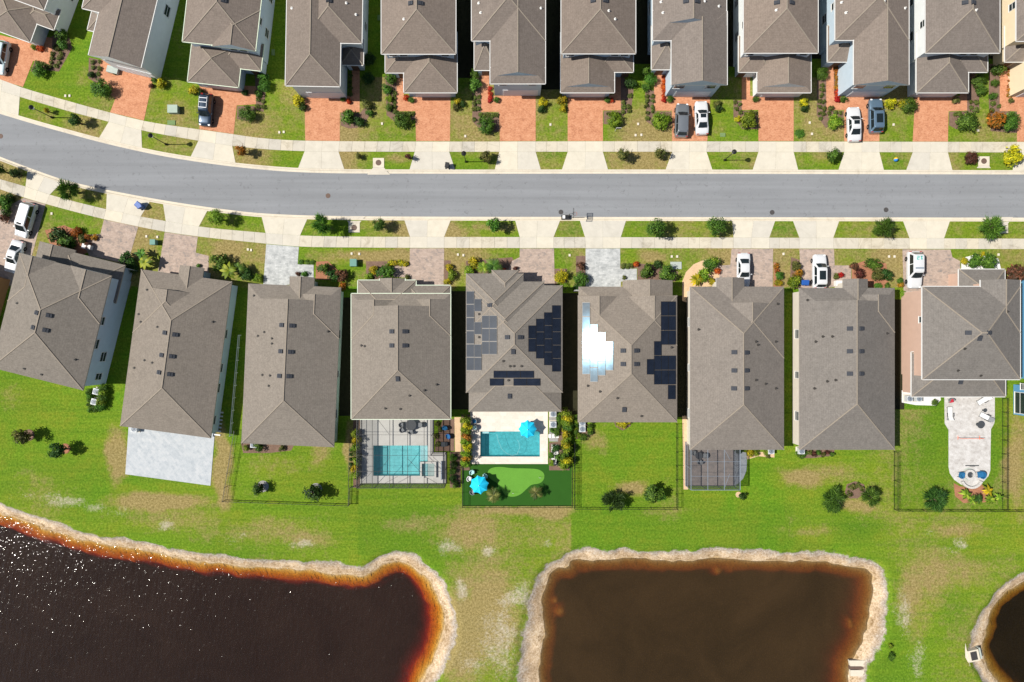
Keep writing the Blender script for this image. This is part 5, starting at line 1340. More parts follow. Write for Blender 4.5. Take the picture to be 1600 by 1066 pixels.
# ------------------------------------------------------------------ cars
for k, c in dict(car_white=(0.62, 0.63, 0.64), car_grey=(0.24, 0.26, 0.28), car_blue=(0.16, 0.25, 0.34), car_navy=(0.025, 0.045, 0.075), car_silver=(0.55, 0.66, 0.68)).items():
    paint(k, c, 0.3 if k != "car_white" else 0.35, 0.6, 0.5 if k in ("car_grey", "car_blue", "car_navy") else 0.0)
glass("car_glass", (0.012, 0.018, 0.020), 0.04)
simple("tyre", (0.015, 0.015, 0.016), 0.85, 0.2, 0.1, 6)
simple("rim", (0.45, 0.46, 0.48), 0.3, 0.5, 0.1, 6, 0.8)
simple("lamp_clear", (0.75, 0.77, 0.78), 0.15, 0.6, 0.05, 5)
simple("lamp_red", (0.35, 0.015, 0.012), 0.2, 0.6, 0.1, 5)
simple("teal_paint", (0.02, 0.42, 0.36), 0.5, 0.4, 0.1, 5)
simple("bar_grey", (0.22, 0.26, 0.31), 0.5, 0.4, 0.1, 5)
simple("rack_silver", (0.70, 0.72, 0.74), 0.3, 0.5, 0.08, 5, 0.6)

def car(px, py, label, colr, ang, L=4.7, W=1.84, H=1.5, kind="sedan", extras=()):
    """ang: degrees clockwise from 'front towards the top of the plan'"""
    x, y = P(px, py, 0.7)
    root = props(empty("parked_car", (x, y, 0.024), math.radians(-ang)), label, "car", "cars parked on the driveways")
    hl, hw = L / 2, W / 2
    suv = kind in ("suv", "van")
    belt = 0.98 if suv else 0.90
    # body loft: (y, half width factor, top height)
    if kind == "sedan": st = [(-1, .62, .62), (-.985, .80, .80), (-.94, .92, .93), (-.8, .97, .97), (-.6, 1, .98), (-.2, 1, .95), (.2, 1, .93), (.36, 1, .95), (.55, .99, .88), (.75, .965, .82), (.88, .92, .74), (.955, .80, .64), (.99, .62, .52)]
    elif kind == "van": st = [(-1, .74, .80), (-.985, .88, .98), (-.93, .96, 1.06), (-.75, 1, 1.06), (-.3, 1, 1.03), (.2, 1, 1.0), (.5, 1, 1.0), (.66, .985, .95), (.80, .96, .88), (.90, .90, .80), (.965, .78, .68), (.99, .6, .55)]
    else: st = [(-1, .70, .78), (-.985, .86, .95), (-.93, .95, 1.03), (-.75, .99, 1.04), (-.3, 1, 1.02), (.2, 1, 1.0), (.40, 1, 1.02), (.58, .99, .98), (.76, .97, .93), (.88, .92, .86), (.955, .82, .75), (.99, .64, .6)]
    mb = MB(); n = len(st); prof = [(-.90, .22), (-.985, .34), (-1.0, .58), (-.985, .80), (-.93, .93), (-.80, .985), (-.45, 1.0), (0, 1.005), (.45, 1.0), (.80, .985), (.93, .93), (.985, .80), (1.0, .58), (.985, .34), (.90, .22)]
    for (ty, fw, zt) in st:
        for (fx, fz) in prof:
            z = 0.20 + (zt - 0.20) * (fz - .22) / .785 if fz > .22 else 0.20
            mb.v.append((fx * hw * fw, ty * hl, z))
    m = len(prof)
    for i in range(n - 1):
        for k in range(m - 1):
            mb.f.append((i * m + k, (i + 1) * m + k, (i + 1) * m + k + 1, i * m + k + 1)); mb.m.append(0)
        mb.f.append((i * m + m - 1, (i + 1) * m + m - 1, (i + 1) * m, i * m)); mb.m.append(0)
    mb.f.append(tuple(range(m))); mb.m.append(0); mb.f.append(tuple((n - 1) * m + k for k in range(m))[::-1]); mb.m.append(0)
    body = mb.build("body", MATS[colr], root, smooth=True)
    # cabin
    if kind == "sedan": yb0, yb1, yf1, yf0 = -.66, -.30, .14, .42
    elif kind == "van": yb0, yb1, yf1, yf0 = -.955, -.86, .34, .66
    else: yb0, yb1, yf1, yf0 = -.93, -.78, .16, .44
    zb = belt; zr = H - 0.03; wb, wt = hw * .90, hw * (.66 if kind == "sedan" else .72)
    def ring(t, mrg=0.0):
        """outline of the cabin at height fraction t"""
        w = wb + (wt - wb) * t; a = (yb0 + (yb1 - yb0) * t) * hl; b = (yf0 + (yf1 - yf0) * t) * hl
        z = zb + (zr - zb) * t
        return w, a, b, z
    cb = MB(); lv = []
    for t in (0.0, 0.5, 0.92, 1.0):
        w, a, b, z = ring(t)
        if t == 1.0: w *= .93; a += .07; b -= .07; z += .02
        cxs = [(-w, a + .16), (-w * .82, a), (w * .82, a), (w, a + .16), (w, b - .16), (w * .80, b), (-w * .80, b), (-w, b - .16)]
        lv.append([(px_, py_, z - (0.03 if t == 0 else 0)) for px_, py_ in cxs])
    for R in lv: cb.v.extend(R)
    for i in range(len(lv) - 1):
        for k in range(8):
            k2 = (k + 1) % 8
            cb.f.append((i * 8 + k, i * 8 + k2, (i + 1) * 8 + k2, (i + 1) * 8 + k)); cb.m.append(0)
    cb.f.append(tuple(24 + k for k in range(8))); cb.m.append(0)
    # crowned roof panel
    cabin = cb.build("cabin", MATS[colr], root)
    wr, ar, br, zr_ = ring(1.0)
    rp_ = MB(); N, M = 8, 6
    for i in range(N + 1):
        for j in range(M + 1):
            u = -1 + 2 * j / M; v = i / N
            e = 1 - 0.08 * (abs(2 * v - 1)**4)
            rp_.v.append((u * wr * .90 * e, ar + .10 + (br - ar - .20) * v, zr_ + 0.024 + 0.05 * (1 - u * u) * (1 - (2 * v - 1)**4 * .6)))
    for i in range(N):
        for j in range(M):
            a_ = i * (M + 1) + j; rp_.f.append((a_, a_ + 1, a_ + M + 2, a_ + M + 1)); rp_.m.append(0)
    roof = rp_.build("roof", MATS[colr], root, smooth=True)
    # glass: windscreen, rear window, side windows
    def pane(t0, t1, which, m0=.10, m1=.10, name="windscreen"):
        g = MB()
        w0, a0, b0, z0 = ring(t0); w1, a1, b1, z1 = ring(t1)
        if which == 'f': q = [(-w0 * .82 + .03, b0), (w0 * .82 - .03, b0), (w1 * .82 - .02, b1), (-w1 * .82 + .02, b1)]; off = (0, .02, .015)
        elif which == 'b': q = [(w0 * .82 - .04, a0), (-w0 * .82 + .04, a0), (-w1 * .82 + .03, a1), (w1 * .82 - .03, a1)]; off = (0, -.02, .015)
        Q = [Vector((q[k][0] + off[0], q[k][1] + off[1], (z0 if k < 2 else z1) + off[2])) for k in range(4)]
        mid0 = (Q[0] + Q[1]) / 2 + Vector((0, .05 if which == 'f' else -.04, 0.0)); mid1 = (Q[2] + Q[3]) / 2 + Vector((0, .03 if which == 'f' else -.02, 0.01))
        g.add([Q[0], mid0, Q[1], Q[2], mid1, Q[3]], [(0, 1, 4, 5), (1, 2, 3, 4)])
        g.build(name, MATS["car_glass"], root)
    pane(.06, .93, 'f'); pane(.10, .88, 'b', name="rear_window")
    for s in (-1, 1):
        w0, a0, b0, z0 = ring(.10); w1, a1, b1, z1 = ring(.86)
        A0, B0 = a0 + .22, b0 - .24; A1, B1 = a1 + .18, b1 - .12
        for (f0, f1) in [(0, .47), (.51, 1)]:
            g = MB(); e = 0.018 * s
            g.add([(s * w0 + e, A0 + (B0 - A0) * f0, z0), (s * w0 + e, A0 + (B0 - A0) * f1, z0), (s * w1 + e, A1 + (B1 - A1) * f1, z1), (s * w1 + e, A1 + (B1 - A1) * f0, z1)], [(0, 1, 2, 3)])
            g.build("side_window", MATS["car_glass"], root)
        # mirror
        g = MB(); g.box(-.10, -.05, -.06, .10, .05, .06); g.build("wing_mirror", MATS[colr], root, (s * (hw + .06), yf0 * hl - .38, belt + .04))
        # lamps
        g = MB(); g.add([(-.16, -.10, 0), (.16, -.10, 0), (.12, .10, -.07), (-.12, .10, -.05)], [(0, 1, 2, 3)]); g.box(-.14, -.06, -.14, .14, .03, -.005)
        g.build("headlight", MATS["lamp_clear"], root, (s * hw * .66, hl * .925, (.70 if not suv else .84)))
        g = MB(); g.box(-.15, -.03, -.08, .15, .06, .08)
        g.build("tail_light", MATS["lamp_red"], root, (s * hw * .70, -hl * .975, (.80 if not suv else .92)))
        for yy in (-.60, .62):
            R = .34 if suv else .32
            w = MB(); w.lathe([(R * .62, -.11), (R * .95, -.11), (R, -.07), (R, .07), (R * .95, .11), (R * .62, .11)], 20)
            wo = link("wheel", w.mesh("wheel", MATS["tyre"]), root, (s * (hw - .09), yy * hl, R), rot=(0, math.pi / 2, 0))
            r_ = MB(); r_.lathe([(.02, -.115), (R * .6, -.105), (R * .6, .105), (.02, .115)], 14); link("rim", r_.mesh("rim", MATS["rim"]), wo)
    for e in extras:
        if e == "sunroof":
            g = MB(); g.box(-.38, -.27, 0, .38, .27, .012); g.build("sunroof", MATS["car_glass"], root, (0, (yf1 - .12) * hl * .55, zr_ + .078))
        elif e == "panorama":
            g = MB(); g.box(-.44, -.62, 0, .44, .62, .012); g.build("glass_roof", MATS["car_glass"], root, (0, (yf1 + yb1) / 2 * hl + .1, zr_ + .076))
        elif e == "rack":
            for s in (-1, 1):
                g = MB(); g.beam((s * wr * .80, ar + .25, zr_ + .13), (s * wr * .80, br - .3, zr_ + .13), .05, .05); g.build("roof_rail", MATS["rack_silver"], root)
            for f in (.22, .5, .84):
                g = MB(); yy = ar + (br - ar) * f; g.beam((-wr * .8, yy, zr_ + .16), (wr * .8, yy, zr_ + .16), .10, .04); g.build("rack_bar", MATS["rack_silver"], root)
        elif e == "bar":
            g = MB(); g.box(-wr * .80, -.11, 0, wr * .80, .11, .02); g.build("roof_band", MATS["bar_grey"], root, (0, -0.15, zr_ + .078))
        elif e == "number":
            # two figures painted on the roof, read from the other side
            z = zr_ + .078
            one = MB(); one.box(-.06, -.26, 0, .06, .26, .008); one.box(-.16, -.26, 0, .16, -.17, .008); one.box(-.16, .10, 0, -.055, .19, .008)
            two = MB()
            for bx in [(-.17, .17, .17, .26), (.08, .02, .17, .18), (-.17, -.05, .17, .04), (-.17, -.18, -.08, -.04), (-.17, -.26, .17, -.17)]: two.box(bx[0], bx[1], 0, bx[2], bx[3], .008)
            one.build("painted_number", MATS["teal_paint"], root, (-.26, -hl * .60, z), 0); two.build("painted_number", MATS["teal_paint"], root, (.22, -hl * .60, z), 0)
        elif e == "visor":
            g = MB(); g.box(-.3, -.12, 0, .3, .12, .05); g.build("roof_hatch", MATS["car_glass"], root, (0, (yf1 - .08) * hl, zr_ + .06))
    return root

car(1, 90, "pale silver SUV on the red driveway, cut by the left edge at the top", "car_silver", 190, 4.7, 1.9, 1.65, "suv")
car(322, 172, "dark navy SUV with silver roof rack on the third red driveway", "car_navy", 185, 4.5, 1.86, 1.75, "suv", ("rack",))
car(1065.5, 188, "grey SUV parked left of a white sedan on red driveway", "car_grey", 2, 4.75, 1.9, 1.62, "suv")
car(1096.5, 184, "white sedan with sunroof parked right of the grey SUV", "car_white", -2, 4.75, 1.86, 1.46, "sedan", ("sunroof",))
car(1334.5, 194, "white sedan with sunroof parked left of the steel blue SUV", "car_white", -2, 4.9, 1.88, 1.46, "sedan", ("sunroof",))
car(1368.5, 181, "steel blue SUV with glass roof beside yellow shrubs", "car_blue", -1, 4.8, 1.94, 1.68, "suv", ("panorama",))
car(40, 344, "white minivan on the leftmost lower driveway", "car_white", 197, 5.0, 1.95, 1.75, "van", ("visor",))
car(22, 401, "white sedan half hidden beside the tilted blue house", "car_white", 197, 4.7, 1.82, 1.46, "sedan", ("visor",))
car(1162, 422, "white sedan without roof fittings nosing under the small screened porch house roof", "car_white", 180, 4.8, 1.84, 1.46, "sedan")
car(1280.5, 424, "white SUV with dark glass roof beside the blue bin", "car_white", 0, 4.8, 1.92, 1.66, "suv", ("panorama",))
car(1429, 422, "white SUV with teal number on its roof beside the pink wall", "car_white", 180, 5.2, 2.0, 1.85, "suv", ("bar", "number"))

# ------------------------------------------------------------------ street furniture
def lamp(px, py, label, hgt=4.3):
    x, y = P(px, py); r = props(empty("street_lamp", (x, y, 0)), label, "street lamp", "black street lamps on the upper verge")
    m = MB(); m.lathe([(.16, -.02), (.16, .25), (.09, .4), (.06, .6), (.05, hgt - .5)], 12); m.build("post", MATS["black_metal"], r)
    m = MB(); m.lathe([(.10, hgt - .5), (.20, hgt - .42), (.24, hgt - .05), (.12, hgt + .02)], 12); m.build("lantern", MATS["lamp_clear"], r)
    m = MB(); m.lathe([(.34, hgt - .02), (.30, hgt + .06), (.12, hgt + .22), (.03, hgt + .36)], 12); m.build("cap", MATS["black_metal"], r)
lamp(82, 184, "black street lamp on the upper verge nearest the left edge"); lamp(260, 226, "black street lamp on the upper verge before the third top-row house")
lamp(728, 253, "black street lamp on the upper verge beside the black bin"); lamp(1132, 250.5, "black street lamp on the upper verge before the eighth top-row house")

def box_thing(name, px, py, w, d, hgt, mat, label, cat, group=None, ang=0, lid=None, z=0.0):
    x, y = P(px, py, hgt / 2); r = props(empty(name, (x, y, z), math.radians(-ang)), label, cat, group)
    m = MB(); w, d = w * S, d * S
    m.add([(-w / 2, -d / 2, 0), (w / 2, -d / 2, 0), (w / 2, d / 2, 0), (-w / 2, d / 2, 0), (-w / 2 * .96, -d / 2 * .96, hgt), (w / 2 * .96, -d / 2 * .96, hgt), (w / 2 * .96, d / 2 * .96, hgt), (-w / 2 * .96, d / 2 * .96, hgt)], [(4, 5, 6, 7), (0, 1, 5, 4), (1, 2, 6, 5), (2, 3, 7, 6), (3, 0, 4, 7)])
    m.build("cabinet" if name != "utility_cover" else "frame", MATS[mat], r)
    m = MB(); m.box(-w / 2 * 1.03, -d / 2 * 1.03, hgt + .001, w / 2 * 1.03, d / 2 * 1.03, hgt + .05); m.build("lid", MATS[lid or mat], r)
    return r
simple("transformer", (0.32, 0.40, 0.33), 0.6, 0.3, 0.08, 3); simple("transformer_teal", (0.12, 0.26, 0.22), 0.6, 0.3, 0.08, 3)
simple("cover_white", (0.62, 0.56, 0.46), 0.7, 0.3, 0.1, 4); simple("cover_grey", (0.38, 0.42, 0.38), 0.7, 0.3, 0.1, 4)
box_thing("transformer_box", 271.5, 171.5, 15, 12, 0.75, "transformer", "pale green transformer box on the third top-row lawn", "utility box")
box_thing("utility_cover", 268, 192, 12, 7, 0.04, "lid_green", "flat green utility cover by the pavement below the transformer box", "utility cover")
box_thing("transformer_box", 553, 411, 10, 11, 0.85, "transformer_teal", "teal transformer box on the lawn left of the screened pool house", "utility box")
box_thing("transformer_box", 240.5, 379, 8, 8, 0.8, "transformer_teal", "teal transformer box beside the broad-leaved palms", "utility box")
box_thing("utility_cover", 1056, 415, 17, 11, 0.05, "cover_grey", "wide grey utility slab on the glaring solar panel house lawn", "utility cover")
box_thing("utility_cover", 1129, 211, 8, 6, 0.03, "lid_green", "flat green utility cover before the eighth top-row house", "utility cover")
box_thing("utility_cover", 592, 28, 4, 8, 0.05, "lid_green", "green utility cover in the shade between fourth and fifth top-row houses", "utility cover")
box_thing("utility_cover", 427, 82, 5, 9, 0.05, "lid_green", "green utility cover beside the third top-row house wall", "utility cover")
for (a, b, lab) in [(102.5, 150, "first top-row lawn"), (109, 150, "first top-row lawn"), (436.5, 207, "third top-row lawn"), (443.5, 206.5, "third top-row lawn"), (993, 211.5, "seventh top-row lawn"), (1002, 211, "seventh top-row lawn"), (1268.5, 209.5, "ninth top-row lawn"), (81, 334, "tilted blue house lawn"), (387.5, 390, "grey patio house lawn"), (392.5, 391, "grey patio house lawn"), (229, 369.5, "lawn beside the teal box"), (246, 370.5, "lawn beside the teal box"), (549.5, 396.5, "verge behind the teal transformer box"), (561.5, 397, "verge behind the teal transformer box"), (715.5, 398, "lawn right of the screened pool house"), (724, 399, "lawn right of the screened pool house"), (890, 399, "lawn between umbrella and solar houses"), (1049.5, 401, "lawn above the grey slab"), (1058, 401, "lawn above the grey slab"), (1389, 401, "six-vent house lawn"), (1397.5, 401, "six-vent house lawn"), (1224, 397, "lawn right of the parked white sedan"), (1560, 398, "pink-walled house lawn"), (597, 193.5, "fourth top-row lawn"), (860, 195, "sixth top-row lawn"), (997, 194, "seventh top-row lawn edge"), (1396, 195, "tenth top-row lawn"), (1265, 192, "ninth top-row lawn edge"), (727, 213, "fifth top-row lawn"), (1528, 204, "eleventh top-row lawn")]:
    box_thing("utility_cover", a, b, 2.9, 3.6, 0.06, "cover_white", f"small pale utility cover on the {lab}", "utility cover", f"utility covers on the {lab}")

simple("bin_blue", (0.02, 0.09, 0.34), 0.45, 0.4, 0.1, 4); simple("bin_black", (0.02, 0.02, 0.022), 0.5, 0.4, 0.1, 4); simple("planter_white", (0.72, 0.71, 0.68), 0.6, 0.3, 0.06, 4)
def wheelie(px, py, mat, label, ang=0):
    x, y = P(px, py, 0.6); r = props(empty("wheelie_bin", (x, y, 0.03), math.radians(-ang)), label, "bin", "wheeled bins")
    m = MB(); a, b = .27, .33
    m.add([(-a * .8, -b * .8, .05), (a * .8, -b * .8, .05), (a * .8, b * .8, .05), (-a * .8, b * .8, .05), (-a, -b, 1.0), (a, -b, 1.0), (a, b, 1.0), (-a, b, 1.0)], [(3, 2, 1, 0), (4, 5, 6, 7), (0, 1, 5, 4), (1, 2, 6, 5), (2, 3, 7, 6), (3, 0, 4, 7)]); m.build("body", MATS[mat], r)
    m = MB(); m.add([(-a * 1.08, -b * 1.1, 1.01), (a * 1.08, -b * 1.1, 1.01), (a * 1.08, b * 1.1, 1.03), (-a * 1.08, b * 1.1, 1.03), (-a * .9, -b * .9, 1.09), (a * .9, -b * .9, 1.09), (a * .9, b * .9, 1.1), (-a * .9, b * .9, 1.1)], [(4, 5, 6, 7), (0, 1, 5, 4), (1, 2, 6, 5), (2, 3, 7, 6), (3, 0, 4, 7), (3, 2, 1, 0)]); m.build("lid", MATS[mat], r)
    for s in (-1, 1):
        m = MB(); m.lathe([(.1, -.03), (.1, .03)], 12); link("wheel", m.mesh("wheel", MATS["tyre"]), r, (s * .25, -b * .85, .1), rot=(0, math.pi / 2, 0))
    m = MB(); m.tube([(-.22, -b - .06, .98), (.22, -b - .06, .98)], .02, 6); m.build("handle", MATS[mat], r)
wheelie(217, 320, "bin_blue", "blue wheeled bin at the kerb of the lower driveway", 40); wheelie(220, 323, "bin_blue", "second blue wheeled bin just behind the first at the kerb", 60)
wheelie(699, 259, "bin_black", "black wheeled bin on the upper apron beside the lamp", 10)
wheelie(1254, 442, "bin_blue", "blue wheeled bin left of the white glass-roof SUV", 0); wheelie(1259, 442, "bin_blue", "blue wheeled bin nearest the white glass-roof SUV", 5)
box_thing("planter", 1310, 443, 11, 8, 0.7, "planter_white", "white square planter before the six-vent house door", "planter"); box_thing("planter", 137, 386, 13, 7, 0.7, "planter_white", "pale planter beside the tilted blue house porch", "planter", ang=14)
box_thing("stone_block", 177, 110, 17, 10, 0.5, "cover_grey", "grey stone block on the second top-row driveway", "stone", ang=14)

# manhole covers and kerb inlets
simple("iron", (0.13, 0.085, 0.065), 0.7, 0.3, 0.2, 6); simple("iron_dark", (0.065, 0.06, 0.058), 0.7, 0.3, 0.2, 6)
for (a, b, m, lab) in [(1, 213, "iron", "rust-brown manhole cover on the road at the left edge"), (512.5, 306, "iron", "rust-brown manhole cover in mid road"), (876.5, 331.5, "iron_dark", "dark manhole cover beside the basketball hoop"), (1206.5, 332, "iron_dark", "dark manhole cover on the road before the small screened porch house"), (1384.5, 328, "iron_dark", "dark manhole cover on the road before the six-vent house")]:
    x, y = P(a, b, ROAD_Z); mb = MB(); mb.lathe([(.34, -.02), (.34, .010), (.31, .016), (.29, .010)], 20); mb.lathe([(.25, 0), (.25, .018)], 16)
    props(mb.build("manhole_cover", MATS[m], None, (x, y, ROAD_Z)), lab, "manhole", "manhole covers")
def inlet(px, py, label, toward):
    x, y = P(px, py); r = props(empty("storm_inlet", (x, y, 0)), label, "storm drain", "concrete storm inlets by the kerb")
    m = MB(); m.box(-.78, -.66, -.1, .78, .66, .06); m.build("slab", MATS["kerb"], r)
    m = MB(); m.lathe([(.40, .05), (.40, .075), (.36, .08), (.33, .074)], 20); m.build("cover", MATS["iron"], r)
    m = MB(); s = toward
    m.add([(-.75, s * .67, .04), (.75, s * .67, .04), (1.6, s * 1.65, -.09), (-1.6, s * 1.65, -.09)], [(0, 1, 2, 3) if s < 0 else (3, 2, 1, 0)]); m.box(-.9, s * .9 - .03, -.1, .9, s * .9 + .03, .03); m.build("throat", MATS["kerb"], r)
inlet(591.5, 254.5, "storm inlet with brown cover on the upper verge, left one", -1); inlet(553.5, 356, "storm inlet with brown cover on the lower verge beside the tree", 1)
inlet(1537, 252, "storm inlet on the upper verge beside the maroon ball shrub", -1); inlet(1566, 357.5, "storm inlet on the lower verge near the right edge", 1)

# basketball hoop at the kerb
x, y = P(884, 340); r = props(empty("basketball_hoop", (x, y, -0.04)), "portable basketball hoop with black base standing at the kerb", "basketball hoop")
m = MB(); m.box(-.62, -.34, 0, .62, .34, .22); m.box(-.4, -.24, .22, .5, .24, .32); m.build("base", MATS["bin_black"], r)
m = MB(); m.box(-.48, -.22, .33, -.12, .22, .52); m.build("ballast_bag", MATS["planter_white"], r)
m = MB(); m.tube([(.2, 0, .25), (.3, 0, 1.6), (.34, 0, 2.7), (.72, .0, 3.0)], .05, 8); m.build("pole", MATS["black_metal"], r)
m = MB(); z0, z1 = 2.75, 3.75
for a, b in [((.8, -.6, z0), (.8, .6, z0)), ((.8, -.6, z1), (.8, .6, z1)), ((.8, -.6, z0), (.8, -.6, z1)), ((.8, .6, z0), (.8, .6, z1)), ((.8, -.22, z0 + .1), (.8, .22, z0 + .1)), ((.8, -.22, z0 + .5), (.8, .22, z0 + .5)), ((.8, -.22, z0 + .1), (.8, -.22, z0 + .5)), ((.8, .22, z0 + .1), (.8, .22, z0 + .5))]: m.beam(a, b, .05, .05)
bo = m.build("backboard_frame", MATS["black_metal"], r)
m = MB(); m.box(.785, -.59, z0 + .01, .795, .59, z1 - .01); screen_mat("acrylic", (.5, .52, .55), .25); m.build("backboard", MATS["acrylic"], r)
m = MB()
for k in range(16): a0, a1 = 2 * math.pi * k / 16, 2 * math.pi * (k + 1) / 16; m.beam((1.08 + .23 * math.cos(a0), .23 * math.sin(a0), 2.88), (1.08 + .23 * math.cos(a1), .23 * math.sin(a1), 2.88), .03, .03)
simple("rim_orange", (.65, .12, .02), .5, .4, .1, 5); m.build("rim", MATS["rim_orange"], r)
# toy ball on the verge
for k, (c, nm) in enumerate([((.75, .45, .02), "ball_yellow"), ((.03, .22, .6), "ball_blue")]): simple(nm, c, .5, .4, .08, 4)
x, y = P(1398, 250); r = props(empty("play_ball", (x, y, .3)), "yellow and blue play ball on the upper verge before the tenth top-row house", "ball")
for nm, a0 in (("ball_yellow", 0), ("ball_blue", math.pi)):
    m = MB(); n = 10
    for i in range(9):
        for k in range(n + 1):
            th = math.pi * i / 8; ph = a0 + math.pi * k / n
            m.v.append((.3 * math.sin(th) * math.cos(ph), .3 * math.sin(th) * math.sin(ph), .3 * math.cos(th)))
    for i in range(8):
        for k in range(n): q = i * (n + 1) + k; m.f.append((q, q + n + 1, q + n + 2, q + 1)); m.m.append(0)
    m.build("half", MATS[nm], r, smooth=True)
# small sign
x, y = P(961, 205); r = props(empty("yard_sign", (x, y, 0)), "white yard sign on a post before the seventh top-row house", "sign")
m = MB(); m.tube([(0, 0, 0), (0, 0, 1.5)], .035, 8); m.beam((0, 0, 1.45), (.7, 0, 1.45), .05, .05); m.build("post", MATS["white_trim"], r)
m = MB(); m.box(.12, -.015, .85, .66, .015, 1.4); m.build("board", MATS["iron_dark"], r)
simple("canopy_cyan", (0.015, 0.56, 0.84), 0.75, 0.2, 0.08, 3)
simple("cushion_white", (0.74, 0.74, 0.72), 0.8, 0.2, 0.06, 4); simple("cushion_aqua", (0.38, 0.62, 0.62), 0.8, 0.2, 0.06, 4); simple("fabric_blue", (0.02, 0.13, 0.28), 0.8, 0.2, 0.12, 4)
simple("fabric_grey", (0.20, 0.21, 0.22), 0.8, 0.2, 0.1, 4); simple("fabric_red", (0.45, 0.03, 0.05), 0.8, 0.2, 0.1, 4); simple("stone_pale", (0.52, 0.50, 0.47), 0.85, 0.2, 0.15, 4); simple("table_dark", (0.06, 0.065, 0.07), 0.35, 0.4, 0.12, 5)
# ------------------------------------------------------------------ pools
def rect_ring(outer_, inner, z0, z1):
    """flat frame between two rectangles (plan units), with inner edge"""
    m = MB(); o = [P(*p) for p in [(outer_[0], outer_[3]), (outer_[2], outer_[3]), (outer_[2], outer_[1]), (outer_[0], outer_[1])]]
    i = [P(*p) for p in [(inner[0], inner[3]), (inner[2], inner[3]), (inner[2], inner[1]), (inner[0], inner[1])]]
    for k in range(4):
        j = (k + 1) % 4
        m.add([(*o[k], z1), (*o[j], z1), (*i[j], z1), (*i[k], z1)], [(0, 1, 2, 3)])
        m.add([(*i[k], z1), (*i[j], z1), (*i[j], z0), (*i[k], z0)], [(0, 1, 2, 3)])
        m.add([(*o[k], z0), (*o[j], z0), (*o[j], z1), (*o[k], z1)], [(0, 1, 2, 3)])
    return m
def pool(rect, depth, label, tile, steps=None):
    x0, y0, x1, y1 = rect
    (ax, ay), (bx, by) = P(x0, y1), P(x1, y0)
    c = ((ax + bx) / 2, (ay + by) / 2)
    r = props(empty("swimming_pool", (c[0], c[1], 0)), label, "swimming pool")
    w, d = (bx - ax) / 2, (by - ay) / 2
    m = MB(); V = [(-w, -d, -depth), (w, -d, -depth), (w, d, -depth), (-w, d, -depth), (-w, -d, .03), (w, -d, .03), (w, d, .03), (-w, d, .03)]
    m.add(V, [(0, 1, 2, 3), (4, 5, 1, 0), (5, 6, 2, 1), (6, 7, 3, 2), (7, 4, 0, 3)]); m.build("basin", MATS[tile], r)
    m = MB(); m.add([(-w + .002, -d + .002, -.10), (w - .002, -d + .002, -.10), (w - .002, d - .002, -.10), (-w + .002, d - .002, -.10)], [(0, 1, 2, 3)]); m.build("water_surface", MATS["pool_water"], r)
    if steps:
        for (sx0, sy0, sx1, sy1, z) in steps:
            (a0, b0), (a1, b1) = P(sx0, sy1), P(sx1, sy0)
            m = MB(); m.box(a0 - c[0] + .004, b0 - c[1] + .004, -depth + .004, a1 - c[0] - .004, b1 - c[1] - .004, z); m.build("step", MATS["pool_tile"], r)
    return r, c
# umbrella house
POOL5 = (750.5, 674.2, 843.5, 713.5)
m = rect_ring((735, 636, 856, 725), POOL5, -0.06, 0.06); props(m.build("pool_surround", MATS["deck_cream"]), kind="structure")
r5, c5 = pool(POOL5, 1.45, "rectangular open-air pool with cream deck behind the umbrella house", "pool_tile_dark", [(753, 675, 764, 678, -.32), (751, 674.5, 757, 713, -1.1)])
x, y = P(790, 695); hose = MB()
pts = [(776, 678), (779, 690), (784, 702), (792, 709), (800, 712), (808, 710), (812, 700), (811, 692), (808, 687)]
sm = smooth_closed(pts + [pts[-1]], 0)
hose.tube([(P(a, b)[0] - x, P(a, b)[1] - y, 0) for a, b in pts], .016, 6)
HOSE = props(hose.build("cleaner_hose", MATS["cushion_aqua"], None, (x, y, -.07)), "white cleaner hose curling on the open pool", "hose")
# screened pool house: L-shaped deck, pool and raised spa
POOL4 = (583.2, 696.2, 668, 743.5)
m = rect_ring((563, 640, 678, 756), POOL4, -0.06, 0.055); props(m.build("pool_surround", MATS["pool_deck"]), kind="structure")
m = MB(); m.prism([P(*p) for p in [(678.2, 707), (697, 707), (697, 756), (678.2, 756)]], -.06, .05); props(m.build("pool_surround", MATS["pool_deck"]), kind="structure")
r4, c4 = pool(POOL4, 1.35, "rectangular pool inside the large screen enclosure", "pool_tile", [(656, 697, 667.5, 720, -.4)])
cx, cy = P(669.5, 733.5); r = props(empty("spa", (cx, cy, 0)), "raised square spa with curved front beside the screened pool", "spa")
m = MB(); w = 12.5 * S
for (a, b, c, d) in [(-w, -w, -w + .25, w), (-w + .252, w - .25, w, w), (w - .25, -w + .25, w, w - .252), (-w + .252, -w, w, -w + .248)]: m.box(a, b, -.2, c, d, .42)
m.build("wall", MATS["pool_deck"], r)
m = MB(); m.box(-w + .2, -w + .2, -.2, w - .2, w - .2, -.1); m.build("floor", MATS["pool_tile"], r)
m = MB(); m.add([(-w + .24, -w + .24, .30), (w - .24, -w + .24, .30), (w - .24, w - .24, .30), (-w + .24, w - .24, .30)], [(0, 1, 2, 3)]); m.build("water_surface", MATS["pool_water"], r)
m = MB(); m.box(-.9, -1.6, .05, -.75, 1.0, .6); m.build("bench", MATS["bar_grey"], r, (2.7, 0.2, 0))

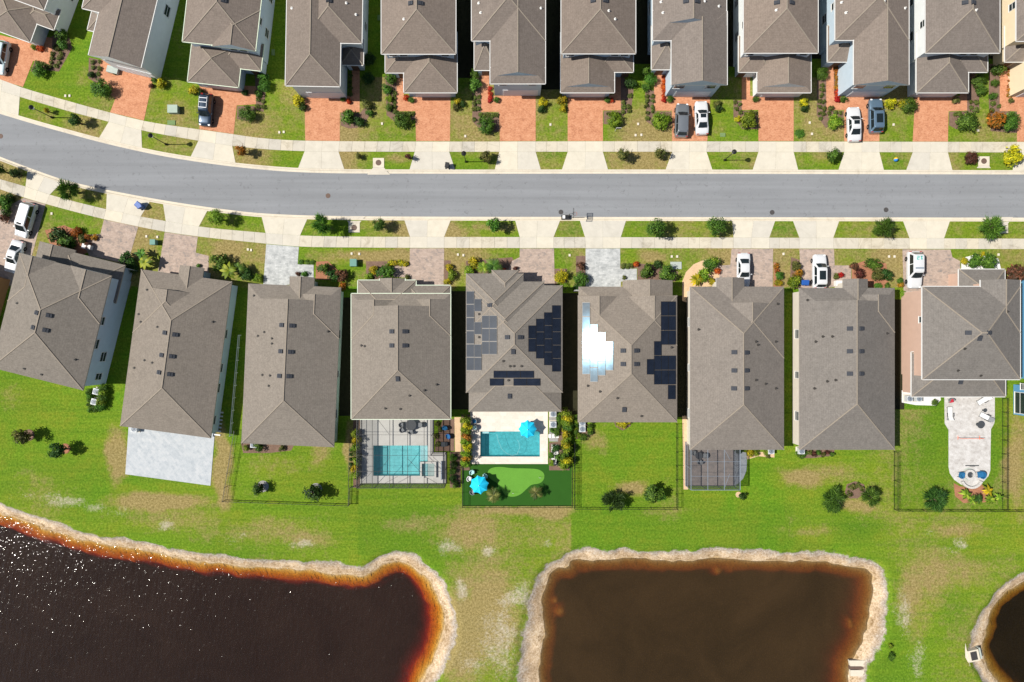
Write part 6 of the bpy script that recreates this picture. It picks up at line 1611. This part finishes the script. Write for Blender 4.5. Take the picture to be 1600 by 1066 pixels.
# ------------------------------------------------------------------ screen enclosures
screen_mat("screen_mid", (0.05, 0.053, 0.062), 0.30)
def cage(outline, hgt, xs, ys, braces, label, frame, open_top_edge=None, roof="screen"):
    """outline: ground plan (plan units); xs, ys: lines of the roof beams"""
    w = [Vector((*P(a, b), 0)) for a, b in outline]
    c = sum(w, Vector()) / len(w); r = props(empty("screen_enclosure", (c.x, c.y, 0)), label, "screen enclosure")
    q = [v - c for v in w]; n = len(q); H = Vector((0, 0, hgt))
    for k in range(n):
        j = (k + 1) % n; a, b = q[k], q[j]
        m = MB(); m.beam(a + H, b + H, .06, .12); m.build("top_rail", MATS[frame], r)
        if open_top_edge == k: continue
        m = MB(); m.beam(a + Vector((0, 0, .10)), b + Vector((0, 0, .10)), .05, .08); m.build("base_rail", MATS[frame], r)
        m = MB(); m.beam(a + Vector((0, 0, .95)), b + Vector((0, 0, .95)), .04, .05); m.build("chair_rail", MATS[frame], r)
        m = MB(); m.quad(a, b, b + H, a + H); m.build("screen_wall", MATS["screen_dense"], r)
        L = (b - a).length; s = max(1, round(L / 2.4))
        for i in range(s):
            p = a.lerp(b, i / s); m = MB(); m.beam(p, p + H, .06, .06); m.build("post", MATS[frame], r)
    ox = [p.x for p in q]; oy = [p.y for p in q]
    def inside_span(val, vert):
        cr = []
        for k in range(n):
            a, b = q[k], q[(k + 1) % n]
            if vert and (a.x - val) * (b.x - val) < 0: cr.append(a.y + (b.y - a.y) * (val - a.x) / (b.x - a.x))
            if not vert and (a.y - val) * (b.y - val) < 0: cr.append(a.x + (b.x - a.x) * (val - a.y) / (b.y - a.y))
        return (min(cr), max(cr)) if len(cr) >= 2 else None
    for X_ in xs:
        v = P(X_, 0)[0] - c.x; sp = inside_span(v, True)
        if sp: m = MB(); m.beam((v, sp[0], hgt + .01), (v, sp[1], hgt + .01), .045, .12); m.build("roof_beam", MATS[frame], r)
    for Y_ in ys:
        v = P(0, Y_)[1] - c.y; sp = inside_span(v, False)
        if sp: m = MB(); m.beam((sp[0], v, hgt + .02), (sp[1], v, hgt + .02), .035, .06); m.build("purlin", MATS[frame], r)
    for (a, b, c_, d) in braces:
        p0, p1 = Vector((*P(a, b), hgt)) - Vector((c.x, c.y, 0)), Vector((*P(c_, d), hgt)) - Vector((c.x, c.y, 0))
        m = MB(); m.beam(p0, p1, .035, .05); m.build("brace", MATS[frame], r)
    m = MB(); m.add([(p.x, p.y, hgt - .04) for p in q], [tuple(range(n))[::-1]]); m.build("screen_roof", MATS[roof], r)
    return r
cage([(565, 648), (677, 648), (677, 706.5), (697.5, 706.5), (697.5, 755.5), (565, 755.5)], 3.0, [588.5, 615, 642, 667], [675, 706, 730.5],
     [(597, 652, 614, 674), (566, 754, 588, 731), (643, 712, 668, 738), (668, 738, 697, 754), (597, 733, 615, 709), (597, 754, 627, 738), (680, 708, 696, 722)],
     "large dark screen enclosure over the pool of the mint-guttered house", "bronze", 0)
cage([(1071.5, 695), (1146, 695), (1146, 759), (1071.5, 759)], 2.8, [1097, 1122], [716, 738], [(1122, 697, 1130, 712), (1130, 735, 1122, 757)],
     "small grey screen enclosure behind the house left of the six-vent house", "bar_grey", 0, "screen_mid")

# ------------------------------------------------------------------ fences
def fence(pts, label, hgt=1.3):
    w = [Vector((*P(a, b), 0)) for a, b in pts]; o = w[0]
    r = props(empty("metal_fence", (o.x, o.y, 0)), label, "fence", "black picket fences behind the houses")
    pk = MB()
    for k in range(len(w) - 1):
        a, b = w[k] - o, w[k + 1] - o; L = (b - a).length; n = max(1, round(L / 1.85))
        for i in range(n + (1 if k == len(w) - 2 else 0)):
            p = a.lerp(b, i / n); m = MB(); m.beam((0, 0, -.05), (0, 0, hgt + .08), .05, .05); m.box(-.033, -.033, hgt + .081, .033, .033, hgt + .11); m.build("post", MATS["black_metal"], r, p)
        for z in (.18, hgt - .22, hgt):
            m = MB(); m.beam(a + Vector((0, 0, z)), b + Vector((0, 0, z)), .028, .028); m.build("rail", MATS["black_metal"], r)
        N = int(L / .13)
        for i in range(N):
            p = a.lerp(b, (i + .5) / N); pk.beam(p + Vector((0, 0, .1)), p + Vector((0, 0, hgt - .02)), .012, .012)
    props(pk.build("pickets", MATS["black_metal"], r), kind="stuff")
fence([(371, 672), (353, 781), (547, 787.5), (549, 690)], "black metal fence round the garden of the grey-driveway mint house")
fence([(558.5, 757), (549.5, 760), (548, 787)], "short black metal fence run left of the large screen enclosure")
fence([(723.5, 727), (723.5, 790), (893.5, 790), (893.5, 727)], "black metal fence round the putting green garden")
fence([(897, 690), (897, 792.5), (1056, 793), (1056, 662)], "black metal fence round the lawn of the glaring solar panel house")
fence([(1396, 705), (1396, 795.5), (1565, 796), (1565, 622)], "black metal fence round the fire pit garden")
fence([(1565.8, 796.2), (1700, 797)], "black metal fence running to the right edge behind the blue house")
# white vinyl side fence between grey patio house and its neighbour
a = Vector((*P(376.5, 524), 0)); b = Vector((*P(363, 680), 0)); r = props(empty("vinyl_fence", a), "low white rail fence between grey patio house and mint house", "fence")
for k in range(9):
    p = (b - a) * (k / 8); m = MB(); m.beam((0, 0, 0), (0, 0, 1.0), .07, .07); m.build("post", MATS["white_trim"], r, p)
    if k < 8:
        m = MB(); q = (b - a) * ((k + 1) / 8); m.beam(p + Vector((0, 0, .94)), q + Vector((0, 0, .94)), .06, .10); m.beam(p + Vector((0, 0, .45)), q + Vector((0, 0, .45)), .04, .08); m.build("rail", MATS["white_trim"], r)
# ladder-like side steps at the grey patio
x, y = P(342, 662); r = props(empty("side_steps", (x, y, 0), math.radians(-7)), "blue-white slatted side steps at the corner of the grey patio house", "steps")
for k in range(7):
    m = MB(); m.box(-.45, -.10, 0, .45, .10, .12 + .0 * k); m.build("tread", MATS["white_trim"], r, (0, 1.6 - k * .53, 0.02))
m = MB(); m.box(-.62, -1.9, 0, -.5, 1.9, .25); m.build("stringer", MATS["bar_grey"], r)

# ------------------------------------------------------------------ garden furniture
def umbrella(px, py, rad, hgt, label, tilt=0):
    x, y = P(px, py, hgt); r = props(empty("garden_umbrella", (x, y, 0.06), math.radians(tilt)), label, "umbrella", "turquoise garden umbrellas")
    m = MB(); m.tube([(0, 0, 0), (0, 0, hgt + .12)], .03, 8); m.build("pole", MATS["white_trim"], r)
    m = MB(); m.lathe([(.32, 0), (.32, .06), (.06, .10), (.05, .3)], 16); m.build("base", MATS["bar_grey"], r)
    rise = .62; e = hgt - rise
    for k in range(8):
        a0, a1 = 2 * math.pi * k / 8, 2 * math.pi * (k + 1) / 8; am = (a0 + a1) / 2
        m = MB(); N = 6; M = 4
        for i in range(N + 1):
            t = i / N
            for j in range(M + 1):
                s = j / M; a = a0 + (a1 - a0) * s
                ch = math.cos(math.pi / 8) / math.cos(a - am)         # straight chord
                scal = 1 - 0.12 * math.sin(math.pi * s) * t**3        # scalloped hem
                R = rad * t * ch * scal
                m.v.append((R * math.cos(a), R * math.sin(a), e + rise * (1 - t**1.25) - .05 * math.sin(math.pi * s) * t))
        for i in range(N):
            for j in range(M): q = i * (M + 1) + j; m.f.append((q, q + M + 1, q + M + 2, q + 1)); m.m.append(0)
        m.build("canopy_panel", MATS["canopy_cyan"], r, smooth=True)
        m = MB(); m.tube([(0, 0, e + rise - .02), (rad * .5 * math.cos(a0), rad * .5 * math.sin(a0), e + rise * .56), (rad * .98 * math.cos(a0), rad * .98 * math.sin(a0), e + .005)], .012, 5); m.build("rib", MATS["white_trim"], r)
    m = MB(); m.lathe([(.05, hgt), (.05, hgt + .08), (.01, hgt + .14)], 8); m.build("finial", MATS["white_trim"], r)
umbrella(824.5, 671.5, 1.30, 2.35, "turquoise umbrella over the corner of the open pool"); umbrella(748.5, 759, 1.34, 2.5, "turquoise umbrella over the table on the artificial turf", 10)
def round_table(px, py, rad, hgt, label, mat):
    x, y = P(px, py, hgt); r = props(empty("round_table", (x, y, .04)), label, "table")
    m = MB(); m.lathe([(rad, hgt - .04), (rad, hgt)], 24); m.build("table_top", MATS[mat], r)
    m = MB(); m.lathe([(.05, .05), (.05, hgt - .045)], 10); m.lathe([(rad * .5, 0), (rad * .45, .045)], 16); m.build("pedestal", MATS[mat], r)
round_table(745, 755, .60, .74, "dark round table under the turf umbrella", "table_dark"); round_table(1532.5, 664, .50, .72, "dark round table on the fire pit patio", "table_dark"); round_table(1539, 641.5, .26, .5, "small dark side table between the patio loungers", "table_dark")
def tub_chair(px, py, ang, cush, label, frame="fabric_grey", size=1.0):
    x, y = P(px, py, .4); r = props(empty("garden_chair", (x, y, .03), math.radians(-ang)), label, "chair", "garden chairs"); r.scale = (size, size, size)
    m = MB(); m.box(-.30, -.28, .30, .30, .30, .40); m.build("seat", MATS[frame], r)
    m = MB(); m.box(-.26, -.22, .402, .26, .28, .50); m.build("cushion", MATS[cush], r)
    m = MB()
    for k in range(9):
        a = math.pi * (1.0 + k / 8); b_ = math.pi * (1.0 + (k + 1) / 8)
        if k < 8:
            p0 = Vector((.36 * math.cos(a), .05 + .36 * math.sin(a), .55)); p1 = Vector((.36 * math.cos(b_), .05 + .36 * math.sin(b_), .55)); m.beam(p0, p1, .07, .42)
    m.build("backrest", MATS[frame], r)
    for sx in (-1, 1):
        for sy in (-1, 1):
            m = MB(); m.beam((sx * .26, sy * .24, 0), (sx * .25, sy * .23, .30), .04, .04); m.build("leg", MATS["black_metal"], r)
tub_chair(737.5, 738, 150, "cushion_aqua", "aqua tub chair above left of the turf umbrella", "cushion_aqua"); tub_chair(733, 748, 110, "cushion_white", "white tub chair left of the turf umbrella", "cushion_white"); tub_chair(758, 744, 215, "cushion_aqua", "aqua tub chair right above the turf umbrella", "cushion_aqua"); tub_chair(738, 769, 40, "fabric_grey", "grey tub chair below left of the turf umbrella")
tub_chair(1502, 742.5, 100, "fabric_blue", "navy chair left of the fire pit", "fabric_blue", 1.25); tub_chair(1531.5, 741.5, 262, "fabric_blue", "navy chair right of the fire pit", "fabric_blue", 1.35)
tub_chair(1486, 626, 170, "fabric_red", "red chair at the top left of the fire pit patio")
def lounger(px, py, ang, label, dark=False):
    x, y = P(px, py, .35); r = props(empty("sun_lounger", (x, y, .05), math.radians(-ang)), label, "sun lounger", "sun loungers on the fire pit patio")
    m = MB(); m.box(-.36, -.95, .22, .36, .95, .28); m.build("frame", MATS["fabric_grey"], r)
    m = MB(); m.box(-.30, -.90, .282, .30, .35, .36); m.build("mattress", MATS["cushion_white"], r)
    m = MB(); m.add([(-.30, .36, .30), (.30, .36, .30), (.30, .95, .66), (-.30, .95, .66), (-.30, .36, .38), (.30, .36, .38), (.30, .92, .74), (-.30, .92, .74)], [(3, 2, 1, 0), (4, 5, 6, 7), (0, 1, 5, 4), (1, 2, 6, 5), (2, 3, 7, 6), (3, 0, 4, 7)]); m.build("backrest", MATS["fabric_grey" if dark else "cushion_white"], r)
    for sx in (-1, 1):
        for sy in (-.8, .8): m = MB(); m.beam((sx * .32, sy, 0), (sx * .32, sy, .22), .05, .05); m.build("leg", MATS["black_metal"], r)
        m = MB(); m.beam((sx * .42, -.1, .45), (sx * .42, .45, .45), .06, .05); m.beam((sx * .42, -.05, .2), (sx * .42, -.05, .43), .04, .04); m.build("armrest", MATS["black_metal"], r)
lounger(1484.5, 646.5, 180, "white sun lounger along the left side of the fire pit patio"); lounger(1541, 652, 118, "white sun lounger with grey backrest on the right of the patio", True); lounger(1537, 625, 58, "white sun lounger at the top right of the fire pit patio")
# fire pit with curved bench
x, y = P(1516, 742, .4); r = props(empty("fire_pit", (x, y, .05)), "round stone fire pit between two navy chairs", "fire pit")
for k in range(16):
    m = MB(); a0, a1 = 2 * math.pi * (k + .04) / 16, 2 * math.pi * (k + .96) / 16
    pl = [(.42 * math.cos(a0), .42 * math.sin(a0)), (.74 * math.cos(a0), .74 * math.sin(a0)), (.74 * math.cos(a1), .74 * math.sin(a1)), (.42 * math.cos(a1), .42 * math.sin(a1))]
    m.prism(pl, 0, .42); m.build("stone", MATS["stone_pale"], r)
m = MB(); m.lathe([(.41, .0), (.41, .3), (.34, .34), (.28, .30)], 20); m.build("fire_bowl", MATS["table_dark"], r)
m = MB(); m.lathe([(.9, -.01), (.9, .006)], 28); m.build("hearth_ring", MATS["cover_grey"], r)
x, y = P(1516, 745); r = props(empty("curved_bench", (x, y, .05)), "low curved stone bench round the lower side of the fire pit", "bench")
for k in range(12):
    a0 = math.radians(205 + k * 11); a1 = math.radians(205 + k * 11 + 10.4); m = MB()
    m.prism([(1.32 * math.cos(a0), 1.32 * math.sin(a0)), (1.62 * math.cos(a0), 1.62 * math.sin(a0)), (1.62 * math.cos(a1), 1.62 * math.sin(a1)), (1.32 * math.cos(a1), 1.32 * math.sin(a1))], 0, .4); m.build("block", MATS["stone_pale"], r)
# orange net stand
simple("orange_rod", (.75, .12, .03), .5, .4, .08, 5)
x, y = P(1513, 684); r = props(empty("net_stand", (x, y, .05)), "thin orange net stand across the fire pit patio", "net stand")
m = MB(); m.tube([(-1.5, 0, .9), (1.6, 0, .9)], .03, 6); m.build("cross_bar", MATS["orange_rod"], r)
for s in (-1.5, 1.55):
    m = MB(); m.tube([(s, 0, 0), (s, 0, .92)], .03, 6); m.tube([(s, -.28, .02), (s, .28, .02)], .03, 6); m.build("foot", MATS["orange_rod"], r)
x, y = P(1519, 727.5); m = MB(); m.box(-1.0, -.07, 0, .9, .07, .04); m.box(-.4, -.12, .041, .3, .05, .10); props(m.build("shadow_line_bar", MATS["table_dark"], None, (x, y, .05)), "dark bar standing in for a shadow line above the fire pit", "case")  # thin dark bar drawn in place of a shadow line on the patio
# air conditioners
simple("ac_case", (.50, .52, .52), .5, .4, .08, 4); simple("pool_pump", (.04, .045, .05), .4, .5, .1, 5)
def aircon(px, py, label, ang=0):
    x, y = P(px, py, .8); r = props(empty("air_conditioner", (x, y, .02), math.radians(-ang)), label, "air conditioner", "air conditioners behind the houses")
    m = MB(); m.box(-.52, -.52, 0, .52, .52, .10); m.build("pad", MATS["cover_white"], r)
    m = MB(); m.box(-.42, -.42, .101, .42, .42, .85); m.build("case", MATS["ac_case"], r)
    m = MB(); m.lathe([(.36, .851), (.36, .885), (.31, .885), (.31, .86), (.1, .86), (.1, .90)], 20); m.build("fan_guard", MATS["bar_grey"], r)
    for k in range(4):
        m = MB(); a = math.pi * k / 4; m.beam((.33 * math.cos(a), .33 * math.sin(a), .892 + .003 * k), (-.33 * math.cos(a), -.33 * math.sin(a), .892 + .003 * k), .02, .01); m.build("guard_bar", MATS["bronze"], r)
for (a, b, lab, an) in [(864.5, 647, "upper air conditioner right of the open pool deck", 0), (864.5, 663.5, "lower air conditioner right of the open pool deck", 0), (910, 660.5, "upper air conditioner behind the glaring solar panel house", 0), (910, 670.5, "lower air conditioner behind the glaring solar panel house", 0), (1421.5, 623, "left air conditioner on the white gravel bed", 0), (1436, 623, "right air conditioner on the white gravel bed", 0), (209.5, 670.5, "air conditioner at the top left of the grey patio", 7), (147, 628, "lower air conditioner between hedges of the tilted blue house", 14), (150, 612, "upper air conditioner between hedges of the tilted blue house", 14), (1252.5, 705, "air conditioner in the hedge behind the six-vent house", 0), (1205, 705, "air conditioner behind the small screened porch house", 0), (396, 695, "air conditioner behind the grey-driveway mint house", 2)]:
    aircon(a, b, lab, an)
# pool pumps and pots between hedges
x, y = P(867, 716); r = props(empty("pool_equipment", (x, y, .02)), "white and black pool pump equipment beside the open pool", "pool equipment")
m = MB(); m.box(-.5, -1.0, 0, .55, 1.9, .06); m.build("pad", MATS["planter_white"], r)
m = MB(); m.lathe([(.30, .06), (.30, .75), (.2, .9), (.05, .93)], 16, (0.05, -.6, 0)); m.build("filter", MATS["pool_pump"], r)
m = MB(); m.tube([(-.3, .2, .3), (.35, .2, .3)], .15, 12); m.build("pump", MATS["pool_pump"], r)
m = MB(); m.tube([(-.3, 1.6, .1), (-.3, .9, .3), (-.1, .9, .35), (-.1, .2, .45), (.2, .2, .45), (.05, -.6, .95)], .05, 8); m.tube([(.3, 1.5, .1), (.3, .6, .4), (-.3, .6, .4)], .05, 8); m.build("pipes", MATS["planter_white"], r)
for (k, (a, b)) in enumerate([(859, 681.5), (865, 681.5), (871, 681.5)]):
    x, y = P(a, b); mb = MB(); mb.box(-.2, -.26, -.02, .2, .26, .035); props(mb.build("stepping_stone", MATS["planter_white"], None, (x, y, 0)), f"pale stepping stone beside the open pool, {ordinal(k)} from left", "stepping stone")
# deck loungers on the umbrella house deck, left
for k, (a, b) in enumerate([(741.5, 658), (742, 668)]):
    tub_chair(a, b, 270, "fabric_blue" if k == 0 else "cushion_aqua", ["blue deck chair at the upper left of the open pool", "aqua deck chair left of the open pool corner"][k], "fabric_grey")
# items in the side garden of the screened pool house
tub_chair(695, 669, 200, "fabric_blue", "blue round chair in the mulch beside the screen enclosure, upper one", "fabric_blue"); tub_chair(700, 682, 250, "fabric_blue", "bright blue chair in the mulch beside the screen enclosure, lower one", "bin_blue")
x, y = P(694, 694); mb = MB(); mb.box(-.45, -.3, 0, .25, .35, .45); mb.box(.3, -.2, 0, .6, .3, .35); props(mb.build("storage_boxes", MATS["table_dark"], None, (x, y, .02)), "dark storage boxes in the mulch beside the screen enclosure", "box")
# lanai furniture
round_table(642, 664, .75, .74, "dark round table under the large screen enclosure", "table_dark")
for k, (a, b, an) in enumerate([(627, 664, 90), (657, 664, 270), (642, 675, 0), (628, 672, 60)]): tub_chair(a, b, an, "fabric_grey", f"grey chair round the enclosure table, {['left', 'right', 'lower', 'lower left'][k]} one", "fabric_grey")
round_table(1092, 712, .5, .72, "dark round table under the small screen enclosure", "table_dark")
for k, (a, b, an) in enumerate([(1084, 708, 90), (1101, 712, 270), (1093, 722, 0)]): tub_chair(a, b, an, "fabric_grey", f"grey chair round the small enclosure table, {['left', 'right', 'lower'][k]} one", "fabric_grey")
# tree rings
for (a, b, rr, mt, lab) in [(411, 760, 9, "gravel", "grey gravel ring round the left tree of the fenced mint house garden"), (494, 764.5, 9.5, "gravel", "grey gravel ring round the right tree of the fenced mint house garden"), (102, 701, 8, "mulch_red", "mulch mound round the right tree behind the tilted blue house"), (45, 680, 9, "mulch", "mulch mound round the left tree behind the tilted blue house"), (1154, 773, 4.6, "sand_path", "sandy tree ring below the small screen enclosure")]:
    x, y = P(a, b); R = rr * S; mb = MB(); mb.lathe([(R, -.02), (R, .03), (R * .85, .07), (R * .6, .04), (R * .1, .05)], 22); props(mb.build("tree_ring", MATS[mt], None, (x, y, 0)), lab, "tree ring")
# golf flags
for k, (a, b) in enumerate([(842, 745), (800, 769)]):
    x, y = P(a, b); r = props(empty("golf_flag", (x, y, .015)), ["small golf flag at the right end of the putting green", "small golf flag at the lower tip of the putting green"][k], "flag")
    m = MB(); m.tube([(0, 0, 0), (0, 0, .9)], .015, 6); m.build("pole", MATS["white_trim"], r)
    m = MB(); m.box(.016, -.01, .68, .28, .01, .88); m.build("banner", MATS["white_trim"], r)
# rear drainage structures
simple("concrete_white", (.60, .54, .43), .85, .2, .08, 3)
x, y = P(1345, 1044, -.5); r = props(empty("outfall_slab", (x, y, -.62), math.radians(0)), "pale slab with dark pipe slot at the pond corner", "drain outfall")
m = MB(); W2 = 18.5 * S; D2 = 12.4 * S
m.prism([(-W2, D2), (-W2 + .15, .30), (.6, .30), (1.05, .05), (W2, .0), (W2, D2 * .6), (W2 - .3, D2)], -.25, .22); m.build("upper_slab", MATS["concrete_white"], r)
m = MB(); m.prism([(-W2 + .2, -D2), (W2, -D2), (W2, -.005), (1.05, .045), (.6, -.25), (-W2 + .17, -.25)], -.25, .22); m.build("lower_slab", MATS["concrete_white"], r)
m = MB(); m.tube([(-W2 + .1, .02, -.06), (.75, .02, -.06)], .27, 12); m.build("pipe", MATS["iron"], r)
x, y = P(1522, 1025, .1); r = props(empty("weir_box", (x, y, -.6), math.radians(12)), "concrete drain box with dark grate on the right pond bank", "drain box")
m = MB(); m.box(-.75, -.8, -.3, .75, .8, .70); m.build("box", MATS["concrete_white"], r)
m = MB(); m.box(-.45, -.60, .701, .45, .60, .72); m.build("opening", MATS["iron_dark"], r)
for k in range(7): m = MB(); m.box(-.44 + k * .135, -.6, .721, -.40 + k * .135, .6, .745); m.build("grate_bar", MATS["bronze"], r)
m = MB(); m.box(-1.75, -2.6, .1, -.76, 2.2, .58); m.build("apron", MATS["concrete_white"], r)
m = MB(); m.box(.95, -.7, -.3, 1.15, .85, .55); m.build("baffle", MATS["cover_grey"], r)
